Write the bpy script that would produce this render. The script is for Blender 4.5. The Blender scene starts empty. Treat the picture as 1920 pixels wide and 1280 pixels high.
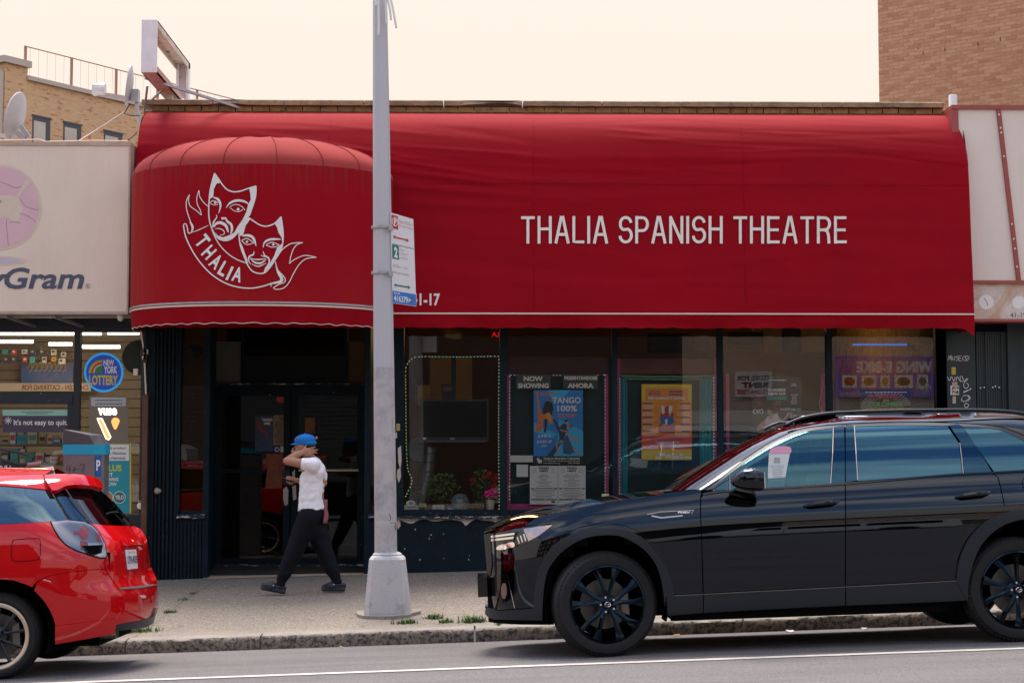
import bpy, bmesh, math, random
import numpy as np
from mathutils import Vector, Matrix, noise
from mathutils.geometry import delaunay_2d_cdt

random.seed(7)
rng = np.random.default_rng(11)
scene = bpy.context.scene
col = scene.collection
R = math.radians

# ------------------------------------------------------------------ camera
FPX = 3100.0                      # focal length in pixels of a 1920 wide frame
CAMZ = 1.55
PITCH, YAW = R(3.84), R(1.02)
cam_data = bpy.data.cameras.new('camera')
cam_data.sensor_fit = 'HORIZONTAL'
cam_data.sensor_width = 36.0
cam_data.lens = FPX / 1920 * 36.0
cam_data.clip_start, cam_data.clip_end = 0.1, 2000
cam = bpy.data.objects.new('camera', cam_data)
cam.location = (0, 0, CAMZ)
cam.rotation_euler = (math.pi / 2 + PITCH, 0, -YAW)
col.objects.link(cam)
scene.camera = cam
CROT = cam.rotation_euler.to_matrix()
CR = np.array(CROT)
CO = np.array((0, 0, CAMZ))

# ------------------------------------------------------------------ sky and sun
SUN_EL, SUN_AZ = R(70), R(-14)          # azimuth from +Y (the far side of the shops)
world = bpy.data.worlds.new('World')
scene.world = world
world.use_nodes = True
nt = world.node_tree
nt.nodes.clear()
def N(t, kind, **kw):
    n = t.nodes.new(kind)
    for k, v in kw.items():
        setattr(n, k, v)
    return n
def math_node(t, op, a, b=None, clamp=False):
    n = N(t, 'ShaderNodeMath', operation=op)
    n.use_clamp = clamp
    for i, v in enumerate((a, b)):
        if v is None: continue
        if hasattr(v, 'is_output'): t.links.new(v, n.inputs[i])
        else: n.inputs[i].default_value = v
    return n.outputs[0]
def mixc(t, fac, a, b, blend='MIX'):
    n = N(t, 'ShaderNodeMix', data_type='RGBA', blend_type=blend)
    for s, v in ((n.inputs[0], fac), (n.inputs[6], a), (n.inputs[7], b)):
        if hasattr(v, 'is_output'): t.links.new(v, s)
        elif isinstance(v, (tuple, list)): s.default_value = (*v[:3], 1)
        else: s.default_value = v
    return n.outputs[2]
def tex_noise0(t, vec, scale):
    n = N(t, 'ShaderNodeTexNoise'); n.inputs['Scale'].default_value = scale; n.inputs['Detail'].default_value = 4
    t.links.new(vec, n.inputs['Vector']); return n.outputs['Fac']
sky = N(nt, 'ShaderNodeTexSky', sky_type='NISHITA', sun_disc=False)
sky.sun_elevation, sky.sun_rotation = SUN_EL, SUN_AZ
sky.air_density, sky.dust_density, sky.ozone_density = 1.1, 1.0, 2.0
geo = N(nt, 'ShaderNodeTexCoord')
sep = N(nt, 'ShaderNodeSeparateXYZ')
nt.links.new(geo.outputs['Generated'], sep.inputs[0])
zc = math_node(nt, 'MAXIMUM', sep.outputs[2], 0.06)
cx = math_node(nt, 'DIVIDE', sep.outputs[0], zc)
cy = math_node(nt, 'DIVIDE', sep.outputs[1], zc)
cmb = N(nt, 'ShaderNodeCombineXYZ')
nt.links.new(math_node(nt, 'MULTIPLY', cx, 0.9), cmb.inputs[0])
nt.links.new(math_node(nt, 'MULTIPLY', cy, 2.1), cmb.inputs[1])
cn = N(nt, 'ShaderNodeTexNoise')
cn.inputs['Scale'].default_value = 1.15
cn.inputs['Detail'].default_value = 7
cn.inputs['Roughness'].default_value = 0.56
cn.inputs['Distortion'].default_value = 0.5
nt.links.new(cmb.outputs[0], cn.inputs['Vector'])
cr = N(nt, 'ShaderNodeValToRGB')
cr.color_ramp.elements[0].position, cr.color_ramp.elements[1].position = 0.46, 0.72
nt.links.new(cn.outputs['Fac'], cr.inputs[0])
hz = N(nt, 'ShaderNodeMapRange', interpolation_type='SMOOTHSTEP')
hz.inputs['From Min'].default_value, hz.inputs['From Max'].default_value = 0.28, 0.42
hz.inputs['To Min'].default_value, hz.inputs['To Max'].default_value = 1.0, 0.0
nt.links.new(sep.outputs[2], hz.inputs['Value'])
SKY_STRENGTH = 0.15
# creamy haze round the whole horizon, blue between bright broken cloud above it
hazec = (3.2, 2.75, 2.38)
el = math_node(nt, 'MAXIMUM', sep.outputs[2], 0.0)
vs = N(nt, 'ShaderNodeVectorMath', operation='SCALE')
vs.inputs[0].default_value = (9.6, 8.2, 6.9)
nt.links.new(math_node(nt, 'ADD', math_node(nt, 'MULTIPLY', el, .8), .55), vs.inputs[3])
c1 = mixc(nt, cr.outputs[0], sky.outputs[0], vs.outputs[0])
hg = N(nt, 'ShaderNodeMapRange'); hg.inputs['From Min'].default_value, hg.inputs['From Max'].default_value = .10, .30
nt.links.new(el, hg.inputs['Value'])
hsoft = mixc(nt, hg.outputs[0], (3.2, 2.68, 2.27), (3.2, 2.84, 2.52))
hn = tex_noise0(nt, cmb.outputs[0], .35)
hsoft = mixc(nt, math_node(nt, 'MULTIPLY', hn, .16), hsoft, (3.3, 3.05, 2.85))
c2 = mixc(nt, hz.outputs[0], c1, hsoft)
bg = N(nt, 'ShaderNodeBackground')
bg.inputs['Strength'].default_value = SKY_STRENGTH
nt.links.new(c2, bg.inputs['Color'])
wo = N(nt, 'ShaderNodeOutputWorld')
nt.links.new(bg.outputs[0], wo.inputs[0])

sun_data = bpy.data.lights.new('sun', 'SUN')
sun_data.energy = 2.2
sun_data.angle = R(24)
sun_data.color = (1.0, 0.93, 0.84)
sun = bpy.data.objects.new('sun', sun_data)
sd = Vector((math.sin(SUN_AZ) * math.cos(SUN_EL), math.cos(SUN_AZ) * math.cos(SUN_EL), math.sin(SUN_EL)))
sun.rotation_euler = sd.to_track_quat('Z', 'Y').to_euler()
sun.location = (0, 30, 40)
col.objects.link(sun)

scene.render.engine = 'CYCLES'
scene.view_settings.view_transform = 'Standard'
scene.view_settings.look = 'None'
scene.view_settings.exposure = 1.1
scene.view_settings.gamma = 1.0
scene.view_settings.use_curve_mapping = False
scene.cycles.use_denoising = True
scene.cycles.denoiser = 'OPENIMAGEDENOISE'
scene.cycles.max_bounces = 8
scene.cycles.transparent_max_bounces = 16
scene.cycles.sample_clamp_indirect = 6.0
scene.cycles.caustics_reflective = False
scene.cycles.caustics_refractive = False

# ------------------------------------------------------------------ helpers: geometry from rays
def rays(pts):
    p = np.asarray(pts, float).reshape(-1, 2)
    d = np.stack([(p[:, 0] - 960) / FPX, -(p[:, 1] - 640) / FPX, -np.ones(len(p))], 1)
    return d @ CR.T
def P(px, py, Y):
    d = rays([(px, py)])[0]
    return Vector(CO + d * (Y / d[1]))
def wx(px, Y, py=800): return P(px, py, Y).x
def wz(py, Y, px=905): return P(px, py, Y).z

# ------------------------------------------------------------------ helpers: objects
def tag(o, label=None, cat=None, group=None, kind=None):
    if label: o['label'] = label
    if cat: o['category'] = cat
    if group: o['group'] = group
    if kind: o['kind'] = kind
    return o
def thing(name, label, cat, loc=(0, 0, 0), group=None, matrix=None):
    o = bpy.data.objects.new(name, None)
    o.empty_display_size = 0.2
    o.matrix_basis = matrix if matrix is not None else Matrix.Translation(loc)
    col.objects.link(o)
    o['local'] = 1 if matrix is not None else 0
    return tag(o, label, cat, group)
def adopt(o, parent):
    if parent is None: return o
    o.parent = parent
    if parent.type == 'EMPTY' and not parent.get('local'):
        o.matrix_parent_inverse = parent.matrix_basis.inverted()
    return o
def link(name, me, mat, parent=None):
    o = bpy.data.objects.new(name, me)
    if mat is not None and not me.materials: me.materials.append(mat)
    col.objects.link(o)
    return adopt(o, parent)
def mk(name, verts, faces, mat, parent=None, smooth=False):
    me = bpy.data.meshes.new(name)
    me.from_pydata([tuple(v) for v in verts], [], [tuple(f) for f in faces])
    if smooth: me.shade_smooth()
    me.update()
    return link(name, me, mat, parent)
class MB:
    """collects simple shapes that make up one mesh"""
    def __init__(s): s.v, s.f = [], []
    def add(s, v, f):
        n = len(s.v); s.v += [tuple(q) for q in v]; s.f += [tuple(i + n for i in q) for q in f]; return s
    def box(s, x0, x1, y0, y1, z0, z1):
        return s.add([(x0, y0, z0), (x1, y0, z0), (x1, y1, z0), (x0, y1, z0), (x0, y0, z1), (x1, y0, z1), (x1, y1, z1), (x0, y1, z1)],
                     [(0, 3, 2, 1), (4, 5, 6, 7), (0, 1, 5, 4), (1, 2, 6, 5), (2, 3, 7, 6), (3, 0, 4, 7)])
    def hexa(s, b, t):
        """b, t: four points each"""
        return s.add(list(b) + list(t), [(0, 3, 2, 1), (4, 5, 6, 7), (0, 1, 5, 4), (1, 2, 6, 5), (2, 3, 7, 6), (3, 0, 4, 7)])
    def bar(s, a, b, w, h=None, up=(0, 0, 1)):
        a, b = Vector(a), Vector(b); h = h or w
        d = (b - a).normalized(); u = Vector(up)
        if abs(d.dot(u)) > 0.98: u = Vector((0, 1, 0))
        r = d.cross(u).normalized() * (w / 2); u = r.cross(d).normalized() * (h / 2)
        return s.hexa([a - r - u, a + r - u, a + r + u, a - r + u], [b - r - u, b + r - u, b + r + u, b - r + u])
    def tube(s, pts, rad, n=8, cap=True):
        pts = [Vector(p) for p in pts]; m = len(pts)
        rr = rad if isinstance(rad, (list, tuple)) else [rad] * m
        base = len(s.v); prev = None
        for i, p in enumerate(pts):
            d = (pts[min(i + 1, m - 1)] - pts[max(i - 1, 0)]).normalized()
            if prev is None:
                u = Vector((0, 0, 1)) if abs(d.z) < .9 else Vector((1, 0, 0))
                u = (u - d * u.dot(d)).normalized()
            else:
                u = (prev - d * prev.dot(d)).normalized()
            prev = u; w = d.cross(u)
            for k in range(n):
                a = 2 * math.pi * k / n
                s.v.append(tuple(p + (u * math.cos(a) + w * math.sin(a)) * rr[i]))
        for i in range(m - 1):
            for k in range(n):
                a, b = base + i * n + k, base + i * n + (k + 1) % n
                s.f.append((a, b, b + n, a + n))
        if cap:
            s.f.append(tuple(base + k for k in range(n))[::-1])
            s.f.append(tuple(base + (m - 1) * n + k for k in range(n)))
        return s
    def lathe(s, prof, center, axis='z', n=24, cap=True):
        """prof: list of (radius, height) along the axis"""
        base = len(s.v); c = Vector(center); m = len(prof)
        for r, h in prof:
            for k in range(n):
                a = 2 * math.pi * k / n
                q = {'z': (r * math.cos(a), r * math.sin(a), h), 'y': (r * math.cos(a), h, r * math.sin(a)), 'x': (h, r * math.cos(a), r * math.sin(a))}[axis]
                s.v.append(tuple(c + Vector(q)))
        for i in range(m - 1):
            for k in range(n):
                a, b = base + i * n + k, base + i * n + (k + 1) % n
                s.f.append((a, b, b + n, a + n))
        if cap:
            s.f.append(tuple(base + k for k in range(n))[::-1]); s.f.append(tuple(base + (m - 1) * n + k for k in range(n)))
        return s
    def build(s, name, mat, parent=None, smooth=False, fix=True):
        o = mk(name, s.v, s.f, mat, parent, smooth)
        if fix:
            bm = bmesh.new(); bm.from_mesh(o.data); bmesh.ops.recalc_face_normals(bm, faces=bm.faces); bm.to_mesh(o.data); bm.free()
        if smooth: o.data.set_sharp_from_angle(angle=R(38))
        return o
def box(name, x0, x1, y0, y1, z0, z1, mat, parent=None):
    return MB().box(x0, x1, y0, y1, z0, z1).build(name, mat, parent, fix=False)
def pbox(name, px0, py0, px1, py1, Y, depth, mat, parent=None):
    """a world aligned box whose front face at depth Y spans these picture bounds"""
    my, mx = (py0 + py1) / 2, (px0 + px1) / 2
    return box(name, P(px0, my, Y).x, P(px1, my, Y).x, Y, Y + depth, P(mx, py1, Y).z, P(mx, py0, Y).z, mat, parent)
def spline(pts, step, closed=False):
    """Catmull-Rom through 2D points, sampled about every step"""
    pts = [np.asarray(p, float) for p in pts]; n = len(pts); out = []
    for i in range(n if closed else n - 1):
        if closed: p0, p1, p2, p3 = pts[i - 1], pts[i], pts[(i + 1) % n], pts[(i + 2) % n]
        else: p0, p1, p2, p3 = pts[max(i - 1, 0)], pts[i], pts[i + 1], pts[min(i + 2, n - 1)]
        k = max(1, int(np.linalg.norm(p2 - p1) / step))
        for j in range(k):
            t = j / k
            out.append(0.5 * ((2 * p1) + (-p0 + p2) * t + (2 * p0 - 5 * p1 + 4 * p2 - p3) * t * t + (-p0 + 3 * p1 - 3 * p2 + p3) * t ** 3))
    if not closed: out.append(pts[-1])
    return [tuple(p) for p in out]
def resample(poly, step):
    out = []
    for i in range(len(poly)):
        a, b = np.asarray(poly[i], float), np.asarray(poly[(i + 1) % len(poly)], float)
        k = max(1, int(np.ceil(np.linalg.norm(b - a) / step)))
        out += [tuple(a + (b - a) * j / k) for j in range(k)]
    return out
def inside(poly, q):
    p = np.asarray(poly, float); x, y = q[:, 0][:, None], q[:, 1][:, None]
    x0, y0 = p[:, 0][None], p[:, 1][None]; x1, y1 = np.roll(p[:, 0], -1)[None], np.roll(p[:, 1], -1)[None]
    c = ((y0 > y) != (y1 > y)) & (x < (x1 - x0) * (y - y0) / (y1 - y0 + 1e-12) + x0)
    return c.sum(1) % 2 == 1
def segdist(poly, q):
    p = np.asarray(poly, float); a = p[None]; b = np.roll(p, -1, 0)[None]; d = b - a
    t = np.clip(((q[:, None] - a) * d).sum(2) / ((d * d).sum(2) + 1e-12), 0, 1)
    return np.sqrt((((a + d * t[..., None]) - q[:, None]) ** 2).sum(2)).min(1)
def fill2d(loops, grid):
    """constrained triangulation of loops (holes allowed) with inner grid points"""
    loops = [resample(l, grid) for l in loops]
    V, E = [], []
    for l in loops:
        n = len(V); V += l; E += [(n + i, n + (i + 1) % len(l)) for i in range(len(l))]
    A = np.asarray(loops[0]); lo, hi = A.min(0), A.max(0)
    gx, gy = np.meshgrid(np.arange(lo[0] + grid / 2, hi[0], grid), np.arange(lo[1] + grid / 2, hi[1], grid))
    q = np.stack([gx.ravel(), gy.ravel()], 1)
    if len(q):
        q = q[inside(loops[0], q)]
        for h in loops[1:]:
            if len(q): q = q[~inside(h, q)]
        for l in loops:
            if len(q): q = q[segdist(l, q) > grid * 0.45]
        V = V + [tuple(r) for r in q]
    r = delaunay_2d_cdt([Vector(v) for v in V], E, [], 4 if len(loops) > 1 else 1, 1e-5)
    return np.array([tuple(v) for v in r[0]]), [tuple(f) for f in r[2]]
def surf_mesh(name, pts, nor, tris, mat, parent=None, thick=0.0, offset=0.0, face_to=None):
    pts = np.asarray(pts, float) + np.asarray(nor) * offset
    tris = [tuple(t) for t in tris]
    # orient by the given normals
    T = np.array(tris); fn = np.cross(pts[T[:, 1]] - pts[T[:, 0]], pts[T[:, 2]] - pts[T[:, 0]])
    flip = (fn * (nor[T[:, 0]] + nor[T[:, 1]] + nor[T[:, 2]])).sum(1) < 0
    T[flip] = T[flip][:, ::-1]
    V, F, NN = [tuple(p) for p in pts], [tuple(int(i) for i in t) for t in T], [tuple(n) for n in nor]
    if thick > 0:
        cnt = {}
        for t in F:
            for a, b in ((t[0], t[1]), (t[1], t[2]), (t[2], t[0])): cnt[(a, b)] = 1
        m = {}
        for (a, b) in list(cnt):
            if (b, a) in cnt: continue
            e = np.array(V[b]) - np.array(V[a]); sn = np.cross(e, np.array(NN[a])); sn = sn / (np.linalg.norm(sn) + 1e-9)
            base = len(V)
            for i in (a, b):
                V.append(V[i]); NN.append(tuple(sn))
                V.append(tuple(np.array(V[i]) - np.array(NN[i]) * thick)); NN.append(tuple(sn))
            F.append((base, base + 1, base + 3, base + 2))
    me = bpy.data.meshes.new(name)
    me.from_pydata(V, [], F)
    me.shade_smooth()
    me.update()
    me.normals_split_custom_set_from_vertices([Vector(n).normalized() for n in NN])
    return link(name, me, mat, parent)

# ------------------------------------------------------------------ materials
def ramp(t, fac, stops):
    n = N(t, 'ShaderNodeValToRGB'); e = n.color_ramp.elements
    while len(e) < len(stops): e.new(0.5)
    for i, (p, c) in enumerate(stops):
        e[i].position = p
        e[i].color = (*c[:3], 1) if isinstance(c, (tuple, list)) else (c, c, c, 1)
    t.links.new(fac, n.inputs[0])
    return n.outputs[0]
def tex_noise(t, vec, scale, detail=4, rough=.55, dist=0.0):
    n = N(t, 'ShaderNodeTexNoise')
    n.inputs['Scale'].default_value, n.inputs['Detail'].default_value = scale, detail
    n.inputs['Roughness'].default_value, n.inputs['Distortion'].default_value = rough, dist
    t.links.new(vec, n.inputs['Vector'])
    return n.outputs['Fac']
def stretch(t, vec, s):
    n = N(t, 'ShaderNodeMapping'); n.inputs['Scale'].default_value = s
    t.links.new(vec, n.inputs['Vector'])
    return n.outputs[0]
MATS = {}
def M(name, color, rough=.6, metal=0.0, spec=.5, var=0.0, vscale=3.0, vcol=None, fine=0.0, fscale=120.0, bump=0.0, bscale=60.0,
      coat=0.0, coat_rough=.03, sheen=0.0, emit=None, estr=0.0, streak=0.0, streak_col=None, ior=1.5, layers=None, subsurf=0.0):
    """one procedural material: base colour, broad stains (var), fine speckle, bump, vertical streaks"""
    if name in MATS: return MATS[name]
    m = bpy.data.materials.new(name); m.use_nodes = True; MATS[name] = m
    t = m.node_tree; b = t.nodes['Principled BSDF']
    pos = N(t, 'ShaderNodeNewGeometry').outputs['Position']
    c = None
    base = (*color, 1)
    if var or fine or streak or layers:
        rgb = N(t, 'ShaderNodeRGB'); rgb.outputs[0].default_value = base; c = rgb.outputs[0]
    if var:
        f = tex_noise(t, pos, vscale, 6, .6, .4)
        f = ramp(t, f, [(.32, 0.0), (.72, 1.0)])
        dark = vcol or tuple(x * (1 - var) for x in color)
        f = math_node(t, 'MULTIPLY', f, 1.0 if vcol is None else var)
        c = mixc(t, f, c, dark)
    if streak:
        f = tex_noise(t, stretch(t, pos, (9, 9, .5)), 2.2, 5, .65)
        f = ramp(t, f, [(.5, 0.0), (.75, 1.0)])
        c = mixc(t, math_node(t, 'MULTIPLY', f, streak), c, streak_col or tuple(x * .35 for x in color))
    if fine:
        f = tex_noise(t, pos, fscale, 3, .75)
        f = ramp(t, f, [(.30, 1 - fine), (.5, 1.0), (.70, 1 + fine)])
        c = mixc(t, 1.0, c, f, 'MULTIPLY')
    if layers: c = layers(t, pos, c)
    if c is not None: t.links.new(c, b.inputs['Base Color'])
    else: b.inputs['Base Color'].default_value = base
    b.inputs['Roughness'].default_value, b.inputs['Metallic'].default_value = rough, metal
    b.inputs['IOR'].default_value = ior
    b.inputs['Specular IOR Level'].default_value = spec
    b.inputs['Coat Weight'].default_value, b.inputs['Coat Roughness'].default_value = coat, coat_rough
    if coat: b.inputs['Coat IOR'].default_value = 1.5
    if sheen: b.inputs['Sheen Weight'].default_value, b.inputs['Sheen Roughness'].default_value = sheen, .5
    if subsurf:
        b.inputs['Subsurface Weight'].default_value = subsurf
        b.inputs['Subsurface Radius'].default_value = (.02, .008, .004); b.inputs['Subsurface Scale'].default_value = .3
    if emit: b.inputs['Emission Color'].default_value, b.inputs['Emission Strength'].default_value = (*emit, 1), estr
    if bump:
        n = N(t, 'ShaderNodeBump'); n.inputs['Strength'].default_value = min(1, bump); n.inputs['Distance'].default_value = .01 * max(1, bump)
        t.links.new(tex_noise(t, pos, bscale, 5, .65), n.inputs['Height'])
        t.links.new(n.outputs[0], b.inputs['Normal'])
    return m
def glass(name, tint, ior=1.6, rough=0.0, dirt=0.0, refl=(1, 1, 1)):
    """a thin pane: Fresnel reflection over tinted see-through"""
    m = bpy.data.materials.new(name); m.use_nodes = True; t = m.node_tree; t.nodes.clear()
    out = N(t, 'ShaderNodeOutputMaterial'); fr = N(t, 'ShaderNodeFresnel'); fr.inputs['IOR'].default_value = ior
    tr = N(t, 'ShaderNodeBsdfTransparent'); tr.inputs[0].default_value = (*tint, 1)
    gl = N(t, 'ShaderNodeBsdfGlossy'); gl.inputs['Roughness'].default_value = rough; gl.inputs['Color'].default_value = (*refl, 1)
    mx = N(t, 'ShaderNodeMixShader')
    t.links.new(fr.outputs[0], mx.inputs[0]); t.links.new(tr.outputs[0], mx.inputs[1]); t.links.new(gl.outputs[0], mx.inputs[2])
    res = mx.outputs[0]
    pos = N(t, 'ShaderNodeNewGeometry').outputs['Position']
    bp = N(t, 'ShaderNodeBump'); bp.inputs['Strength'].default_value = .006; bp.inputs['Distance'].default_value = .02
    t.links.new(tex_noise(t, pos, 1.3, 2), bp.inputs['Height']); t.links.new(bp.outputs[0], gl.inputs['Normal'])
    if dirt:
        df = N(t, 'ShaderNodeBsdfDiffuse'); df.inputs[0].default_value = (.5, .5, .48, 1)
        f = ramp(t, tex_noise(t, stretch(t, pos, (2, 2, 1)), 2.5, 7, .7), [(.45, 0.0), (.8, 1.0)])
        m2 = N(t, 'ShaderNodeMixShader'); t.links.new(math_node(t, 'MULTIPLY', f, dirt), m2.inputs[0])
        t.links.new(res, m2.inputs[1]); t.links.new(df.outputs[0], m2.inputs[2]); res = m2.outputs[0]
    t.links.new(res, out.inputs[0])
    return m

# ------------------------------------------------------------------ lettering
def text2d(s, bold=0.0, shear=0.0, spacing=1.0, res=3):
    """outline mesh of a line of text in the built-in font: verts (n,2) scaled to a unit box, faces, aspect"""
    cu = bpy.data.curves.new('lettering', 'FONT'); cu.body = s; cu.resolution_u = res
    cu.offset = bold; cu.shear = shear; cu.space_character = spacing; cu.fill_mode = 'FRONT'
    o = bpy.data.objects.new('lettering', cu)
    me = bpy.data.meshes.new_from_object(o)
    v = np.array([tuple(p.co)[:2] for p in me.vertices]); f = [tuple(p.vertices) for p in me.polygons]
    bpy.data.objects.remove(o); bpy.data.curves.remove(cu); bpy.data.meshes.remove(me)
    lo, hi = v.min(0), v.max(0)
    return (v - lo) / (hi - lo), f, (hi - lo)[0] / (hi - lo)[1]
def plane_hit(Y):
    def h(pts):
        d = rays(pts); t = (Y / d[:, 1])[:, None]
        return CO + d * t, np.tile((0, -1, 0), (len(d), 1)).astype(float)
    return h
def letters(s, rect, hit, mat, parent, bold=0.0, shear=0.0, offset=.004, mirror=False, name='lettering', quad=None, spacing=1.0, res=3):
    """text stretched to a picture rectangle (x0,y0,x1,y1) or a quad (tl,tr,br,bl) on a surface"""
    v, f, _ = text2d(s, bold, shear, spacing, res)
    u, w = v[:, 0:1], 1 - v[:, 1:2]
    if mirror: u = 1 - u
    if quad is None:
        x0, y0, x1, y1 = rect; quad = ((x0, y0), (x1, y0), (x1, y1), (x0, y1))
    a, b, c, d = [np.array(q, float)[None] for q in quad]
    p = (a * (1 - u) + b * u) * (1 - w) + (d * (1 - u) + c * u) * w
    pts, nor = hit(p)
    return surf_poly(name, pts, nor, f, mat, parent, offset)
def surf_poly(name, pts, nor, faces, mat, parent, offset):
    V = np.asarray(pts) + np.asarray(nor) * offset
    F = []
    for q in faces:
        a, b, c = V[q[0]], V[q[1]], V[q[2]]
        F.append(q if np.dot(np.cross(b - a, c - a), nor[q[0]]) >= 0 else q[::-1])
    return mk(name, V, F, mat, parent)
def decal(name, poly, hit, mat, parent, offset=.003, grid=400, holes=()):
    p, f = fill2d([poly] + list(holes), grid)
    pts, nor = hit(p)
    return surf_poly(name, pts, nor, f, mat, parent, offset)
def rectpoly(x0, y0, x1, y1): return [(x0, y0), (x1, y0), (x1, y1), (x0, y1)]
def strokes(name, lines, hit, mat, parent, offset=.004):
    """many brush strokes (list of (points, width or widths)) joined into one printed mark"""
    V, F = [], []
    for pts, w in lines:
        pts = np.asarray(pts, float); n = len(pts)
        ww = np.full(n, w, float) if np.isscalar(w) else np.interp(np.linspace(0, 1, n), np.linspace(0, 1, len(w)), w)
        d = np.gradient(pts, axis=0); d /= np.linalg.norm(d, axis=1)[:, None] + 1e-9
        nn = np.stack([-d[:, 1], d[:, 0]], 1) * ww[:, None] / 2
        b = len(V); V += [tuple(p) for pair in zip(pts + nn, pts - nn) for p in pair]
        F += [(b + 2 * i, b + 2 * i + 1, b + 2 * i + 3, b + 2 * i + 2) for i in range(n - 1)]
    pts, nor = hit(np.array(V))
    return surf_poly(name, pts, nor, F, mat, parent, offset)
def print_lines(name, rects, hit, mat, parent, offset=.004):
    """small print: rows of short bars, one printed mark"""
    V, F = [], []
    for x0, y0, x1, y1 in rects:
        b = len(V); V += [(x0, y0), (x1, y0), (x1, y1), (x0, y1)]; F.append((b, b + 1, b + 2, b + 3))
    pts, nor = hit(np.array(V, float))
    o = surf_poly(name, pts, nor, F, mat, parent, offset); o['kind'] = 'stuff'
    return o
def word_rows(x0, x1, y0, y1, n, h, center=True, fill=(.5, 1.0), seed=0):
    r = random.Random(seed); out = []
    for i in range(n):
        y = y0 + (y1 - y0) * (i + .5) / n; w = (x1 - x0) * r.uniform(*fill)
        x = (x0 + x1 - w) / 2 if center else x0
        e = x + w
        while x < e - .5:
            l = min(r.uniform(2, 6), e - x); out.append((x, y - h / 2, x + l, y + h / 2)); x += l + 1.0
    return out

# condensed sans capitals drawn as strokes, unit box 0..1 (y down)
def _arc(cx, cy, rx, ry, a0, a1, n=10): return [(cx + rx * math.cos(R(a)), cy + ry * math.sin(R(a))) for a in np.linspace(a0, a1, n)]
GLYPH = {'T': (.62, [[(0, .06), (1, .06)], [(.5, .06), (.5, 1)]]), 'H': (.64, [[(.1, 0), (.1, 1)], [(.9, 0), (.9, 1)], [(.1, .47), (.9, .47)]]),
         'A': (.68, [[(.08, 1), (.46, 0)], [(.92, 1), (.54, 0)], [(.25, .67), (.75, .67)], [(.40, .05), (.60, .05)]]), 'L': (.54, [[(.12, 0), (.12, .94), (1, .94)]]), 'I': (.14, [[(.5, 0), (.5, 1)]]),
         'S': (.62, [_arc(.5, .285, .40, .235, -10, -180) + _arc(.5, .285, .40, .235, -180, -245, 5) + _arc(.5, .70, .42, .245, -65, 80, 12) + _arc(.5, .70, .42, .245, 80, 175, 6)]),
         'P': (.60, [[(.1, 0), (.1, 1)], [(.1, .06), (.55, .06)] + _arc(.55, .295, .37, .235, -90, 90) + [(.1, .53)]]), 'N': (.64, [[(.1, 0), (.1, 1)], [(.9, 0), (.9, 1)], [(.1, .04), (.9, .96)]]),
         'E': (.58, [[(.12, 0), (.12, 1)], [(.12, .06), (.98, .06)], [(.12, .5), (.92, .5)], [(.12, .94), (1, .94)]]),
         'R': (.64, [[(.1, 0), (.1, 1)], [(.1, .06), (.55, .06)] + _arc(.55, .28, .35, .22, -90, 90) + [(.1, .5)], [(.55, .5), (.74, .56), (.82, .70), (.86, 1)]])}
def sign_strokes(s, rect, stroke, gap=.13, space=.36):
    x0, y0, x1, y1 = rect; H = y1 - y0
    tot = sum(space if c == ' ' else GLYPH[c][0] + gap for c in s) - gap
    k = (x1 - x0) / tot; x = x0; out = []
    for c in s:
        if c == ' ': x += space * k; continue
        w = GLYPH[c][0] * k
        for l in GLYPH[c][1]:
            p = np.array([(x + q[0] * w, y0 + q[1] * H) for q in l]); 
            out.append((resample(list(p), 8)[:1] + [tuple(q) for q in p[1:]] if False else [tuple(q) for q in p], stroke))
        x += w + gap * k
    return out
# ================================================================== palette
concrete = None
def aggregate(t, pos, c):
    f = tex_noise(t, pos, 42, 3, .8)
    c = mixc(t, ramp(t, f, [(.40, .9), (.50, 0.0)]), c, (.085, .07, .058))
    g = tex_noise(t, stretch(t, pos, (1.1, .9, 1)), 34, 3, .8)
    c = mixc(t, ramp(t, g, [(.53, 0.0), (.63, .8)]), c, (.46, .39, .31))
    # smoother, paler strip of plain cement beside the kerb
    s = N(t, 'ShaderNodeSeparateXYZ'); t.links.new(pos, s.inputs[0])
    e = math_node(t, 'ADD', s.outputs[1], math_node(t, 'MULTIPLY', tex_noise(t, pos, 1.4, 4), 1.3))
    k = ramp(t, math_node(t, 'SUBTRACT', e, 15.2), [(.38, 1.0), (.62, 0.0)])
    c = mixc(t, math_node(t, 'MULTIPLY', k, .6), c, (.30, .25, .20))
    st = tex_noise(t, pos, .8, 6, .65, .8)
    c = mixc(t, ramp(t, st, [(.48, 0.0), (.70, .55)]), c, (.20, .18, .155))
    gum = tex_noise(t, pos, 7, 1, .2)
    return mixc(t, ramp(t, gum, [(.74, 0.0), (.76, .8)]), c, (.10, .09, .085))
m_walk = M('sidewalk_aggregate', (.245, .200, .155), .9, layers=aggregate, bump=.8, bscale=90)
m_step = M('step_cement', (.58, .45, .32), .85, var=.35, vscale=2.5, fine=.15, bump=.3)
def asphalt(t, pos, c):
    f = tex_noise(t, pos, 60, 3, .8)
    c = mixc(t, ramp(t, f, [(.55, 0.0), (.66, .8)]), c, (.30, .28, .27))
    g = tex_noise(t, stretch(t, pos, (.25, 2.2, 1)), 1.2, 5, .6)
    c = mixc(t, ramp(t, g, [(.45, 0.0), (.7, .5)]), c, (.085, .078, .08))
    d = tex_noise(t, pos, 48, 3, .8)
    return mixc(t, ramp(t, d, [(.36, .8), (.45, 0.0)]), c, (.05, .047, .05))
m_road = M('asphalt', (.165, .147, .140), .88, layers=asphalt, bump=.8, bscale=110)
m_line = M('road_paint', (.62, .58, .52), .7, var=.35, vscale=6, fine=.25, fscale=90)
m_kerb = M('kerb_stone', (.33, .29, .245), .92, var=.3, vscale=3, fine=.3, fscale=60, bump=.8, bscale=45)
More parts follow.
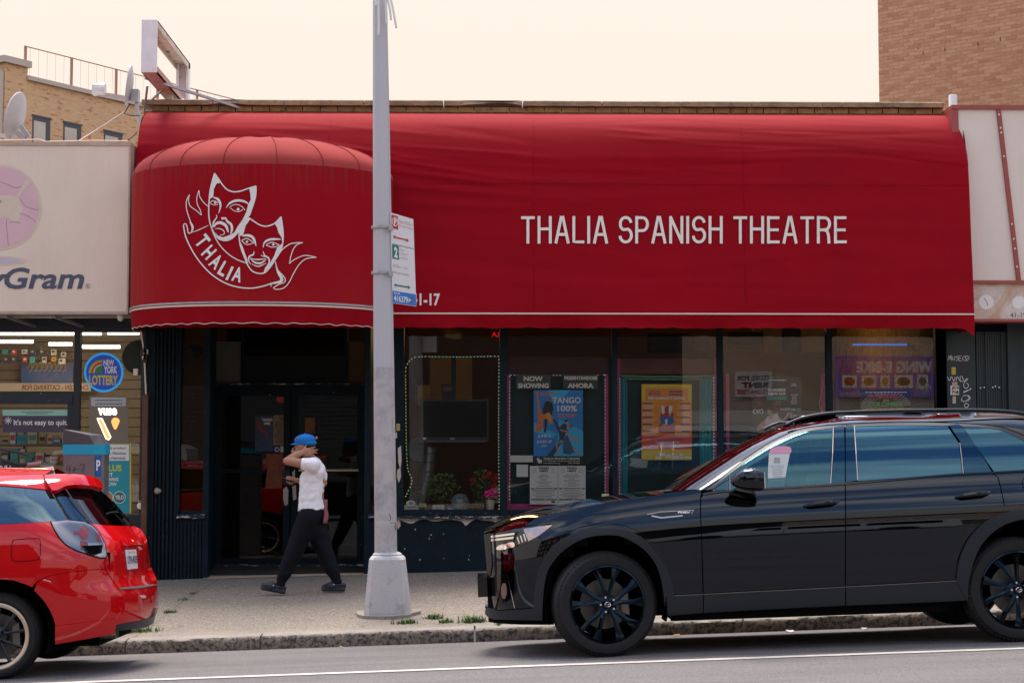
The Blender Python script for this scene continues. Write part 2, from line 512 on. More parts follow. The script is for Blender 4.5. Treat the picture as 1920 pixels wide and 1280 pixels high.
def rough_face(t, pos, c):
    f = tex_noise(t, pos, 28, 4, .7)
    c = mixc(t, ramp(t, f, [(.40, 1.0), (.56, 0.0)]), c, (.05, .048, .05))
    s = N(t, 'ShaderNodeSeparateXYZ'); t.links.new(pos, s.inputs[0])
    return c
m_kerbface = M('kerb_rough_face', (.27, .215, .16), .95, layers=rough_face, bump=1.0, bscale=34)
m_soil = M('joint_dirt', (.045, .04, .033), 1.0, fine=.3)
m_grass = M('weed_green', (.10, .17, .035), .6, var=.4, vscale=20)
# painted joinery of the theatre
def peel(amount, white=(.62, .56, .50)):
    def f(t, pos, c):
        n = tex_noise(t, stretch(t, pos, (1, 1, .6)), 7, 6, .62, .3)
        lo = .78 - amount * .3
        c = mixc(t, ramp(t, n, [(lo, 0.0), (lo + .012, 1.0)]), c, white)
        k = tex_noise(t, pos, 30, 3, .7)
        return mixc(t, ramp(t, k, [(.70, 0.0), (.72, .7)]), c, white)
    return f
TEAL = (.005, .016, .025)
m_teal = M('teal_paint', TEAL, .55, var=.4, vscale=4, layers=peel(.06), bump=.25, bscale=14, spec=.16)
m_tealpeel = M('teal_paint_peeling', TEAL, .55, var=.4, vscale=4, layers=peel(.10), bump=.5, bscale=20, spec=.14)
m_sill = M('sill_bare', (.50, .46, .43), .8, layers=lambda t, p, c: mixc(t, ramp(t, tex_noise(t, stretch(t, p, (1, 1, 4)), 9, 5, .7), [(.42, 0.0), (.46, 1.0)]), c, TEAL), bump=.3)
m_bare = M('bare_plaster', (.60, .52, .47), .85, var=.2, vscale=8, fine=.15)
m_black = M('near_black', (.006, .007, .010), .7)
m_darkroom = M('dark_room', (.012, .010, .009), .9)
m_amber = M('amber_wall', (.50, .24, .055), .8, var=.3, vscale=2)
m_stonebrown = M('coping_stone', (.40, .31, .20), .9, var=.5, vscale=5, fine=.3, fscale=50, bump=.6, bscale=40)
m_brickyel = M('parapet_brick', (.40, .24, .10), .9, var=.6, vscale=9, fine=.3, bump=.5)
m_mortar = M('mortar', (.30, .25, .20), .95, fine=.2)
m_mortar_pale = M('mortar_pale', (.66, .46, .32), .95, fine=.15)
m_pane = glass('shop_pane', (.93, .95, .95), 1.42)
m_doorpane = glass('door_pane', (.55, .6, .6), 1.36)
m_magenta = M('magenta_paint', (.60, .06, .24), .6, var=.35, vscale=6, layers=peel(.03))
m_board = M('display_board', (.008, .030, .036), .8, var=.4, vscale=3)
m_white = M('white_print', (.78, .76, .74), .6)
m_cream_print = M('cream_print', (.80, .75, .68), .6)
m_blackprint = M('black_print', (.012, .012, .014), .6)
m_redprint = M('red_print', (.50, .02, .03), .55)
m_greenprint = M('teal_print', (.01, .17, .16), .55)
m_blueprint = M('blue_print', (.012, .13, .46), .5)
m_steel = M('galvanised', (.42, .42, .44), .45, metal=.6, var=.2, vscale=8)
m_alum = M('painted_aluminium', (.62, .60, .63), .4, var=.12, vscale=5)

# ================================================================== road, kerb, pavement
KY = 14.65                                   # kerb face
FY = 19.6                                    # shop front
_ry = np.array([-60, -10, 4, 9, 11.2, 12.5, 13.6, KY, 30.0]); _rz = np.array([-.2, .03, .055, .04, .022, -.009, -.050, -.104, -.104])
def zroad(x, y): return .033 * x + float(np.interp(y, _ry, _rz))
def zwalk(x, y):
    t = (y - KY) / (FY - KY)
    return (.011 + .033 * x) * (1 - t) + (.159 + .024 * x) * t
ground = mk('ground', [(-400, -400, -14), (400, -400, -14), (400, 400, -14), (-400, 400, -14)], [(0, 1, 2, 3)], m_soil)
tag(ground, 'bare dark earth beneath the street', 'ground', kind='structure')
xs = np.linspace(-60, 60, 61); ys = np.concatenate([np.linspace(-2, 10, 13), np.linspace(10.3, KY + .02, 26)])
V = [(x, y, zroad(x, y)) for y in ys for x in xs]; n = len(xs)
F = [(j * n + i, j * n + i + 1, (j + 1) * n + i + 1, (j + 1) * n + i) for j in range(len(ys) - 1) for i in range(n - 1)]
tag(mk('road', V, F, m_road, smooth=True), 'grey asphalt road in front of the kerb', 'road', kind='structure')
V, F = [], []
lx = np.linspace(-40, 40, 161)
for i, x in enumerate(lx):
    for y in (11.99, 12.10): V.append((x, y + .01 * math.sin(x * .7), zroad(x, y) + .005))
    if i: F.append((2 * i - 2, 2 * i, 2 * i + 1, 2 * i - 1))
tag(mk('road_line', V, F, m_line), 'thin worn white line along the parking lane', 'road marking', kind='structure')

kerb = thing('kerb', 'worn stone kerb along the pavement edge', 'kerb', (0, KY, 0)); kerb['kind'] = 'structure'
joints = sorted([wx(q, KY, 1190) for q in (235, 488, 890)] + [-12, -9.4, -6.6, 2.3, 4.6, 6.9, 9.2, 11.5])
joints = [-16] + joints + [16]
for a, b in zip(joints[:-1], joints[1:]):
    g = .007; nx, nz = max(4, int((b - a) / .06)), 5
    V, F = [], []
    prof = [(0, -.16), (.0, -.02), (.0, .055), (.006, .096), (.024, .113), (.09, .118), (.19, .12)]
    for i in range(nx + 1):
        x = a + g + (b - a - 2 * g) * i / nx
        for k, (dy, dz) in enumerate(prof):
            q = noise.noise(Vector((x * 9, k * 1.7, 3))) * .012 + noise.noise(Vector((x * 2.2, k * .6, 9))) * .01
            w = 1.0 if k < 5 else .25
            zb = zroad(x, KY) if k < 6 else zwalk(x, KY + dy) - .118 + .0
            V.append((x, KY + dy - q * w * (k > 0), zb + dz + (q * .4 if k in (3, 4) else 0)))
    m = len(prof)
    for i in range(nx):
        for k in range(m - 1): F.append((i * m + k, (i + 1) * m + k, (i + 1) * m + k + 1, i * m + k + 1))
    F.append(tuple(range(m))[::-1]); F.append(tuple(nx * m + k for k in range(m)))
    o = mk('kerb_stone', V, F, m_kerb, kerb, smooth=True)
    o.data.materials.append(m_kerbface)
    for p in o.data.polygons:
        if p.normal.y < -.55: p.material_index = 1
    o.data.set_sharp_from_angle(angle=R(60))
walk = thing('pavement', 'speckled concrete pavement in front of the shops', 'pavement', (0, 17, 0)); walk['kind'] = 'structure'
sx = [-16, -12.4, -9.3, -6.2, -3.1, 16]; sy = [KY + .195, FY + .02]
for a, b in zip(sx[:-1], sx[1:]):
    g = .003; nx, ny = int((b - a) / .15), 28; V, F = [], []
    for j in range(ny + 1):
        for i in range(nx + 1):
            x = a + g + (b - a - 2 * g) * i / nx; y = sy[0] + (sy[1] - sy[0]) * j / ny
            V.append((x + .02 * math.sin(y * 1.7), y, zwalk(x, y) + .006 * noise.noise(Vector((x * .9, y * .9, 0)))))
    F = [(j * (nx + 1) + i, j * (nx + 1) + i + 1, (j + 1) * (nx + 1) + i + 1, (j + 1) * (nx + 1) + i) for j in range(ny) for i in range(nx)]
    mk('pavement_slab', V, F, m_walk, walk, smooth=True)
mk('joint_bed', [(-16, sy[0] - .03, zwalk(-16, sy[0]) - .03), (16, sy[0] - .03, zwalk(16, sy[0]) - .03), (16, FY + .3, zwalk(16, FY) - .03), (-16, FY + .3, zwalk(-16, FY) - .03)],
   [(0, 1, 2, 3)], m_soil, walk)

# weeds
def weed(px, py, w, h, n, label, seed):
    r = random.Random(seed)
    d = rays([(px, py)])[0]
    Y = 15.0
    for _ in range(12):
        X = d[0] / d[1] * Y; z = zwalk(X, Y); Y = Y + ((CAMZ + d[2] / d[1] * Y) - z) * 9
        Y = min(max(Y, KY + .02), FY)
    X = d[0] / d[1] * Y; z0 = zwalk(X, Y)
    V, F = [], []
    for _ in range(n):
        bx_, by_ = X + r.gauss(0, w * .32), Y + r.gauss(0, .03)
        a = r.uniform(0, 6.28); l = h * r.uniform(.5, 1.2); lean = r.uniform(.2, .9); wd = r.uniform(.004, .009)
        dx, dy = math.cos(a), math.sin(a)
        b = len(V); zz = zwalk(bx_, by_)
        for k, t in enumerate((0, .5, 1)):
            cx_, cy_, cz_ = bx_ + dx * lean * l * t * t, by_ + dy * lean * l * t * t, zz + l * t * (1 - .25 * t * lean)
            ww = wd * (1 - t * .85)
            V += [(cx_ - dy * ww, cy_ + dx * ww, cz_), (cx_ + dy * ww, cy_ - dx * ww, cz_)]
        F += [(b, b + 1, b + 3, b + 2), (b + 2, b + 3, b + 5, b + 4)]
    o = mk('weed', V, F, m_grass)
    tag(o, label, 'weed', 'weeds in the pavement cracks')
weed(764, 1168, .16, .05, 110, 'small weed tuft nearest the lamp post base by the kerb', 1)
weed(815, 1159, .14, .05, 120, 'wider weed tuft furthest from the kerb, between two smaller tufts', 2)
weed(837, 1166, .10, .045, 70, 'smallest weed tuft beside the wider one', 3)
weed(884, 1166, .17, .07, 150, 'tall weed tuft just before the black car bumper', 4)
weed(248, 1184, .34, .06, 200, 'long weed patch behind the red car exhaust', 5)
weed(318, 1148, .10, .04, 50, 'weed tuft in the pavement joint nearest the red car', 6)
weed(345, 1124, .08, .03, 40, 'thin weed sprig midway along the pavement joint', 7)
weed(362, 1113, .07, .03, 30, 'thin weed sprig furthest up the pavement joint', 8)
weed(936, 1171, .05, .03, 30, 'faint weed sprig beside the black car bumper', 9)

# ================================================================== theatre building
th = thing('theatre_building', 'single storey theatre with dark teal shop front under a red awning', 'building', (1.0, FY + .3, 0))
X0, X1 = wx(268, FY, 400), wx(1772, FY, 400)
box('wall', X0, X1, FY + .02, FY + .30, 3.3, 5.62, m_mortar, th)
ztop = wz(190, FY)
# parapet course of bricks and broken coping stones
bz0, bz1 = wz(208.5, FY) - .09, wz(200.5, FY)
x = X0; k = 0
while x < X1 - .05:
    L = .205 * random.uniform(.95, 1.05)
    for row in range(2):
        zz = bz0 + row * (bz1 - bz0) / 2
        off = (row * .1)
        o = box('brick', x + off * .9, min(x + L - .012 + off * .9, X1), FY - .004 * random.random(), FY + .1, zz + .004, zz + (bz1 - bz0) / 2 - .006, m_brickyel, th)
    x += L
x = X0 - .03
while x < X1:
    L = random.choice([.85, .95, .9]); e = min(x + L, X1)
    nx = 24; V, F = [], []
    for i in range(nx + 1):
        q = x + .006 + (e - x - .012) * i / nx
        chip = max(0, noise.noise(Vector((q * 1.6, 1.3, 0))) - .22) * .16 + .006 * noise.noise(Vector((q * 9, 0, 0)))
        sag = .004 * noise.noise(Vector((q * .8, 4, 0)))
        for y, z in ((FY - .055, bz1 + .003 + chip * .6), (FY - .065 + chip, ztop - .012 + sag), (FY - .045, ztop + sag), (FY + .32, ztop + .01 + sag), (FY + .32, bz1)):
            V.append((q, y, z))
    for i in range(nx):
        for k in range(4): F.append((i * 5 + k, (i + 1) * 5 + k, (i + 1) * 5 + k + 1, i * 5 + k + 1))
        F.append((i * 5 + 4, (i + 1) * 5 + 4, (i + 1) * 5, i * 5))
    F.append((0, 1, 2, 3, 4)[::-1]); F.append(tuple(nx * 5 + k for k in range(5)))
    mk('coping_stone', V, F, m_stonebrown, th, smooth=False)
    x = e
box('roof', X0, X1, FY + .3, FY + 14, 5.2, 5.3, M('roof_gravel', (.34, .31, .28), .95, fine=.2), th)
box('side_wall', X0, X0 + .25, FY + .32, FY + 14, 0, 5.19, m_brickyel, th)
box('side_wall', X1 - .25, X1, FY + .32, FY + 14, 0, 5.19, m_brickyel, th)
# --- interior room
RX0, RX1 = wx(283, FY), wx(1772, FY)
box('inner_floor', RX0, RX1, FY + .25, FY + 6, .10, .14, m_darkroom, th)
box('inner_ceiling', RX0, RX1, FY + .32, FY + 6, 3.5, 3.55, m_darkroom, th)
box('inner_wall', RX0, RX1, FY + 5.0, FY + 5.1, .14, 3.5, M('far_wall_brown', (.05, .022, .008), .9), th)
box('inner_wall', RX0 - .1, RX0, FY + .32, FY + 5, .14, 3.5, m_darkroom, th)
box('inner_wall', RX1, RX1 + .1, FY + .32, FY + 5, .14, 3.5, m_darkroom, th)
FD = .10                                          # frame depth
def post(px0, px1, py0=600, py1=966, Y=FY, d=FD, m=m_teal, name='post', parent=th):
    return pbox(name, px0, py0, px1, py1, Y, d, m, parent)
sill_z = wz(966, FY)
# --- display bays
bays = [(757, 937), (951, 1148), (1158, 1346), (1357, 1551), (1562, 1757)]
for a, b in ((737, 757), (937, 951), (1148, 1158), (1346, 1357), (1551, 1562), (1757, 1776)):
    post(a, b, 596, 968, m=m_tealpeel if a < 760 else m_teal)
for i, (a, b) in enumerate(bays):
    w = pbox('window', a, 955, b, 966, FY + .02, .07, m_teal, th)
    z0, z1 = wz(956, FY), 3.45
    xa, xb = wx(a, FY), wx(b, FY)
    MB().box(xa + .002, xb - .002, FY + .045, FY + .051, z0, z1).build('pane', m_pane, w, fix=False)
# sill and bulkhead to the ground
xa, xb = wx(737, FY), wx(1776, FY)
zs = wz(967, FY)
box('sill', xa, xb, FY - .05, FY + .24, zs - .035, zs, m_sill, th)
mk('bulkhead', [(xa, FY, zwalk(xa, FY) - .1), (xb, FY, zwalk(xb, FY) - .1), (xb, FY, zs - .036), (xa, FY, zs - .036),
                (xa, FY + .2, zwalk(xa, FY) - .1), (xb, FY + .2, zwalk(xb, FY) - .1), (xb, FY + .2, zs - .036), (xa, FY + .2, zs - .036)],
   [(0, 1, 2, 3), (5, 4, 7, 6), (4, 0, 3, 7), (1, 5, 6, 2), (3, 2, 6, 7)], m_tealpeel, th)
# flaked strip below the sill
top = [(748, 972.5), (905, 971.5), (1000, 971)]
low = spline([(1000, 978), (965, 975), (952, 982), (940, 985), (925, 977), (905, 975), (893, 973), (882, 978), (873, 985), (865, 977), (840, 974), (815, 977), (798, 973.6), (785, 975), (772, 981), (762, 979), (752, 975)], 3)
decal('flaked_paint', [(748, 972.5), (905, 971.5), (1000, 971)] + low, plane_hit(FY), m_bare, th, .003)
for pts in ([(746, 840), (752, 835), (753, 862), (751, 880), (747, 868)], [(745, 880), (751, 876), (752, 893), (748, 905), (744, 893)], [(744, 968), (750, 968), (751, 985), (746, 992), (744, 980)], [(740, 812), (744, 810), (745, 820), (741, 822)]):
    decal('flaked_paint', pts, plane_hit(FY), m_bare, th, .003)
for i in range(9):
    px_, py_ = random.uniform(755, 900), random.uniform(990, 1062)
    s = random.uniform(.6, 1.6)
    decal('paint_fleck', [(px_, py_ - s), (px_ + s, py_), (px_, py_ + s * 1.5), (px_ - s * .7, py_)], plane_hit(FY), m_bare, th, .003)

# --- entrance recess
DY = 20.85
zst = wz(1059, DY, 540)
# left pilaster, fluted panel, side light
box('pilaster', wx(278, FY), wx(336, FY), FY + .03, FY + .25, -.1, 3.4, m_teal, th)
ribs = MB()
for i in range(6):
    q = 292 + i * 7.3
    ribs.box(wx(q, FY), wx(q + 4, FY), FY - .012, FY + .031, zwalk(-3.8, FY) - .05, 3.3)
ribs.build('fluted_panel', m_teal, th, fix=False)
box('post', wx(272, FY), wx(290, FY), FY - .03, FY + .06, -.1, 3.4, m_teal, th)
post(331, 338, 596, 970)
post(381, 392, 596, 1084, d=.16, m=m_tealpeel)
w = pbox('window', 338, 957, 381, 966, FY + .02, .06, m_tealpeel, th)
MB().box(wx(338, FY) + .002, wx(381, FY) - .002, FY + .045, FY + .051, wz(957, FY), 3.35).build('pane', m_doorpane, w, fix=False)
pbox('sill', 331, 964, 384, 972, FY - .03, .12, m_sill, th)
box('panel', wx(331, FY), wx(382, FY), FY + .02, FY + .12, -.05, wz(972, FY), m_teal, th)
ribs = MB()
for i in range(7):
    q = 334 + i * 7
    ribs.box(wx(q, FY), wx(q + 3.8, FY), FY - .004, FY + .02, zwalk(-3.5, FY) - .05, wz(978, FY))
ribs.build('fluted_panel', m_teal, th, fix=False)
# splayed side wall of the recess and right jamb
mk('side_wall', [(wx(392, FY), FY + .16, -.1), (wx(404, DY), DY, -.1), (wx(404, DY), DY, 3.4), (wx(392, FY), FY + .16, 3.4)], [(0, 1, 2, 3)], m_teal, th)
post(683, 694, 596, 1080, d=.16, m=m_tealpeel)
w = pbox('window', 694, 957, 737, 966, FY + .02, .06, m_teal, th)
MB().box(wx(694, FY) + .002, wx(737, FY) - .002, FY + .045, FY + .051, wz(957, FY), 3.35).build('pane', m_pane, w, fix=False)
pbox('sill', 690, 964, 738, 971, FY - .03, .12, m_sill, th)
box('panel', wx(693, FY), wx(738, FY), FY + .02, FY + .12, -.05, wz(971, FY), m_teal, th)
mk('side_wall', [(wx(694, FY), FY + .16, -.1), (wx(700, DY), DY, -.1), (wx(700, DY), DY, 3.4), (wx(694, FY), FY + .16, 3.4)], [(0, 1, 2, 3)], m_teal, th)
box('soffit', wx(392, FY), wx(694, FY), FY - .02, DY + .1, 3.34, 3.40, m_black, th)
# entrance step
xl, xr = wx(386, FY), wx(700, FY)
st = MB()
V = [(xl, FY - .10, zwalk(xl, FY - .1) + .004), (xr, FY - .10, zwalk(xr, FY - .1) + .004), (xr + .1, DY + .3, zst - .004), (xl - .1, DY + .3, zst - .004)]
mk('doorstep', V, [(0, 1, 2, 3)], m_step, th)
# transom bar, transom panes, double doors
pbox('transom_bar', 396, 721, 690, 733, DY - .02, .09, m_tealpeel, th)
pbox('ledge', 396, 718.5, 690, 721, DY - .06, .12, m_sill, th)
for a, b in ((396, 402), (452, 458), (646, 652), (683, 692)):
    pbox('post', a, 596, b, 1060, DY, .08, m_teal, th) if a in (396, 683) else pbox('post', a, 596, b, 719, DY, .06, m_teal, th)
m_greyboard = M('grey_board', (.15, .15, .12), .8, var=.2)
pbox('transom_panel', 402, 640, 452, 718, DY + .03, .02, m_greyboard, th)
pbox('transom_panel', 652, 640, 683, 718, DY + .03, .02, M('brown_board', (.10, .055, .02), .8, var=.3), th)
w = pbox('window', 458, 712, 646, 718, DY + .02, .04, m_teal, th)
pbox('pane', 458, 590, 646, 712, DY + .03, .006, m_doorpane, w)
def leaf(px0, px1, hinge_left, name='door'):
    d = pbox(name, px0, 1046, px1, 1058, DY, .05, m_tealpeel, th)
    for a, b in ((px0, px0 + 12), (px1 - 12, px1)): pbox('stile', a, 733, b, 1046, DY, .05, m_tealpeel, d)
    pbox('rail', px0 + 12, 733, px1 - 12, 742, DY + .004, .045, m_teal, d)
    pbox('rail', px0 + 12, 879, px1 - 12, 886, DY - .006, .055, m_tealpeel, d)
    pbox('pane', px0 + 12, 742, px1 - 12, 879, DY + .02, .006, m_doorpane, d)
    pbox('pane', px0 + 12, 886, px1 - 12, 1046, DY + .02, .006, m_doorpane, d)
    return d
dl = leaf(403, 543, True)
dr = leaf(546, 682, False)
pbox('threshold', 396, 1057.5, 690, 1061, DY - .05, .14, m_sill, th)
pbox('lock_plate', 529, 881, 543, 908, DY - .012, .02, m_blackprint, dl)
pbox('push_bar', 560, 879.5, 672, 883, DY - .05, .03, M('brass_bar', (.55, .45, .30), .4, metal=.3), dr)
for pts in ([(531, 917), (537, 911), (541, 918), (540, 945), (534, 948), (531, 935)], [(548, 885), (553, 880), (553, 900), (549, 905)], [(548, 912), (555, 908), (556, 935), (550, 938)]):
    decal('flaked_paint', pts, plane_hit(DY), m_bare, dl if pts[0][0] < 545 else dr, .006)
# dark lobby behind the doors
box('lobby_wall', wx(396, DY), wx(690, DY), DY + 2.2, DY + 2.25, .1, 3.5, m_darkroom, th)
# small lit downlight in the entrance ceiling
dlp = P(672, 640, FY + .6)
MB().lathe([(.05, 0), (.05, .05), (.02, .06)], (dlp.x, dlp.y, 3.27), n=16).build('downlight_can', m_black, th)
MB().lathe([(.035, -.005), (.035, .0)], (dlp.x, dlp.y, 3.268), n=16).build('downlight_lens', M('warm_lens', (1, .6, .3), .5, emit=(1, .45, .15), estr=4), th)
# amber room lamp over the display windows
for lx_, e in ((wx(845, 21.5), 9), (wx(1450, 21.5), 16)):
    ld = bpy.data.lights.new('room_lamp', 'POINT'); ld.energy = e; ld.color = (1, .55, .2); ld.shadow_soft_size = .15
    lo = bpy.data.objects.new('room_lamp', ld); lo.location = (lx_, FY + 2.6, 3.2); col.objects.link(lo); adopt(lo, th)
    MB().lathe([(.02, .12), (.09, .06), (.10, 0), (.08, 0)], (lx_, FY + 2.6, 3.30), n=14).build('ceiling_lamp_shade', m_black, th)

# ================================================================== awnings
def red_fabric(name, base, top_light):
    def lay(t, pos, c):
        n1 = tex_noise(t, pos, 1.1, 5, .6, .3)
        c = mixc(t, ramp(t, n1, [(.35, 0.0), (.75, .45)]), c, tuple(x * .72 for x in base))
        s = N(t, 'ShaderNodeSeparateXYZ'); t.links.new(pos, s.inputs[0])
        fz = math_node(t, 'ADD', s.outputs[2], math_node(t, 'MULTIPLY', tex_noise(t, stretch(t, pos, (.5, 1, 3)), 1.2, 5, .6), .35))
        c = mixc(t, ramp(t, math_node(t, 'SUBTRACT', fz, 4.75), [(.40, 0.0), (.98, .6)]), c, (.34, .035, .036))  # top mixed paler: grazing sun and sky light painted in as fading
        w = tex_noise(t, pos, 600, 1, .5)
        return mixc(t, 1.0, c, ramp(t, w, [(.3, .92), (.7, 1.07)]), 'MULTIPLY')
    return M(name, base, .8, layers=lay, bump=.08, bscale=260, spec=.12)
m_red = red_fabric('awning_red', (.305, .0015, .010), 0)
def stained(t, pos, c):
    s = N(t, 'ShaderNodeSeparateXYZ'); t.links.new(pos, s.inputs[0])
    drip = tex_noise(t, stretch(t, pos, (16, 16, .35)), 1.6, 4, .7)
    top = math_node(t, 'MULTIPLY', ramp(t, math_node(t, 'SUBTRACT', s.outputs[2], 3.9), [(.42, 0.0), (.78, 1.0)]), ramp(t, drip, [(.45, 0.0), (.62, 1.0)]))
    c = mixc(t, math_node(t, 'MULTIPLY', top, .6), c, (.20, .035, .018))
    left = ramp(t, math_node(t, 'ADD', math_node(t, 'MULTIPLY', s.outputs[0], -1.0), -3.45), [(.0, 0.0), (.5, .55)])
    c = mixc(t, math_node(t, 'MULTIPLY', left, ramp(t, drip, [(.35, .2), (.6, 1.0)])), c, (.34, .055, .035))
    low = math_node(t, 'MULTIPLY', ramp(t, math_node(t, 'SUBTRACT', 3.75, s.outputs[2]), [(.0, 0.0), (.62, .5)]), ramp(t, tex_noise(t, pos, .9, 5, .6), [(.35, .1), (.7, 1.0)]))
    return mixc(t, low, c, (.36, .03, .022))
m_redfront = M('awning_red_stained', (.31, .002, .010), .8, layers=stained, spec=.12, bump=.08, bscale=260)
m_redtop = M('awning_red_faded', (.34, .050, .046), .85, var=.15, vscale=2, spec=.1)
m_piping = M('cream_piping', (.70, .60, .50), .7)

AZ = [2.95, 3.14, 4.2, 4.9, 5.15, 5.30, 5.42, 5.50, 5.56, 5.60]
AYp = [18.93, 18.935, 19.0, 19.06, 19.11, 19.17, 19.25, 19.34, 19.45, 19.58]
_az = np.array(AZ); _ay = np.array(AYp)
def natural_spline(x, y):
    x, y = np.asarray(x, float), np.asarray(y, float); n = len(x); h = np.diff(x)
    A = np.eye(n); b = np.zeros(n)
    for i in range(1, n - 1):
        A[i, i - 1], A[i, i], A[i, i + 1] = h[i - 1], 2 * (h[i - 1] + h[i]), h[i]
        b[i] = 6 * ((y[i + 1] - y[i]) / h[i] - (y[i] - y[i - 1]) / h[i - 1])
    m = np.linalg.solve(A, b)
    def f(q):
        q = np.clip(np.asarray(q, float), x[0], x[-1]); i = np.clip(np.searchsorted(x, q) - 1, 0, n - 2)
        d = q - x[i]; hh = h[i]
        return y[i] + d * ((y[i + 1] - y[i]) / hh - hh * (2 * m[i] + m[i + 1]) / 6) + d * d * m[i] / 2 + d ** 3 * (m[i + 1] - m[i]) / (6 * hh)
    return f
_wr = random.Random(5); WR = []
for i in range(95):
    up = _wr.random() < .6
    zc_ = _wr.uniform(4.75, 5.5) if up else _wr.uniform(3.2, 4.75)
    WR.append((_wr.uniform(-3.9, 5.6), zc_, _wr.uniform(.25, .95) if up else _wr.uniform(.5, 1.8), _wr.uniform(.014, .035) if up else _wr.uniform(.03, .09),
               _wr.gauss(-.05, .05) if up else _wr.gauss(-.03, .10), _wr.uniform(.003, .009) * _wr.choice((1, 1, -1)) * (1.0 if up else .8)))
# deeper drape folds fanning down from behind the entrance hood
for xc_, zc_, l, w_, s_, a_ in ((-.6, 4.86, .9, .035, -.16, .020), (-.3, 4.72, .9, .04, -.13, .018), (-.35, 4.58, .8, .04, -.08, .016), (-1.4, 5.06, .9, .03, -.16, .018), (-.2, 4.40, .8, .05, -.05, .012), (0.6, 4.70, 1.2, .05, -.04, .012), (2.5, 4.98, 1.6, .05, .0, .008)):
    WR.append((xc_, zc_, l, w_, s_, a_))
def wrinkle(x, z):
    r = np.zeros_like(x)
    for xc_, zc_, l, w_, s_, a_ in WR:
        dz = z - zc_ - s_ * (x - xc_) - .05 * ((x - xc_) / l) ** 2 * w_
        r = r + a_ * np.exp(-((x - xc_) / l) ** 2 - (dz / w_) ** 2)
    r += .012 * np.sin(x * 1.9 + .6) * np.sin((z - 3.1) * 1.4)
    return r
_aspl = natural_spline(AZ, AYp)
def awning_Y(x, z): return _aspl(z) - wrinkle(x, z) * np.clip((z - 2.95) * 3, .15, 1)
def awning_hit(pts):
    d = rays(pts); d = d / d[:, 1:2]
    lo, hi = np.full(len(d), 17.0), np.full(len(d), 19.7)
    for _ in range(40):
        m = (lo + hi) / 2; q = CO + d * m[:, None]
        out = q[:, 1] < awning_Y(q[:, 0], q[:, 2]); lo = np.where(out, m, lo); hi = np.where(out, hi, m)
    q = CO + d * lo[:, None]; e = .004
    gx = (awning_Y(q[:, 0] + e, q[:, 2]) - awning_Y(q[:, 0] - e, q[:, 2])) / (2 * e)
    gz = (awning_Y(q[:, 0], q[:, 2] + e) - awning_Y(q[:, 0], q[:, 2] - e)) / (2 * e)
    n = np.stack([gx, -np.ones(len(q)), gz], 1)
    return q, n / np.linalg.norm(n, axis=1)[:, None]
aw = thing('awning', 'long red barrel awning with white THALIA SPANISH THEATRE lettering', 'awning', (.9, FY, 2.95))
AX0, AX1 = wx(262, 19.3, 400), wx(1806, 19.3, 400)
# the fabric runs in sewn widths: one mesh per width
edges = [AX0, wx(617, 19.2, 400), wx(1000, 19.2, 400), wx(1390, 19.2, 400), AX1]
zprof = np.concatenate([np.linspace(3.14, 4.6, 50), np.linspace(4.62, 5.599, 62)])
def shoulder(x):
    """the ends of the awning round off at the top"""
    return 0
for a, b in zip(edges[:-1], edges[1:]):
    nx = int((b - a) / .035); gx = np.linspace(a, b, nx + 1)
    XX, ZZ = np.meshgrid(gx, zprof)
    # the ends pull inwards near the top, as a stretched cover does
    YY = awning_Y(XX, ZZ)
    if a == AX0: XX = XX + np.clip((ZZ - 4.9) / .7, 0, 1) ** 2 * .03 * np.exp(-(XX - a) / .25)
    if b == AX1: XX = XX - np.clip((ZZ - 4.9) / .7, 0, 1) ** 2.2 * .16 * np.exp(-(b - XX) / .3)
    V = np.stack([XX, YY, ZZ], 2).reshape(-1, 3); m = nx + 1
    F = [(j * m + i, j * m + i + 1, (j + 1) * m + i + 1, (j + 1) * m + i) for j in range(len(zprof) - 1) for i in range(nx)]
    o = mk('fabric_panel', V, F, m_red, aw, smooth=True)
    if b != AX1:
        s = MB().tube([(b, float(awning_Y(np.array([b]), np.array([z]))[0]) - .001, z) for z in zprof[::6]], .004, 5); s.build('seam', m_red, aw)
for a_, b_, zz_ in ((edges[1], AX1, 4.66), (AX0, edges[1], 4.66)):
    q = np.linspace(a_, b_ - .01, 120); yq = awning_Y(q, np.full(120, zz_))
    MB().tube([(x, y - .001, zz_ + .004 * math.sin(x * 1.3)) for x, y in zip(q, yq)], .0035, 4).build('seam', m_red, aw)
# valance below the cream piping
gx = np.linspace(AX0, AX1, 420); V, F = [], []
for i, x in enumerate(gx):
    fl = .012 * math.sin(x * 3.1) + .008 * math.sin(x * 7.3 + 1)
    sc = .010 * abs(math.sin(x * 11.5)) + .008 * noise.noise(Vector((x * 3, 0, 0)))
    end = max(0, (x - (AX1 - .12)) / .12)
    for k in range(5):
        t = k / 4
        V.append((x, 18.93 + fl * t * (1 + .4 * t) + .03 * t - .02 * (t > 0) * noise.noise(Vector((x * 1.4, t * 2, 5))), 3.14 - t * (.155 + sc + .09 * end)))
    if i:
        b = (i - 1) * 5
        F += [(b + k, b + 5 + k, b + 6 + k, b + 1 + k) for k in range(4)]
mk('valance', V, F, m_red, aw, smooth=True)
MB().tube([(x, 18.922, 3.14) for x in np.linspace(AX0, AX1, 60)], .010, 6).build('piping', m_piping, aw, smooth=True)
for xe in (AX0 + .005, AX1 - .01):
    pr = [(xe, float(awning_Y(np.array([xe]), np.array([z]))[0]) + .004, z) for z in np.linspace(2.97, 5.58, 26)]
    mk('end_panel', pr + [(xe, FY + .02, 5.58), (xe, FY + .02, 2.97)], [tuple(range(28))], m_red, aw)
fr = MB()
for q in np.linspace(AX0 + .1, AX1 - .1, 8):
    fr.tube([(q, FY, 3.16), (q, 18.96, 3.16)], .014, 6)
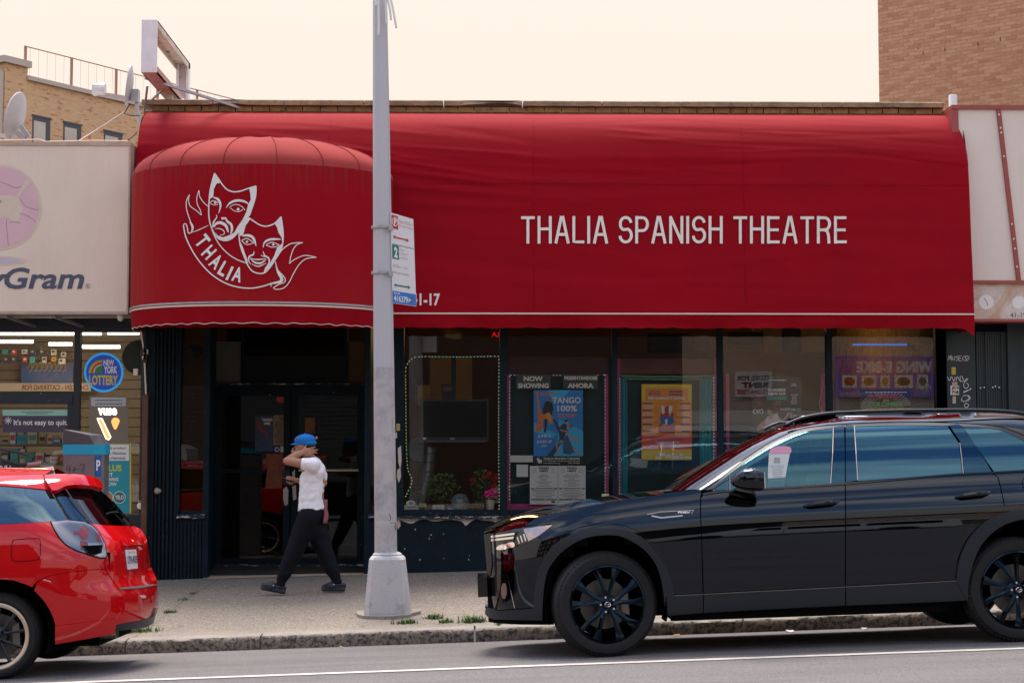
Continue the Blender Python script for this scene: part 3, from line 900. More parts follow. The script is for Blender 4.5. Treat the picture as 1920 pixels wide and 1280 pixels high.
fr.tube([(AX0, 18.96, 3.16), (AX1, 18.96, 3.16)], .014, 6)
fr.build('frame', m_steel, aw)
strokes('lettering', [([tuple(q) for q in np.concatenate([np.linspace(a, b, 5)[:-1] for a, b in zip(np.array(p)[:-1], np.array(p)[1:])] + [np.array(p)[-1:]])], w) for p, w in sign_strokes('THALIA SPANISH THEATRE', (977, 405.5, 1587, 457), 5.3)],
        awning_hit, m_cream_print, aw, .012)
letters('41-17', (771, 550, 825, 573), awning_hit, m_cream_print, aw, bold=.03, offset=.006)

# entrance hood: bowed front with a gored half dome
hood = thing('entrance_awning', 'bowed red entrance hood with faded pink dome and white theatre masks emblem', 'awning', (-2.5, 18.9, 2.9))
HXC, HYC, HA, HB, HE = (wx(245, 18.9) + wx(735, 18.9)) / 2, 18.9, (wx(735, 18.9) - wx(245, 18.9)) / 2, 1.15, 2.15
ZB, ZT, ZA = 3.13, 4.665, 5.13
def hood_plan(a):
    c, s = math.cos(a), math.sin(a)
    return (HXC - HA * math.copysign(abs(c) ** (2 / HE), c), HYC - HB * abs(s) ** (2 / HE))
def hood_phi(q):
    return (np.abs(q[:, 0] - HXC) / HA) ** HE + (np.clip(HYC - q[:, 1], 0, None) / HB) ** HE - 1
def hood_hit(pts):
    d = rays(pts); d = d / d[:, 1:2]
    lo, hi = np.full(len(d), 17.0), np.full(len(d), 18.88)
    for _ in range(40):
        m = (lo + hi) / 2; out = hood_phi(CO + d * m[:, None]) > 0
        lo = np.where(out, m, lo); hi = np.where(out, hi, m)
    q = CO + d * lo[:, None]; e = 1e-3
    g = np.stack([(hood_phi(q + np.array(v) * e) - hood_phi(q - np.array(v) * e)) for v in ((1, 0, 0), (0, 1, 0), (0, 0, 1))], 1)
    return q, g / np.linalg.norm(g, axis=1)[:, None]
NA = 120; V, F = [], []
for i in range(NA + 1):
    a = math.pi * i / NA; x, y = hood_plan(a)
    for k in range(13):
        t = k / 12; V.append((x, y - .010 * math.sin(math.pi * t) * math.sin(a), ZB + (ZT - ZB) * t))
    if i: b = (i - 1) * 13; F += [(b + k, b + 13 + k, b + 14 + k, b + 1 + k) for k in range(12)]
mk('front_panel', V, F, m_redfront, hood, smooth=True)
gores = 9
for g in range(gores):
    V, F = [], []; na, nk = 8, 12
    for i in range(na + 1):
        a = math.pi * (g + i / na) / gores; x, y = hood_plan(a)
        for k in range(nk + 1):
            f = math.pi / 2 * k / nk; r = math.cos(f)
            puff = 1 - .012 * math.sin(math.pi * i / na) * 0
            V.append((HXC + (x - HXC) * r, HYC + (y - HYC) * r, ZT + (ZA - ZT) * math.sin(f) - .012 * math.sin(math.pi * i / na) * math.sin(2 * f)))
        if i: b = (i - 1) * (nk + 1); F += [(b + k, b + nk + 1 + k, b + nk + 2 + k, b + 1 + k) for k in range(nk)]
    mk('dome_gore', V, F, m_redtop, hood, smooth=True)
sm = MB()
for g in range(1, gores):
    a = math.pi * g / gores; x, y = hood_plan(a)
    sm.tube([(HXC + (x - HXC) * math.cos(f), HYC + (y - HYC) * math.cos(f), ZT + (ZA - ZT) * math.sin(f) + .002) for f in np.linspace(0, 1.5, 14)], .006, 5)
sm.build('dome_seam', M('seam_red', (.24, .03, .03), .9, spec=.05), hood)
V, F = [], []; NV = 300
for i in range(NV + 1):
    a = math.pi * i / NV; x, y = hood_plan(a); s = i / NV * 46
    wav = .022 * (.5 + .5 * math.sin(s * 2 * math.pi * .5)) * (.4 + .6 * abs(noise.noise(Vector((s * .35, 0, 2))))) 
    for k in range(4):
        t = k / 3; o_ = .025 * t * t
        V.append((x + (HXC - x) * .012 * t, y + .045 * t + o_ * math.sin(s * 1.3) * .6, ZB - t * (.185 + wav)))
    if i: b = (i - 1) * 4; F += [(b + k, b + 4 + k, b + 5 + k, b + 1 + k) for k in range(3)]
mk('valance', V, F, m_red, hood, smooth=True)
MB().tube([(*hood_plan(math.pi * i / 90), ZB) for i in range(91)], .011, 6).build('piping', m_piping, hood, smooth=True)
MB().tube([Vector(V[i * 4 + 3]) for i in range(NV + 1)], .0045, 5).build('hem_piping', m_piping, hood)
fr = MB()
fr.tube([(*hood_plan(math.pi * i / 30), ZB + .03) for i in range(31)], .013, 6)
for a in (.6, 1.57, 2.5):
    x, y = hood_plan(a); fr.tube([(x, y + .02, ZB + .03), (x, FY, ZB + .03)], .012, 6)
fr.build('frame', m_steel, hood)
# --- the masks emblem
def E(l): return [(320 + x / 4.74, 300 + y / 4.74) for x, y in l]
def SP(l, w, st=1.2): return (spline(E(l), st), np.array(w) / 4.74 if not np.isscalar(w) else w / 4.74)
mask1 = [(395, 120), (375, 190), (355, 280), (345, 400), (345, 500), (360, 580), (390, 650), (430, 700), (490, 718), (545, 700), (595, 650), (640, 575), (655, 540)]
mask1b = [(700, 500), (735, 400), (757, 320), (760, 234)]
brow = [(760, 234), (690, 256), (620, 280), (560, 285), (510, 268), (470, 230), (430, 170), (395, 122)]
mask2 = [(682, 507), (640, 570), (612, 640), (615, 720), (630, 790), (660, 870), (690, 940), (730, 990), (790, 1010), (840, 1000), (880, 960), (920, 900), (970, 820), (995, 740), (998, 640), (981, 507)]
brow2 = [(981, 507), (930, 560), (880, 585), (830, 590), (780, 572), (720, 532), (682, 507)]
L = [SP(mask1, 11), SP(mask1b, 11), SP(brow, 11), SP(mask2, 11), SP(brow2, 11),
     SP([(497, 430), (520, 395), (560, 370), (610, 362), (660, 372), (692, 392)], (3, 18, 22, 20, 10)),
     SP([(526, 425), (560, 402), (600, 400), (640, 420), (662, 448)], 6), SP([(535, 430), (565, 452), (605, 462), (645, 442)], 6),
     SP([(355, 385), (375, 365), (400, 368), (425, 385)], 7), SP([(360, 390), (390, 402), (425, 398)], 6),
     SP([(385, 335), (425, 352), (446, 395), (444, 430), (430, 476)], (8, 22, 20, 12, 4)),
     SP([(410, 488), (414, 512), (388, 552), (378, 600)], (5, 10, 14, 8)), SP([(455, 522), (492, 520)], (22, 16)), SP([(492, 512), (505, 545), (540, 575), (548, 620), (536, 660)], (8, 20, 22, 20, 8)),
     SP([(388, 598), (410, 568), (450, 560), (495, 588), (516, 645)], (10, 24, 26, 24, 8)), SP([(398, 612), (440, 612), (476, 632), (478, 660), (440, 672)], (4, 8, 8, 6, 4)),
     SP([(640, 676), (690, 672), (735, 695), (762, 768)], (14, 24, 22, 4)), SP([(822, 780), (836, 735), (885, 708), (980, 706)], (4, 18, 20, 6)),
     SP([(634, 718), (680, 700), (742, 737)], 8), SP([(634, 720), (680, 754), (742, 737)], 7), SP([(848, 757), (900, 734), (965, 756)], 8), SP([(850, 758), (910, 778), (965, 757)], 7),
     SP([(742, 812), (736, 842), (702, 858), (694, 895), (716, 930)], (4, 14, 14, 10, 4)), SP([(822, 812), (838, 852), (870, 872), (876, 912), (850, 952)], (4, 14, 14, 12, 4)), SP([(805, 850), (840, 862)], 8),
     SP([(702, 872), (760, 886), (850, 880)], (4, 12, 6)), SP([(712, 880), (750, 912), (800, 918), (846, 890)], (4, 16, 16, 6)), SP([(722, 926), (780, 946), (850, 918)], (3, 12, 4)),
     SP([(122, 588), (140, 680), (190, 790), (260, 900), (360, 1010), (480, 1090), (600, 1130), (720, 1140), (830, 1120), (900, 1095)], 11),
     SP([(365, 600), (400, 690), (450, 770), (520, 840), (600, 890), (680, 918)], 9),
     SP([(122, 588), (124, 574), (142, 570), (156, 605), (162, 645), (178, 652), (196, 640)], 9), SP([(190, 646), (250, 625), (340, 584)], (5, 8, 4)), SP([(178, 552), (196, 580), (202, 610), (192, 642)], (8, 20, 18, 8)),
     SP([(186, 556), (160, 480), (146, 420), (150, 360), (175, 310)], 8), SP([(175, 310), (166, 360), (182, 412), (232, 450), (279, 492)], 7), SP([(279, 492), (270, 450), (242, 390), (240, 330), (258, 272)], 7), SP([(258, 272), (266, 330), (300, 380), (340, 416)], 7),
     SP([(958, 842), (1000, 790), (1070, 745), (1172, 735)], 9), SP([(1172, 735), (1120, 755), (1086, 800), (1066, 860), (1053, 923)], 8), SP([(1053, 923), (1100, 885), (1190, 850), (1291, 866)], 8),
     SP([(1291, 866), (1200, 880), (1140, 930), (1090, 1010), (1050, 1090), (1000, 1140), (935, 1150), (912, 1136)], 8), SP([(912, 1136), (960, 1108), (1012, 1085), (1014, 1050), (985, 1015), (950, 975), (930, 905)], 9),
     SP([(935, 930), (955, 1000), (985, 1050), (975, 1082), (900, 1100), (892, 1130)], (8, 16, 26, 26, 16, 4))]
strokes('mask_lines', L, hood_hit, m_white, hood, .018)
for i, pl in enumerate(([(395, 122), (428, 172), (442, 208), (412, 213), (388, 262), (384, 328), (350, 352), (356, 282), (376, 192)],
           [(758, 236), (700, 256), (710, 300), (714, 355), (690, 400), (672, 470), (640, 535), (600, 590), (570, 645), (530, 668), (470, 690), (425, 675), (395, 640), (430, 698), (490, 714), (545, 697), (600, 640), (655, 545), (700, 498), (735, 400), (755, 320)],
           [(682, 508), (712, 524), (668, 585), (648, 662), (620, 680), (615, 625), (642, 570)], [(980, 510), (996, 640), (993, 740), (985, 690), (958, 648), (945, 600), (925, 568)],
           [(990, 745), (968, 820), (920, 898), (880, 958), (825, 1003), (842, 955), (885, 915), (922, 850), (945, 780)], [(617, 725), (640, 765), (662, 830), (682, 880), (690, 935), (662, 868), (632, 790)])):
    decal('mask_shade', E(pl), hood_hit, m_white, hood, .0172, grid=6)
for cxp, cyp, r_ in ((602, 440, 13), (400, 382, 11), (680, 728, 11), (912, 755, 11)):
    decal('mask_eye', E([(cxp + r_ * math.cos(t), cyp + r_ * math.sin(t)) for t in np.linspace(0, 6.28, 12)[:-1]]), hood_hit, m_white, hood, .018, grid=6)
for ch, c, u, r_, w_ in (('T', (288, 722), (.8, -.6), (.6, .8), 78), ('H', (345, 822), (.72, -.69), (.69, .72), 72), ('A', (408, 903), (.6, -.8), (.8, .6), 80),
                         ('L', (475, 968), (.5, -.87), (.87, .5), 62), ('I', (527, 1008), (.42, -.9), (.9, .42), 22), ('A', (597, 1018), (.25, -.97), (.97, .25), 84)):
    c, u, r_ = np.array(c, float), np.array(u), np.array(r_); h = 66
    q = [c - r_ * w_ / 2 + u * h, c + r_ * w_ / 2 + u * h, c + r_ * w_ / 2 - u * h, c - r_ * w_ / 2 - u * h]
    letters(ch, None, hood_hit, m_white, hood, bold=.028, quad=E(q), offset=.018)
# ================================================================== left shop
ls = thing('grocery_shop', 'corner store with glazed front left of the theatre, fluorescent lit', 'shop', (-5.5, FY + .3, 0))
LX0, LX1 = -9.0, wx(268, FY)
m_dkframe = M('dark_blue_frame', (.012, .020, .032), .45, var=.3, vscale=5, layers=peel(.06, (.55, .5, .45)))
m_slat = M('slatwall', (.27, .20, .13), .7, var=.15, vscale=1.5)
m_tube = M('tube_light', (1, .95, .85), .5, emit=(1.0, .90, .74), estr=3.0)
box('inner_floor', LX0, LX1, FY + .2, FY + 6, -.08, .02, M('shop_floor', (.25, .22, .18), .5), ls)
box('inner_ceiling', LX0, LX1, FY + .15, FY + 6, 3.18, 3.22, M('shop_ceiling', (.62, .55, .45), .8), ls)
box('inner_wall', LX1 - .06, LX1, FY + .15, FY + 6, .02, 3.18, m_slat, ls)
for i in range(22):
    z = .3 + i * .135
    box('wall_slat', LX0, LX1 - .07, FY + 4.2, FY + 4.26, z, z + .125, m_slat, ls)
box('inner_wall', LX0, LX1 - .07, FY + 4.28, FY + 4.34, .02, 3.18, M('slat_gap', (.12, .10, .08), .9), ls)
box('upper_wall', LX0, LX1, FY + .02, FY + .15, 3.22, 5.1, m_mortar, ls)
box('roof', LX0, LX1, FY + .16, FY + 9, 5.0, 5.08, M('roof_gravel', None), ls)
for a, b, y0, y1, Y in ((-60, 138, 625, 631, FY + 2.0), (-80, 62, 640, 645, FY + 2.6), (92, 135, 645, 651, FY + 2.6), (147, 190, 625, 629, FY + 2.2), (202, 261, 624, 629, FY + 1.5), (147, 225, 650, 656, FY + 2.8)):
    p0, p1 = P(a, y0, Y), P(b, y0, Y)
    MB().tube([(p0.x, Y, min(p0.z, 3.13)), (p1.x, Y, min(p0.z, 3.13))], .022, 8).build('tube_light', m_tube, ls)
ld = bpy.data.lights.new('shop_lamp', 'POINT'); ld.energy = 18; ld.color = (1, .84, .62); ld.shadow_soft_size = .3
lo = bpy.data.objects.new('shop_lamp', ld); lo.location = (-5.6, FY + 2.2, 2.75); col.objects.link(lo); adopt(lo, ls)
# frames and panes
for a, b in ((136, 147), (262, 271)): pbox('post', a, 600, b, 1080, FY - .02, .10, m_dkframe, ls)
for a, b in ((-160, -150),): pbox('post', a, 600, b, 1080, FY - .02, .10, m_dkframe, ls)
pbox('header', -170, 596, 272, 622, FY - .01, .12, m_dkframe, ls)
pbox('door_header', -150, 735, 136, 757, FY - .015, .08, m_dkframe, ls)
pbox('pane', -150, 622, 136, 735, FY + .03, .006, m_pane, ls)
pbox('pane', 147, 622, 262, 965, FY + .03, .006, m_pane, ls)
pbox('panel', 147, 965, 262, 1090, FY, .1, m_dkframe, ls)
dr2 = pbox('door', -150, 1060, 136, 1090, FY, .05, m_dkframe, ls)
pbox('stile', 124, 757, 136, 1060, FY, .05, m_dkframe, dr2); pbox('stile', -150, 757, -138, 1060, FY, .05, m_dkframe, dr2)
pbox('pane', -138, 757, 124, 1060, FY + .03, .006, m_pane, dr2)
pbox('rail', -138, 893, 124, 905, FY - .01, .05, m_dkframe, dr2)
pbox('push_plate', -12, 868, 40, 884, FY - .012, .015, m_blackprint, dr2)
letters('PULL', (-4, 872, 24, 881), plane_hit(FY - .012), m_white, dr2, bold=.02)
# brown pipe and gap beside the theatre
rust = M('rusty_post', (.16, .075, .045), .8, var=.6, vscale=6, fine=.2, bump=.4)
box('drain_post', wx(269, FY - .02), wx(279, FY - .02), FY - .10, FY + .02, -.1, wz(740, FY), rust, ls)
MB().tube([P(263, 610, FY - .06), P(270, 660, FY - .06), P(272, 700, FY - .06), P(274, 745, FY - .06)], .010, 6).build('cable_bundle', m_cream_print, ls)
for i in range(7):
    a = P(268 + random.uniform(-3, 6), 650 + random.uniform(0, 26), FY - .09)
    MB().box(a.x - .02, a.x + .02, a.y, a.y + .03, a.z - .03, a.z + .03).build('cable_knot', random.choice([m_cream_print, rust, m_black]), ls)
pbox('junction_box', 250, 691, 258, 703, FY - .05, .03, m_cream_print, ls)
# goods on shelves inside: each carton a thing of its own
m_shelf = M('shelf_metal', (.18, .17, .16), .5)
sh = thing('shop_shelf', 'stocked metal shelf unit behind the store door glass', 'shelf', (-5.4, FY + 1.2, .02))
SY = FY + 1.3
for z in (1.18, 1.42, 1.66, 1.90): box('shelf_board', wx(-60, SY), wx(128, SY), SY, SY + .3, z - .02, z, m_shelf, sh)
for q in (-60, 34, 128): box('upright', wx(q, SY) - .015, wx(q, SY) + .015, SY + .3, SY + .33, .02, 2.1, m_shelf, sh)
goods = [(.55, .06, .05), (.60, .50, .40), (.06, .22, .40), (.50, .34, .06), (.10, .30, .14), (.65, .62, .58), (.04, .05, .09), (.05, .36, .40)]
gm = [M('carton_%d' % i, c, .5) for i, c in enumerate(goods)]
gnames = ['red', 'cream', 'blue', 'yellow', 'green', 'white', 'black', 'turquoise']
shelfn = {1.18: 'lowest', 1.42: 'second lowest', 1.66: 'second highest', 1.90: 'topmost'}
r_ = random.Random(3)
for z in (1.18, 1.42, 1.66, 1.90):
    x = wx(2, SY); k = 0
    while x < wx(122, SY):
        w = r_.uniform(.05, .13); h = r_.uniform(.07, .19); c = r_.randrange(8)
        o = MB().box(x, x + w, SY + .02, SY + .02 + r_.uniform(.05, .12), z + .001, z + h).box(x + w * .12, x + w * .88, SY + .016, SY + .0205, z + h * .3, z + h * .72).build('carton', gm[c])
        o.data.materials.append(gm[(c + 3) % 8])
        for pi, p in enumerate(o.data.polygons):
            if pi >= 6: p.material_index = 1
        k += 1; ordn = ['first', 'second', 'third', 'fourth', 'fifth', 'sixth', 'seventh', 'eighth', 'ninth', 'tenth', 'eleventh', 'twelfth'][k - 1]
        tag(o, f'{gnames[c]} carton, {ordn} along the {shelfn[z]} shelf from the picture edge, behind the store door', 'carton', 'cartons on the store shelf')
        x += w + r_.uniform(.004, .02)
# banners along the shop's back wall
bw = tag(pbox('wall_banner', 40, 683, 137, 720, FY + 3.9, .02, M('banner_blue', (.03, .12, .28), .6, var=.9, vscale=3, vcol=(.20, .15, .32)), None), 'blue banner high on the back wall of the store', 'banner')
strokes('ochre_script', [(spline([(52 + k * 9, 690), (58 + k * 9, 679), (60 + k * 9, 692), (55 + k * 9, 696)], 2), 2.2) for k in range(8)], plane_hit(FY + 3.9), M('ochre_print', (.45, .28, .03), .6), bw)
bw2 = tag(pbox('wall_banner', -40, 718, 170, 733, FY + 3.85, .02, M('banner_cream', (.60, .48, .36), .6), None), 'cream banner with brown catering letters under the blue one', 'banner')
letters('CHICKEN - CATERING FOR', (40, 721, 166, 731), plane_hit(FY + 3.85), M('brown_print', (.30, .06, .02), .6), bw2, bold=.02, mirror=True)

# packets hanging on the back wall
r_ = random.Random(9)
for row in range(2):
    for k in range(7):
        c = r_.randrange(8); x = 4 + k * 18 + r_.uniform(-3, 3); y = 655 + row * 14 if k < 6 else 660 + row * 12
        o = tag(pbox('hanging_packet', x, y, x + r_.uniform(8, 13), y + r_.uniform(8, 12), FY + 3.6 - row * .1, .04, gm[c]), f"{gnames[c]} packet hanging {['first', 'second', 'third', 'fourth', 'fifth', 'sixth', 'seventh'][k]} in the {['upper', 'lower'][row]} row high on the store back wall", 'packet', 'packets hanging in the store')
        decal('packet_label', rectpoly(x + 2, y + 2, x + 7, y + 6), plane_hit(FY + 3.6 - row * .1), gm[(c + 5) % 8], o)
# shop sign
sg = thing('shop_sign', 'large cream light box sign reading Gram with faded pink globe', 'sign', (-6.8, 18.9, 3.14))
SGY = 18.9
m_signcream = M('sign_cream', (.82, .69, .57), .55, var=.10, vscale=1.2, streak=.12, streak_col=(.50, .40, .33), spec=.3)
m_signedge = M('sign_edge', (.20, .10, .07), .6, var=.4)
sxa, sxb = -9.2, wx(243, SGY, 430)
szt, szb = wz(270, SGY, 120), wz(587, SGY, 120)
box('face', sxa, sxb - .02, SGY, SGY + .05, szb + .02, szt - .02, m_signcream, sg)
MB().box(sxa, sxb, SGY - .012, SGY + .45, szt - .02, szt + .02).box(sxa, sxb, SGY - .012, SGY + .45, szb - .012, szb + .02).build('trim', M('sign_trim', (.55, .42, .34), .5, var=.3, vscale=6), sg)
box('side', sxb - .02, sxb, SGY - .010, SGY + .45, szb + .02, szt - .02, M('sign_trim', None), sg)
box('back', sxa, sxb - .021, SGY + .051, SGY + .44, szb + .021, szt - .021, m_signedge, sg)
h = plane_hit(SGY)
m_pink = M('globe_pink', (.72, .47, .52), .6, var=.12, vscale=2)
circ = lambda cx_, cy_, r1, n=48, ry=None: [(cx_ + r1 * math.cos(t), cy_ + (ry or r1) * math.sin(t)) for t in np.linspace(0, 2 * math.pi, n + 1)[:-1]]
m_ghost = M('ghost_cream', (.70, .59, .47), .6, var=.1)
decal('globe_halo', circ(-2, 389, 80.5), h, m_ghost, sg, .003)
decal('globe', circ(-2, 389, 76), h, m_pink, sg, .0045)
for pl in ([(-30, 372), (-5, 367), (22, 366), (34, 370), (38, 381), (44, 392), (40, 402), (36, 412), (25, 418), (18, 410), (12, 405), (0, 410), (-30, 412)], [(32, 368), (48, 337), (55, 336), (60, 343), (46, 356), (36, 370)], [(-40, 375), (-10, 372), (5, 378), (-15, 384), (-40, 386)]):
    decal('bare_patch', pl, h, m_ghost, sg, .006)
cr_ = [[(12, 411), (14, 440), (16, 461)], [(36, 400), (52, 405), (68, 416)], [(38, 372), (50, 388), (72, 394)], [(-10, 338), (12, 345), (28, 352), (40, 350)], [(28, 455), (30, 456)], [(18, 417), (28, 416), (38, 419)]]
strokes('cracks', [(spline(c, 3), .9) for c in cr_], h, M('crack_grey', (.32, .27, .28), .8), sg, .0072)
decal('globe_shadow', circ(-12, 489, 62, 40, 9), h, m_ghost, sg, .003); decal('globe_shadow', circ(-16, 488, 54, 40, 6.5), h, M('lilac_print', (.55, .48, .58), .6), sg, .0045)
m_navy = M('navy_grey_print', (.075, .085, .13), .55)
letters('Gram', (8, 501.5, 158, 542), h, m_navy, sg, bold=.022, shear=.22, offset=.005)
letters('Money', (-200, 502, 14, 552), h, m_navy, sg, bold=.022, shear=.22, offset=.005)
strokes('registered_mark', [(circ(165, 536.5, 4.2, 18) + [circ(165, 536.5, 4.2, 18)[0]], .7)], h, m_navy, sg); letters('R', (163.2, 534.2, 166.8, 538.8), h, m_navy, sg)
MB().lathe([(.0, -.075), (.03, -.06), (.04, -.02), (.045, 0)], (wx(226, SGY + .1, 590), SGY + .1, szb - .013), n=14).build('lamp_socket', m_white, sg)
for q in (20, 110): MB().bar((wx(q, SGY + .4), SGY + .1, szb - .03), (wx(q + 30, SGY + .4), FY, szb - .10), .03).build('bracket', m_steel, sg)

# window signs of the store
WY = FY + .024
def flat_sign(name, poly, label, cat, mat, Y=WY, thick=.006, group=None):
    """thin sheet with real thickness"""
    p, f = fill2d([poly], 400); pts, nor = plane_hit(Y)(p)
    return tag(surf_mesh(name, pts, nor, f, mat, None, thick=thick), label, cat, group)
ny = flat_sign('lottery_sign', circ(194.5, 698, 37, 56), 'round blue New York Lottery sign in the store window', 'sign', M('lottery_rim', (.02, .28, .62), .4, emit=(.02, .30, .70), estr=.25))
h = plane_hit(WY)
decal('disc', circ(194.5, 698, 33, 50), h, M('lottery_blue', (.012, .06, .36), .4, emit=(.012, .06, .36), estr=.15), ny, .002)
for k, (c, r1) in enumerate((((.60, .44, .02), 25), ((.55, .05, .03), 20.5), ((.60, .55, .50), 17), ((.05, .24, .05), 14))):
    decal('rainbow_band', [(191.5, 699.5)] + [(191.5 + r1 * math.cos(a), 699.5 + r1 * math.sin(a)) for a in np.linspace(math.pi, 1.5 * math.pi, 14)], h, M('rainbow_%d' % k, c, .5), ny, .003 + k * .0012)
letters('NEW', (194, 674, 214, 685), h, m_white, ny, bold=.04); letters('YORK', (195, 686, 220, 700), h, m_white, ny, bold=.04)
letters('LOTTERY', (167, 703, 221, 722), h, M('lottery_yellow', (.70, .55, .03), .5), ny, bold=.04)
q1 = flat_sign('quit_sign', rectpoly(5, 768, 132, 810), "purple strip reading It's not easy to quit on the store door", 'sign', M('quit_purple', (.055, .045, .075), .5))
decal('header', rectpoly(5, 768, 132, 779), h, M('mint_print', (.28, .55, .44), .5), q1, .002)
print_lines('small_print', word_rows(40, 100, 770, 777, 2, 1.2, seed=2), h, m_blackprint, q1)
letters("It's not easy to quit.", (26, 786, 127, 799.5), h, m_white, q1, bold=.018)
strokes('star', [([(15.5 - 7 * math.cos(a), 788 - 7 * math.sin(a)), (15.5 + 7 * math.cos(a), 788 + 7 * math.sin(a))], 1.2) for a in np.linspace(0, math.pi, 5)[:-1]], h, m_white, q1)
vz = flat_sign('vape_sign', rectpoly(167, 742, 240, 829), 'lit vuse vape sign under the round lottery sign', 'sign', M('vuse_grey', (.20, .17, .13), .4))
decal('warning_strip', rectpoly(171, 745, 236, 761), h, M('grey_sheet', (.45, .48, .50), .6), vz, .002)
print_lines('small_print', word_rows(174, 234, 747, 760, 2, 1.6, fill=(.8, 1), seed=4), h, m_blackprint, vz)
m_glow = M('white_neon', (1, .95, .9), .5, emit=(1, .92, .82), estr=1.6)
letters('vuse', (184, 765, 219, 778), h, m_glow, vz, bold=.04)
m_orange = M('orange_neon', (.9, .25, .08), .5, emit=(1, .30, .08), estr=.9)
strokes('neon_mark', [([(187, 786), (203, 822)], 9)], h, m_orange, vz, .003); strokes('neon_outline', [([(182.5, 784), (191, 784), (208, 819), (204, 824), (199, 822), (182.5, 784)], 1.4)], h, m_glow, vz, .005)
decal('neon_drop', spline([(216, 805), (209, 790), (214, 783), (221, 784), (224, 790)], 2, True), h, m_orange, vz, .003)
vp = flat_sign('pouch_poster', rectpoly(188, 831, 246, 962), 'turquoise poster with white warning box low in the store window', 'poster', M('poster_yellow', (.55, .50, .06), .5))
decal('field', rectpoly(188, 832, 243, 962), h, M('poster_turquoise', (.015, .30, .36), .5), vp, .002)
decal('warning_box', rectpoly(178 + 11, 833, 242, 863), h, m_white, vp, .0035)
for s_, y in (('WARNING: This product', 837), ('contains nicotine. Nicotine', 846), ('is an addictive chemical.', 855)): letters(s_, (130, y, 234, y + 6), plane_hit(WY - .001), m_blackprint, vp, bold=.008, offset=.005) if False else letters(s_[{'W': 6, 'c': 11, 'i': 9}[s_[0]]:].strip(), (190, y, 236, y + 6), h, m_blackprint, vp, bold=.008, offset=.005)
letters('PLUS', (196, 871, 228, 883), h, M('poster_lime', (.62, .60, .05), .5), vp, bold=.03)
for s_, y, x1 in (('RGET', 886, 212), ('NYTHING', 895, 222), ('KNOW', 904, 219)): letters(s_, (190, y, x1, y + 6.5), h, m_white, vp, bold=.03)
for cx_, c in ((201, (.45, .20, .05)), (224, (.03, .16, .12))):
    decal('tin', circ(cx_, 932, 11.5, 30), h, m_white, vp, .003); decal('tin_label', circ(cx_, 932, 10.3, 30), h, M('tin_%d' % cx_, c, .5), vp, .0045)
letters('YELO', (216, 928, 232, 936), h, m_white, vp, bold=.03, offset=.006)
dk = flat_sign('round_backing', circ(262, 670, 33, 40), 'dark round disc behind the store glass beside the lottery sign', 'sign', M('dark_disc', (.03, .035, .02), .6, var=.4), Y=FY + .12)

# ================================================================== right shop
rs = thing('corner_shop', 'shuttered shop with cream fascia at the far side of the theatre', 'shop', (6.2, FY + .3, 0))
RXa = wx(1772, FY, 400)
m_fascia = M('fascia_cream', (.78, .68, .60), .6, var=.08, vscale=1.1, streak=.10, streak_col=(.5, .42, .36))
m_trimred = M('trim_red', (.36, .075, .06), .55, var=.2, vscale=5)
GY = 19.2
box('fascia', RXa + .02, 11, GY, GY + .35, wz(526, GY, 1870), wz(205, GY, 1850), m_fascia, rs)
box('trim', RXa - .02, 11, GY - .03, GY + .40, wz(205.5, GY, 1850), wz(198, GY, 1850), m_trimred, rs)
box('trim', RXa - .02, RXa + .06, GY - .02, GY + .3, wz(526, GY, 1870), wz(206, GY, 1850), m_trimred, rs)
MB().bar(P(1872, 206, GY - .012), P(1910, 526, GY - .012), .05, .03, up=(0, -1, 0)).build('trim', m_trimred, rs)
for q in (215, 240, 249, 293, 420, 448, 466, 500): 
    a = P(1872 + (q - 206) * .119, q, GY - .03); MB().box(a.x - .008, a.x + .008, a.y - .006, a.y + .02, a.z - .01, a.z + .01).build('rivet', m_white, rs)
box('trim', RXa + .02, 11, GY - .025, GY + .3, wz(531.5, GY, 1870), wz(526, GY, 1870), m_trimred, rs)
def ghosted(t, pos, c):
    n = tex_noise(t, pos, 2.4, 5, .65, .6)
    c = mixc(t, ramp(t, n, [(.48, 0.0), (.62, .75)]), c, (.52, .30, .16))
    return mixc(t, ramp(t, tex_noise(t, pos, 14, 3, .7), [(.62, 0.0), (.68, .6)]), c, (.30, .22, .20))
band = box('band', RXa + .02, 11, GY + .02, GY + .25, wz(598, GY, 1870), wz(531.5, GY, 1870), M('band_ghosted', (.66, .58, .53), .7, layers=ghosted), rs)
box('trim', RXa + .02, 11, GY - .01, GY + .28, wz(603, GY, 1870), wz(598, GY, 1870), m_trimred, rs)
h = plane_hit(GY + .02)
decal('clock_ghost', circ(1849, 566, 14, 30), h, m_white, rs); strokes('clock_hands', [([(1845, 559), (1850, 566)], 1), ([(1850, 566), (1852, 573)], 1)], h, m_blackprint, rs)
decal('clock_ghost', circ(1910, 567, 12, 30), h, m_white, rs)
letters('41-19', (1894, 586, 1924, 595), h, m_navy, rs, bold=.0)
m_dkteal = M('dark_steel_door', (.012, .026, .032), .5, var=.4, vscale=3)
post(1757, 1778, 596, 1060, d=.1)
box('wall', RXa, 11, FY + .3, FY + .5, -.1, 5.3, m_black, rs)
sd2 = pbox('door', 1778, 620, 1832, 1062, FY + .03, .05, m_dkteal, rs)
h = plane_hit(FY + .03)
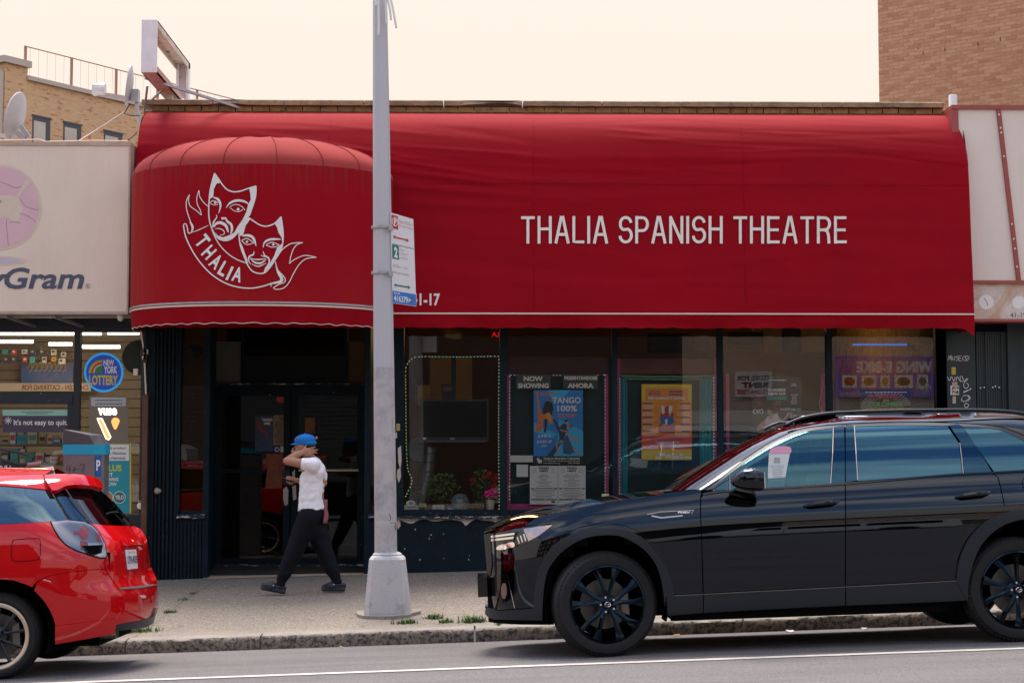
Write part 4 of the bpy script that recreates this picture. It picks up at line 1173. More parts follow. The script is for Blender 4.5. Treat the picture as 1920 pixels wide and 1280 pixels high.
tags = [[(1777, 676), (1779, 667), (1781, 673), (1783, 666), (1784, 676)], [(1786, 668), (1786, 674), (1790, 674), (1790, 667)], [(1797, 667), (1792, 669), (1797, 672), (1792, 677)], [(1803, 667), (1798, 668), (1798, 676), (1803, 676)], [(1798, 672), (1802, 671)],
        [(1812, 667), (1806, 669), (1805, 674), (1812, 676), (1817, 671), (1814, 667), (1810, 669), (1811, 673), (1814, 671)],
        [(1776, 706), (1780, 713), (1784, 706), (1788, 714), (1791, 706)], [(1792, 714), (1795, 706), (1799, 714)], [(1800, 705), (1801, 715), (1806, 713)], [(1803, 704), (1809, 715), (1815, 709)],
        [(1813, 709), (1808, 716), (1807, 724), (1812, 728), (1816, 722), (1812, 718)], [(1806, 736), (1815, 732), (1821, 727)], [(1806, 734), (1820, 730)], [(1805, 742), (1812, 741), (1817, 745), (1810, 752), (1803, 751), (1804, 745)], [(1815, 741), (1819, 746), (1814, 752)], [(1811, 755), (1808, 760), (1812, 764), (1816, 759), (1811, 755)]]
strokes('graffiti', [(spline(l, 1.0), .9) for l in tags], h, m_white, sd2)['kind'] = 'stuff'
for r, c, nm in ((rectpoly(1784, 688, 1792, 702), (.55, .42, .05), 'sticker'), (rectpoly(1785, 716, 1795, 723), (.5, .36, .25), 'sticker'), (rectpoly(1782, 722.5, 1798, 740), (.75, .73, .7), 'sticker'), (rectpoly(1786, 743, 1792, 756), (.5, .45, .3), 'sticker')):
    decal(nm, r, h, M('sticker_%d' % int(r[0][1]), c, .5, var=.2, vscale=20), sd2)
letters('JCI', (1784, 724, 1797, 730.5), h, m_blackprint, sd2, bold=.05, offset=.006); letters('718', (1784, 732, 1797, 738.5), h, m_blackprint, sd2, bold=.05, offset=.006)
rsx = thing('roll_shutter', 'dark ribbed metal shutter beside the graffiti covered steel door', 'shutter', (wx(1862, FY), FY + .05, 0))
q = 1834
while q < 1893:
    pbox('slat', q, 622, q + 3.6, 1062, FY + .06 - .02 * (int(q) % 2), .04, m_dkteal, rsx); q += 4.3
for a in ((1838, 727), (1845, 726), (1861, 726), (1866, 724), (1873, 726)): decal('paint_fleck', circ(a[0], a[1], 1.4, 7), plane_hit(FY + .036), m_white, rsx, .01)
post(1893, 1908, 600, 1062, d=.12, m=m_dkteal, parent=rs)
pbox('post', 1908, 600, 1990, 1062, FY + .05, .1, m_dkteal, rs)

# ================================================================== brick buildings behind
def rot_wall(p, ang): return Matrix.Translation(p) @ Matrix.Rotation(ang, 4, 'Z')
# tower on the right: wall runs from far left to near right
tdir = Vector((.77, -.64, 0)); TWY = 31.5
tp = P(1649, 195, TWY); ta = math.atan2(tdir.y, tdir.x)
tw = thing('brick_tower', 'tall orange brown brick wall rising behind the cream fascia', 'building', (tp.x, tp.y, 0))
TM = rot_wall((tp.x, tp.y, 0), ta)
def tower_box(name, x0, x1, y0, y1, z0, z1, mat):
    o = MB().box(x0, x1, y0, y1, z0, z1); o.v = [tuple(TM @ Vector(v)) for v in o.v]; return o.build(name, mat, tw, fix=False)
tower_box('wall', 0, 14, .0, 9, 0, 16, m_mortar_pale)
bcols = [(.56, .285, .165), (.51, .255, .145), (.60, .32, .19), (.47, .225, .125), (.57, .315, .175), (.54, .27, .165)]
bm_ = [M('tower_brick_%d' % i, c, .9, var=.18, vscale=12, fine=.12) for i, c in enumerate(bcols)]
BL, BH, JT = .203, .059, .010
shared = []
for m in bm_:
    mb = MB().box(0, BL, -.007, .03, 0, BH); me = bpy.data.meshes.new('brick'); me.from_pydata(mb.v, [], mb.f); me.materials.append(m); shared.append(me)
ztb = wz(200, 30); cnt = 0; rest = MB(); restn = 0
cand = []
for row in range(0, 80):
    z = 7.6 + row * (BH + JT)
    for k in range(0, 34):
        x = k * (BL + JT) - (row % 2) * (BL + JT) / 2
        if x < -.001 and row % 2: x = 0.0
        cand.append((row, x, z, k))
camv = cam.matrix_basis.inverted()
def project(p):
    q = camv @ Vector(p); return (960 + FPX * q.x / -q.z, 640 - FPX * q.y / -q.z)
vis = []
for row, x, z, k in cand:
    px_, py_ = project(TM @ Vector((x + BL / 2, 0, z)))
    if -20 < py_ < 204 and px_ < 1945: vis.append((row, x, z, k, px_))
vis.sort(key=lambda v: -v[4])
bricks_in = [v for v in vis if v[4] < 1930]
for i, (row, x, z, k, px_) in enumerate(vis):
    half = (k == 0 and row % 2)
    if i < 300:
        o = bpy.data.objects.new('brick', shared[random.randrange(6)]); col.objects.link(o)
        o.parent = tw; o.matrix_parent_inverse = tw.matrix_basis.inverted()
        o.matrix_basis = TM @ Matrix.Translation((x, random.uniform(-.003, .001), z)) @ Matrix.Scale(.5 if half else 1, 4, (1, 0, 0))
    else:
        L_ = BL / 2 if half else BL
        n0 = len(rest.v); rest.box(x, x + L_, -.007 + random.uniform(-.003, .001), .03, z, z + BH)
        rest.v[n0:] = [tuple(TM @ Vector(v)) for v in rest.v[n0:]]
ro = rest.build('brickwork', bm_[0], tw, fix=False); ro['kind'] = 'stuff'
for m in bm_[1:]: ro.data.materials.append(m)
for i, p in enumerate(ro.data.polygons): p.material_index = (hash((i // 6) * 7919) % 6)
for a in ((1722, 92, 3), (1731, 100, 6), (1772, 93, 5), (1834, 83, 6), (1876, 74, 6)):
    d = rays([(a[0], a[1])])[0]; p0 = Vector((tp.x, tp.y, 0)); nrm = Vector((tdir.y, -tdir.x, 0))
    dv = Vector(d); t_ = (p0 - Vector(CO)).dot(nrm) / dv.dot(nrm); hp = Vector(CO) + dv * t_
    lp = TM.inverted() @ hp
    tower_box('weep_hole', lp.x - .007, lp.x + .007, -.012, .0, lp.z - a[2] * .006, lp.z + a[2] * .006, m_black)
# white vent pipe
vp0 = P(1787, 200, 21.5)
MB().lathe([(.055, -.4), (.055, .10), (.05, .115), (.04, .10), (.04, -.1)], (vp0.x, 21.5, vp0.z + .04), n=20).build('vent_pipe', m_white, None, smooth=True)
tag(bpy.data.objects['vent_pipe'], 'short white vent pipe standing on the roof by the brick tower', 'pipe')
# far brick block at the left
ldir = Vector((.57, .82, 0)).normalized(); LYc = 62.0
lp0 = P(10, 120, LYc); la = math.atan2(ldir.y, ldir.x)
lb = thing('brick_apartment_block', 'tan brick apartment block with roof railing behind the store', 'building', (lp0.x, lp0.y, 0))
LM = rot_wall((lp0.x, lp0.y, 0), la)
def brick_mat(name, c1, c2, c3, mortar):
    m = bpy.data.materials.new(name); m.use_nodes = True; t = m.node_tree; b = t.nodes['Principled BSDF']; b.inputs['Roughness'].default_value = .9
    tc = N(t, 'ShaderNodeTexCoord'); mp = N(t, 'ShaderNodeMapping'); mp.inputs['Rotation'].default_value = (math.pi / 2, 0, 0)
    sp = N(t, 'ShaderNodeSeparateXYZ'); t.links.new(tc.outputs['Object'], sp.inputs[0])
    cb = N(t, 'ShaderNodeCombineXYZ'); t.links.new(math_node(t, 'ADD', sp.outputs[0], sp.outputs[1]), cb.inputs[0]); t.links.new(sp.outputs[2], cb.inputs[1])
    br = N(t, 'ShaderNodeTexBrick'); t.links.new(cb.outputs[0], br.inputs['Vector'])
    br.inputs['Scale'].default_value = 1.0; br.inputs['Brick Width'].default_value = .31; br.inputs['Row Height'].default_value = .10; br.inputs['Mortar Size'].default_value = .010
    br.inputs['Color1'].default_value = (*c1, 1); br.inputs['Color2'].default_value = (*c2, 1); br.inputs['Mortar'].default_value = (*mortar, 1); br.inputs['Bias'].default_value = -.25
    n1 = tex_noise(t, stretch(t, cb.outputs[0], (3.2, 10, 1)), 1.0, 1, .3)
    c = mixc(t, ramp(t, n1, [(.62, 0.0), (.66, .8)]), br.outputs['Color'], c3)
    n2 = tex_noise(t, cb.outputs[0], .25, 4, .6)
    c = mixc(t, ramp(t, n2, [(.4, 0.0), (.7, .25)]), c, c1)
    t.links.new(c, b.inputs['Base Color'])
    return m
m_tanb = brick_mat('tan_brick', (.72, .45, .24), (.62, .36, .18), (.44, .15, .09), (.56, .40, .26))
m_greyb = brick_mat('grey_brick', (.55, .42, .36), (.33, .20, .18), (.10, .06, .07), (.60, .48, .42))
def lbox(name, x0, x1, y0, y1, z0, z1, mat, parent=None):
    """box in the block's own axes: x along its long wall, y into it"""
    o = MB().box(x0, x1, y0, y1, z0, z1).build(name, mat, None, fix=False)
    o.parent = parent or lb
    if parent is None: o.matrix_parent_inverse = lb.matrix_basis.inverted(); o.matrix_basis = LM
    return o
def block_pt(px_, py_):
    d = Vector(rays([(px_, py_)])[0]); nrm = Vector((ldir.y, -ldir.x, 0)); t_ = (lp0 - Vector(CO)).dot(nrm) / d.dot(nrm)
    return LM.inverted() @ (Vector(CO) + d * t_)
a = block_pt(52, 145); c = block_pt(24, 106)
wl = lbox('wall', 0, 40, 0, 10, 0, a.z - .12, m_tanb)
lbox('corner_pier', 0, a.x, .01, 2.0, a.z - .12, c.z - .3, m_tanb)
m_cop = M('pale_coping', (.55, .46, .38), .8)
lbox('coping', a.x - .05, 40, -.12, .5, a.z - .12, a.z + .05, m_cop); lbox('coping', -.15, a.x + .1, -.12, 2.1, c.z - .3, c.z - .05, m_cop)
lbox('side_wall', -.02, .0, .3, 10, 0, c.z - .4, m_greyb); lbox('downpipe', -.12, -.02, .05, .25, 0, c.z - .6, m_cop)
rl = MB(); rz = 1.0; m_rail = M('rail_rust', (.36, .19, .13), .6)
for q in (53, 140, 224, 302, 376):
    b_ = block_pt(q, 160); lbox('railing_post', b_.x - .04, b_.x + .04, .16, .24, a.z + .05, a.z + 1.25, m_rail)
lbox('railing_top', a.x, 34, .18, .215, a.z + 1.215, a.z + 1.25, m_rail)
x = a.x + .25; k = 0
while x < 24:
    lbox('baluster', x, x + .007, .19, .20, a.z + .05, a.z + 1.22, m_cop); x += .42
m_winfr = M('window_frame_dark', (.06, .065, .075), .5)
m_winpane = M('window_pane_reflecting', (.42, .36, .30), .12, var=.7, vscale=.9, vcol=(.70, .62, .55), spec=.8)
for x0, x1, yt in ((61, 94, 218), (119, 152, 230), (195, 229, 246)):
    p0, p1 = block_pt(x0, yt), block_pt(x1, yt + 8)
    w = lbox('window', p0.x, p1.x, -.02, .16, p0.z - 1.9, p0.z, m_winfr)
    lbox('pane', p0.x + .05, p1.x - .24, -.03, -.02, p0.z - 1.88, p0.z - .16, m_winpane, w)
    lbox('lintel', p0.x - .04, p1.x + .04, -.04, .02, p0.z, p0.z + .07, m_winfr, w)

# ================================================================== roof furniture
sf = thing('roof_sign_frame', 'empty white box sign frame standing on the theatre roof', 'sign frame', (-3.75, 19.5, 5.7))
m_fr = M('frame_white', (.88, .82, .84), .45, var=.15, vscale=6, streak=.15, streak_col=(.35, .22, .15)); m_frin = M('frame_inside', (.74, .62, .52), .6, var=.4, vscale=8)
fx0, fx1, fya, fyb, fz0, fz1 = -3.86, -3.685, 18.5, 20.6, 5.83, 6.43
box('end_plate', fx0, fx1, fya - .01, fya + .02, fz0, fz1, m_fr, sf)
for z, nm in ((fz1, 'top_channel'), (fz0, 'bottom_channel')):
    s_ = -1 if z == fz1 else 1
    MB().box(fx0, fx1, fya + .02, fyb, z + s_ * .018, z).box(fx0, fx0 + .012, fya + .02, fyb, min(z, z + s_ * .08), max(z, z + s_ * .08)).box(fx1 - .012, fx1, fya + .02, fyb, min(z, z + s_ * .08), max(z, z + s_ * .08)).build(nm, m_frin if z == fz1 else M('frame_pink_under', (.62, .36, .30), .6, var=.3, vscale=6), sf, fix=False)
MB().box(fx0, fx1, fyb, fyb + .02, fz0 - .3, fz1).box(fx0 + .02, fx0 + .05, fyb - .08, fyb, fz0 - .2, fz1 - .02).box(fx1 - .03, fx1, fyb - .1, fyb, fz0 - .2, fz1 - .02).build('rear_post', m_fr, sf, fix=False)
for y, z in ((fyb - .03, 6.25), (fyb - .03, 6.0), (19.2, 6.40), (19.9, 6.40)): MB().lathe([(.02, 0), (.02, .03)], (fx0 + .02, y, z), 'x', 8).build('bolt', m_steel, sf)
MB().bar((-3.75, 19.7, 5.55), (-3.75, 19.7, 5.86), .05).bar((-3.70, 20.1, 5.85), (-3.45, 19.62, 5.5), .06).build('leg', m_fr, sf)
MB().bar((-3.9, 18.9, 5.86), (-2.9, 19.62, 5.66), .03).bar((-3.95, 19.3, 5.86), (-4.05, 19.62, 5.6), .025).bar((-3.72, 19.3, 5.86), (-4.0, 19.62, 5.72), .02).build('brace', m_steel, sf)
def dish(name, label, c, face, rad, edge):
    d = thing(name, label, 'satellite dish', c, 'satellite dishes on the store roof')
    f = Vector(face).normalized(); q = f.to_track_quat('Z', 'Y').to_matrix().to_4x4(); q.translation = Vector(c)
    mb = MB(); prof = [(rad * t, .18 * rad * (t * t - 1)) for t in np.linspace(.02, 1, 8)] + [(rad * 1.02, .01), (rad, .022)] + [(rad * t, .18 * rad * (t * t - 1) + .012) for t in np.linspace(.98, .02, 7)]
    mb.lathe(prof, (0, 0, 0), 'z', 32, cap=False); mb.v = [tuple(q @ Vector((v[0] * .92, v[1] * 1.05, v[2]))) for v in mb.v]
    mb.build('reflector', edge, d, smooth=True)
    return d, q
m_dish = M('dish_grey', (.55, .52, .53), .5, var=.15, vscale=5)
d2c = P(243, 160, 20.3)
d2, q2 = dish('satellite_dish', 'edge-on white satellite dish with feed arm beside the roof sign frame', d2c, (-1.0, -.14, .12), .24, m_dish)
a_, b_ = P(245, 186, 20.3), P(182, 176, 20.1)
MB().bar(a_, b_, .05, .05).build('feed_arm', M('dish_pinkish', (.55, .44, .45), .5), d2)
MB().box(b_.x - .05, b_.x + .09, b_.y - .06, b_.y + .06, b_.z - .02, b_.z + .10).lathe([(.06, -.02), (.075, .10), (.07, .12)], (b_.x - .02, b_.y, b_.z + .06), 'x', 14).build('feed_horn', m_white, d2)
MB().box(d2c.x + .03, d2c.x + .12, 20.24, 20.36, d2c.z - .22, d2c.z - .06).build('bracket', m_steel, d2)
MB().tube([(d2c.x + .09, 20.3, d2c.z - .2), (d2c.x + .10, 20.3, d2c.z - .36), (d2c.x + .18, 20.3, d2c.z - .55), (d2c.x + .18, 20.3, 5.0)], .028, 8).build('mast', m_dish, d2, smooth=True)
d1c = P(30, 218, 19.9)
d1, q1_ = dish('satellite_dish', 'tilted grey satellite dish above the cream store sign', d1c, (-.95, .12, .25), .28, m_dish)
MB().bar((d1c.x + .06, 19.9, d1c.z - .12), (d1c.x + .16, 19.9, d1c.z - .26), .05).bar((d1c.x + .02, 19.9, d1c.z - .2), (d1c.x + .12, 19.9, d1c.z - .30), .06).build('bracket', m_steel, d1)
MB().tube([(d1c.x + .10, 19.9, d1c.z - .22), (d1c.x + .10, 19.9, 5.0)], .03, 8).build('mast', m_dish, d1)
MB().bar((d1c.x - .05, 19.9, d1c.z - .27), (d1c.x - .30, 19.85, d1c.z - .20), .04).build('feed_arm', m_dish, d1)
def wire(name, pts, r, mat, label): tag(MB().tube(pts, r, 5).build(name, mat), label, 'cable')
wire('roof_cable', [P(149, 264, 19.7), P(200, 232, 20), P(236, 208, 20.2), P(242, 196, 20.25)], .010, M('pink_cable', (.60, .44, .36), .6), 'pale cable running up to the white satellite dish')
wire('roof_cable', [P(262, 217, 20), P(245, 217, 20), P(233, 213, 20.1), P(243, 196, 20.2)], .007, m_black, 'black cable looped behind the white satellite dish')
wire('roof_cable', [P(232, 267, 19.5), P(245, 259, 19.6), P(256, 250, 19.7)], .008, m_black, 'short black cable at the end of the cream sign top')
wire('roof_cable', [P(-20, 264, 19.1), P(75, 262, 19.1), P(85, 266, 19.1), P(180, 264, 19.1), P(240, 265, 19.1)], .009, M('tan_cable', (.50, .34, .26), .6), 'tan cable lying along the top of the cream sign')

# ================================================================== lamp post and parking sign
LPY = 15.8
lp = thing('lamp_post', 'grey painted octagonal lamp post on a tapered white cast base', 'lamp post', (wx(726, LPY, 1150), LPY, zwalk(-.9, LPY)))
def pole_paint(t, pos, c):
    s = N(t, 'ShaderNodeSeparateXYZ'); t.links.new(pos, s.inputs[0])
    k = ramp(t, math_node(t, 'MULTIPLY', math_node(t, 'SUBTRACT', s.outputs[2], 2.36), 10), [(0.0, 1.0), (.03, 0.0)])
    lower = mixc(t, ramp(t, tex_noise(t, pos, 5, 5, .7, .5), [(.44, 0.0), (.66, .7)]), (.52, .49, .47), (.27, .28, .32))
    c = mixc(t, k, c, lower)
    return mixc(t, ramp(t, tex_noise(t, stretch(t, pos, (3, 3, .6)), 10, 5, .7), [(.66, 0.0), (.72, .5)]), c, (.30, .29, .30))
m_pole = M('pole_paint', (.50, .50, .535), .45, layers=pole_paint, spec=.4, bump=.1)
m_base = M('pole_base_paint', (.56, .54, .53), .6, var=.12, vscale=4, fine=.08, layers=lambda t, p, c: mixc(t, ramp(t, tex_noise(t, p, 9, 6, .7, .4), [(.54, 0.0), (.64, .6)]), c, (.30, .29, .29)), streak=.25, streak_col=(.30, .27, .25), bump=.4)
b0, b1 = P(723.5, 1036, LPY), P(711, -120, LPY)
zg = zwalk(b0.x, LPY)
mb = MB()
mb.tube([b0 + (b1 - b0) * t for t in (0, .25, .5, .75, 1)], [.107, .100, .090, .078, .062], 8); mb.build('pole', m_pole, lp)
w0, w1 = .96 * (772 - 683) / 2 * LPY / FPX, (759 - 694) / 2 * LPY / FPX
cxb, cxt = P(727.5, 1145, LPY).x, P(726.5, 1040, LPY).x
zb0, zb1 = zg + .01, P(726, 1041, LPY).z
def ring(cx_, z, w, ch):
    return [(cx_ + x, LPY + y, z) for x, y in ((-w + ch, -w), (w - ch, -w), (w, -w + ch), (w, w - ch), (w - ch, w), (-w + ch, w), (-w, w - ch), (-w, -w + ch))]
rings = [ring(cxb, zb0, w0, .05), ring(cxb, zb0 + .03, w0 * .99, .05), ring(cxt, zb1 - .03, w1, .035), ring(cxt, zb1 - .006, w1 - .015, .04), ring(cxt, zb1 + .004, w1 - .04, .05)]
V = sum(rings, []); F = [(i * 8 + k, i * 8 + (k + 1) % 8, (i + 1) * 8 + (k + 1) % 8, (i + 1) * 8 + k) for i in range(4) for k in range(8)] + [tuple(range(7, -1, -1)), tuple(range(32, 40))]
mk('base', V, F, m_base, lp)
MB().lathe([(.135, zb1 - .01), (.14, zb1 + .015), (.12, zb1 + .03), (.108, zb1 + .034)], (cxt, LPY, 0), n=16).build('collar', m_base, lp)
V = [(cxb + a * (1 + .12 * math.sin(i * 2.3)), LPY + b * (1 + .1 * math.cos(i * 1.7)), zwalk(cxb + a, LPY + b) + dz) for dz in (-.02, .030) for i, (a, b) in enumerate([(.31 * math.cos(t), .31 * math.sin(t)) for t in np.linspace(0, 6.283, 15)[:-1]])]
mk('footing', V, [tuple(range(14, 28))] + [(i, (i + 1) % 14, 14 + (i + 1) % 14, 14 + i) for i in range(14)], m_kerb, lp)
for yb in (427, 512):
    c = P(717, yb, LPY); MB().lathe([(.105, -.014), (.108, -.012), (.108, .012), (.105, .014)], (c.x, LPY, c.z), n=20, cap=False).build('steel_band', m_steel, lp); 
    e = P(731, yb + 1, LPY - .1); MB().box(e.x - .012, e.x + .03, e.y - .02, e.y + .02, e.z - .022, e.z + .02).build('band_clamp', m_steel, lp)
strokes('scratch_tag', [([(730, 962), (733, 970), (731, 976)], 1.2), ([(732, 980), (741, 979), (742, 995), (739, 984)], 1.0)], plane_hit(LPY - .125), m_blackprint, lp, .0)
tie = MB()
for q in (((709, 0), (710, 40), (709.5, 66)), ((723, -10), (724, 20), (725, 45)), ((726, -5), (731, 20), (733, 38)), ((733, 0), (738, 25), (743, 53)), ((703, -5), (704, 5), (705, 11))): 
    tie.tube([P(x, y, LPY - .12) for x, y in q], .012, 5)
tie.build('plastic_tie', m_white, lp)

ps = thing('parking_sign', 'tall white and blue parking regulation sign fixed to the lamp post', 'sign', tuple(P(756, 570, LPY)))
sA, sB = P(732, 398, LPY - .06), P(775, 411, LPY + .16)
pn = Vector((sB.y - sA.y, -(sB.x - sA.x), 0)).normalized()
if pn.y > 0: pn = -pn
def sign_hit(pts):
    d = rays(pts); n_ = np.array(pn); t_ = ((np.array(sA) - CO) @ n_) / (d @ n_)
    return CO + d * t_[:, None], np.tile(n_, (len(d), 1))
Q = [(732.5, 398.5), (775, 411), (780.5, 574.5), (736, 568)]
def SQ(u0, v0, u1, v1):
    a, b, c, d = [np.array(q) for q in Q]
    f = lambda u, v: tuple((a * (1 - u) + b * u) * (1 - v) + (d * (1 - u) + c * u) * v)
    return [f(u0, v0), f(u1, v0), f(u1, v1), f(u0, v1)]
p_, f_ = fill2d([SQ(0, 0, 1, 1)], 300); pts, nor = sign_hit(p_)
surf_mesh('plate', pts, nor, f_, M('sign_white', (.72, .70, .71), .45), ps, thick=.006)
decal('red_square', SQ(.03, .02, .31, .17), sign_hit, m_redprint, ps)
ctr = np.mean(SQ(.05, .03, .29, .15), 0)
strokes('no_parking_ring', [([(ctr[0] + 5.2 * math.cos(t), ctr[1] + .23 * 5.2 * math.cos(t) + 8.0 * math.sin(t)) for t in np.linspace(0, 6.283, 26)], 1.2)], sign_hit, m_white, ps, .005)
letters('P', None, sign_hit, m_white, ps, bold=.05, quad=SQ(.12, .055, .24, .13), offset=.005)
for s_, u in (('8am-8:30am', (.36, .05, .95, .085)), ('Except Sunday', (.36, .10, .98, .135))): letters(s_, None, sign_hit, M('pink_print', (.60, .36, .36), .5), ps, quad=SQ(*u))
for v, mt in ((.262, m_redprint), (.795, m_greenprint)):
    decal('arrow', [SQ(a, b, a, b)[0] for a, b in ((.07, v), (.17, v - .022), (.17, v - .008), (.66, v - .008), (.66, v - .022), (.77, v), (.66, v + .022), (.66, v + .008), (.17, v + .008), (.17, v + .022))], sign_hit, mt, ps)
decal('rule', SQ(.03, .340, .97, .346), sign_hit, m_greenprint, ps); decal('green_square', SQ(.03, .35, .32, .505), sign_hit, m_greenprint, ps)
letters('2', None, sign_hit, m_white, ps, bold=.05, quad=SQ(.10, .37, .25, .49), offset=.005)
gp = M('grey_print', (.42, .42, .42), .5)
for s_, u in (('hour', (.37, .37, .55, .40)), ('metered', (.37, .415, .68, .44)), ('parking', (.37, .46, .68, .49)), ('8:30am - 7pm', (.07, .565, .70, .605)), ('Except Sunday', (.07, .635, .73, .675))): letters(s_, None, sign_hit, gp, ps, quad=SQ(*u))
decal('blue_panel', SQ(.0, .862, 1, .995), sign_hit, M('sign_blue', (.01, .17, .55), .45), ps)
letters('Zone#', None, sign_hit, m_white, ps, bold=.02, quad=SQ(.05, .872, .30, .895), offset=.005); letters('416379', None, sign_hit, m_white, ps, bold=.02, quad=SQ(.05, .908, .64, .978), offset=.005); letters('P', None, sign_hit, m_white, ps, bold=.03, quad=SQ(.67, .925, .76, .965), offset=.005)
decal('phone_icon', SQ(.78, .915, .88, .985), sign_hit, M('icon_peach', (.62, .48, .42), .5), ps)

# ================================================================== parking meter
PMY = 15.25
pm = thing('parking_meter', 'grey pay station with turquoise band behind the red car', 'parking meter', (wx(154, PMY), PMY, zwalk(-3.7, PMY)))
m_pm = M('meter_grey', (.24, .23, .24), .4, metal=.5, var=.25, vscale=8); m_pmd = M('meter_cap', (.075, .072, .078), .45, var=.2)
xa, xb = P(119, 850, PMY).x, P(176, 850, PMY).x; xs2 = P(190, 850, PMY).x
zt, zb_ = P(150, 805, PMY).z, zwalk(-3.7, PMY)
def prism(z0, z1, name, mat, grow=0.0, top=None):
    pl = [(xa - grow, PMY - grow), (xb + grow, PMY - grow), (xs2 + grow, PMY + .13), (xs2 + grow, PMY + .32 + grow), (xa - grow, PMY + .32 + grow)]
    V = [(x, y, z0) for x, y in pl] + [(x - (x - xa) * .18 * (top or 0), y, z1 - (top or 0) * (.05 if x > xb - .01 else 0)) for x, y in pl]
    return mk(name, V, [tuple(range(4, -1, -1)), tuple(range(5, 10))] + [(i, (i + 1) % 5, 5 + (i + 1) % 5, 5 + i) for i in range(5)], mat, pm)
zc1, zc2 = P(150, 833, PMY).z, P(150, 852, PMY).z
prism(zb_, zc2, 'cabinet', m_pm); prism(zc2, zc1, 'band', M('meter_turquoise', (.01, .34, .52), .4), .006); prism(zc1, zt, 'cap', m_pmd, .004, 1)
def side_hit(pts):
    d = rays(pts); n_ = np.array((.13, -(xs2 - xb), 0)); n_ /= np.linalg.norm(n_); t_ = ((np.array((xb, PMY, 0)) - CO) @ n_) / (d @ n_)
    return CO + d * t_[:, None], np.tile(n_, (len(d), 1))
decal('blue_panel', [(178, 856), (189, 853), (189, 893), (178, 893)], side_hit, M('meter_blue', (.01, .09, .36), .4), pm, .004)
letters('P', (179.5, 862, 187, 882), side_hit, m_white, pm, bold=.03, offset=.007)
strokes('scrawl', [(spline(l, 1.5), .9) for l in ([(127, 872), (125, 880), (133, 879)], [(132, 871), (129, 888)], [(140, 874), (138, 886)], [(150, 872), (158, 870), (154, 884)], [(136, 881), (148, 879)])], plane_hit(PMY), m_blackprint, pm)
# ================================================================== display windows of the theatre
BY = FY + .16                                            # back boards
PY = FY + .058                                           # sheets fixed to the inside of the glass
hp, hb = plane_hit(PY), plane_hit(BY)
m_satin = M('teal_satin', (.015, .26, .28), .35, spec=.7)
m_dkred = M('maroon_header', (.060, .006, .006), .7, var=.3)
def frame_bars(name, rects, Y, label, mat=m_magenta, d=.03):
    t = thing(name, label, 'display frame', tuple(P(rects[0][0], 958, Y)), 'magenta display frames')
    for r in rects: pbox('frame_bar', *r, Y, d, mat, t)
    return t
def backboard(a, b, y0, y1, label, mat=m_board):
    o = pbox('back_board', a, y0, b, y1, BY, .03, mat); return tag(o, label, 'board')
def light_string(name, pts, label, step=5.2, col_=(.55, .52, .42), Y=FY + .075, est=.5):
    t = thing(name, label, 'light string', tuple(P(*pts[0], Y)), 'small light strings in the windows')
    line = spline(pts, 2.0)
    MB().tube([P(x, y, Y) for x, y in line[::3]] if len(line) > 6 else [P(x, y, Y) for x, y in line], .003, 5).build('wire', M('string_wire', (.03, .10, .03), .6), t)
    acc = 0; mb = MB(); mm = M('string_bulb_%02d' % int(col_[1] * 100), col_, .4, emit=col_, estr=est)
    prev = line[0]
    for q in line[1:]:
        acc += math.dist(prev, q); prev = q
        if acc > step:
            acc = 0; c = P(*q, Y - .006); r = .0075
            mb.add([c + Vector(v) * r for v in ((1, 0, 0), (-1, 0, 0), (0, 1, 0), (0, -1, 0), (0, 0, 1), (0, 0, -1))], [(0, 2, 4), (2, 1, 4), (1, 3, 4), (3, 0, 4), (2, 0, 5), (1, 2, 5), (3, 1, 5), (0, 3, 5)])
    o = mb.build('bulbs', mm, t, fix=False); o['kind'] = 'stuff'
def sheet(name, poly, label, cat, mat, Y=PY, group=None): return flat_sign(name, poly, label, cat, mat, Y, .004, group)

# bay 2
backboard(951, 1148, 672, 958, 'dark green board behind the tango poster')
frame_bars('display_frame', [(950, 702, 957, 944), (1134, 702, 1141, 958), (950, 944, 1134, 958)], BY - .035, 'magenta frame around the tango poster board')
hd = tag(pbox('board_header', 950, 668, 1141, 702, BY - .035, .03, m_dkred), 'maroon strip above the now showing notices', 'board')
light_string('light_string', [(955.5, 942), (955.5, 860), (955.5, 780), (955.5, 712), (956.5, 704), (965, 703), (1040, 703.5), (1125, 703), (1133.5, 704), (1134.5, 712), (1134.5, 800), (1134.5, 930)], 'bead lights edging the tango poster frame', col_=(.55, .50, .44), est=.3)
m_greycard = M('grey_card', (.075, .072, .062), .7, var=.2, vscale=9)
for x0, x1, a, b, xa_, xb_, lab in ((968, 1033, 'NOW', 'SHOWING', (982, 1018), (971, 1029), 'grey card reading NOW SHOWING above the tango poster'), (1056, 1121, 'PRESENTANDOSE', 'AHORA', (1058, 1120), (1064, 1113), 'grey card reading PRESENTANDOSE AHORA above the tango poster')):
    s_ = sheet('notice_card', rectpoly(x0, 702.5, x1, 729), lab, 'notice', m_greycard)
    letters(a, (xa_[0], 705, xa_[1], 714.5 if a == 'NOW' else 712), hp, m_cream_print, s_, bold=.05); letters(b, (xb_[0], 718, xb_[1], 727.5), hp, m_cream_print, s_, bold=.05)
tg = sheet('tango_poster', rectpoly(1000.5, 731, 1093, 871.5), 'blue TANGO 100% poster with two dancing couples', 'poster', M('tango_blue', (.012, .26, .72), .45, var=.25, vscale=7))
T = lambda l: [(990 + x / 4.74, 690 + y / 4.74) for x, y in l]
m_cyan = M('tango_cyan', (.03, .48, .80), .5); m_skin_p = M('print_skin', (.50, .26, .20), .5); m_orange_p = M('print_orange', (.80, .18, .015), .5); m_navy_p = M('print_navy', (.012, .025, .07), .5)
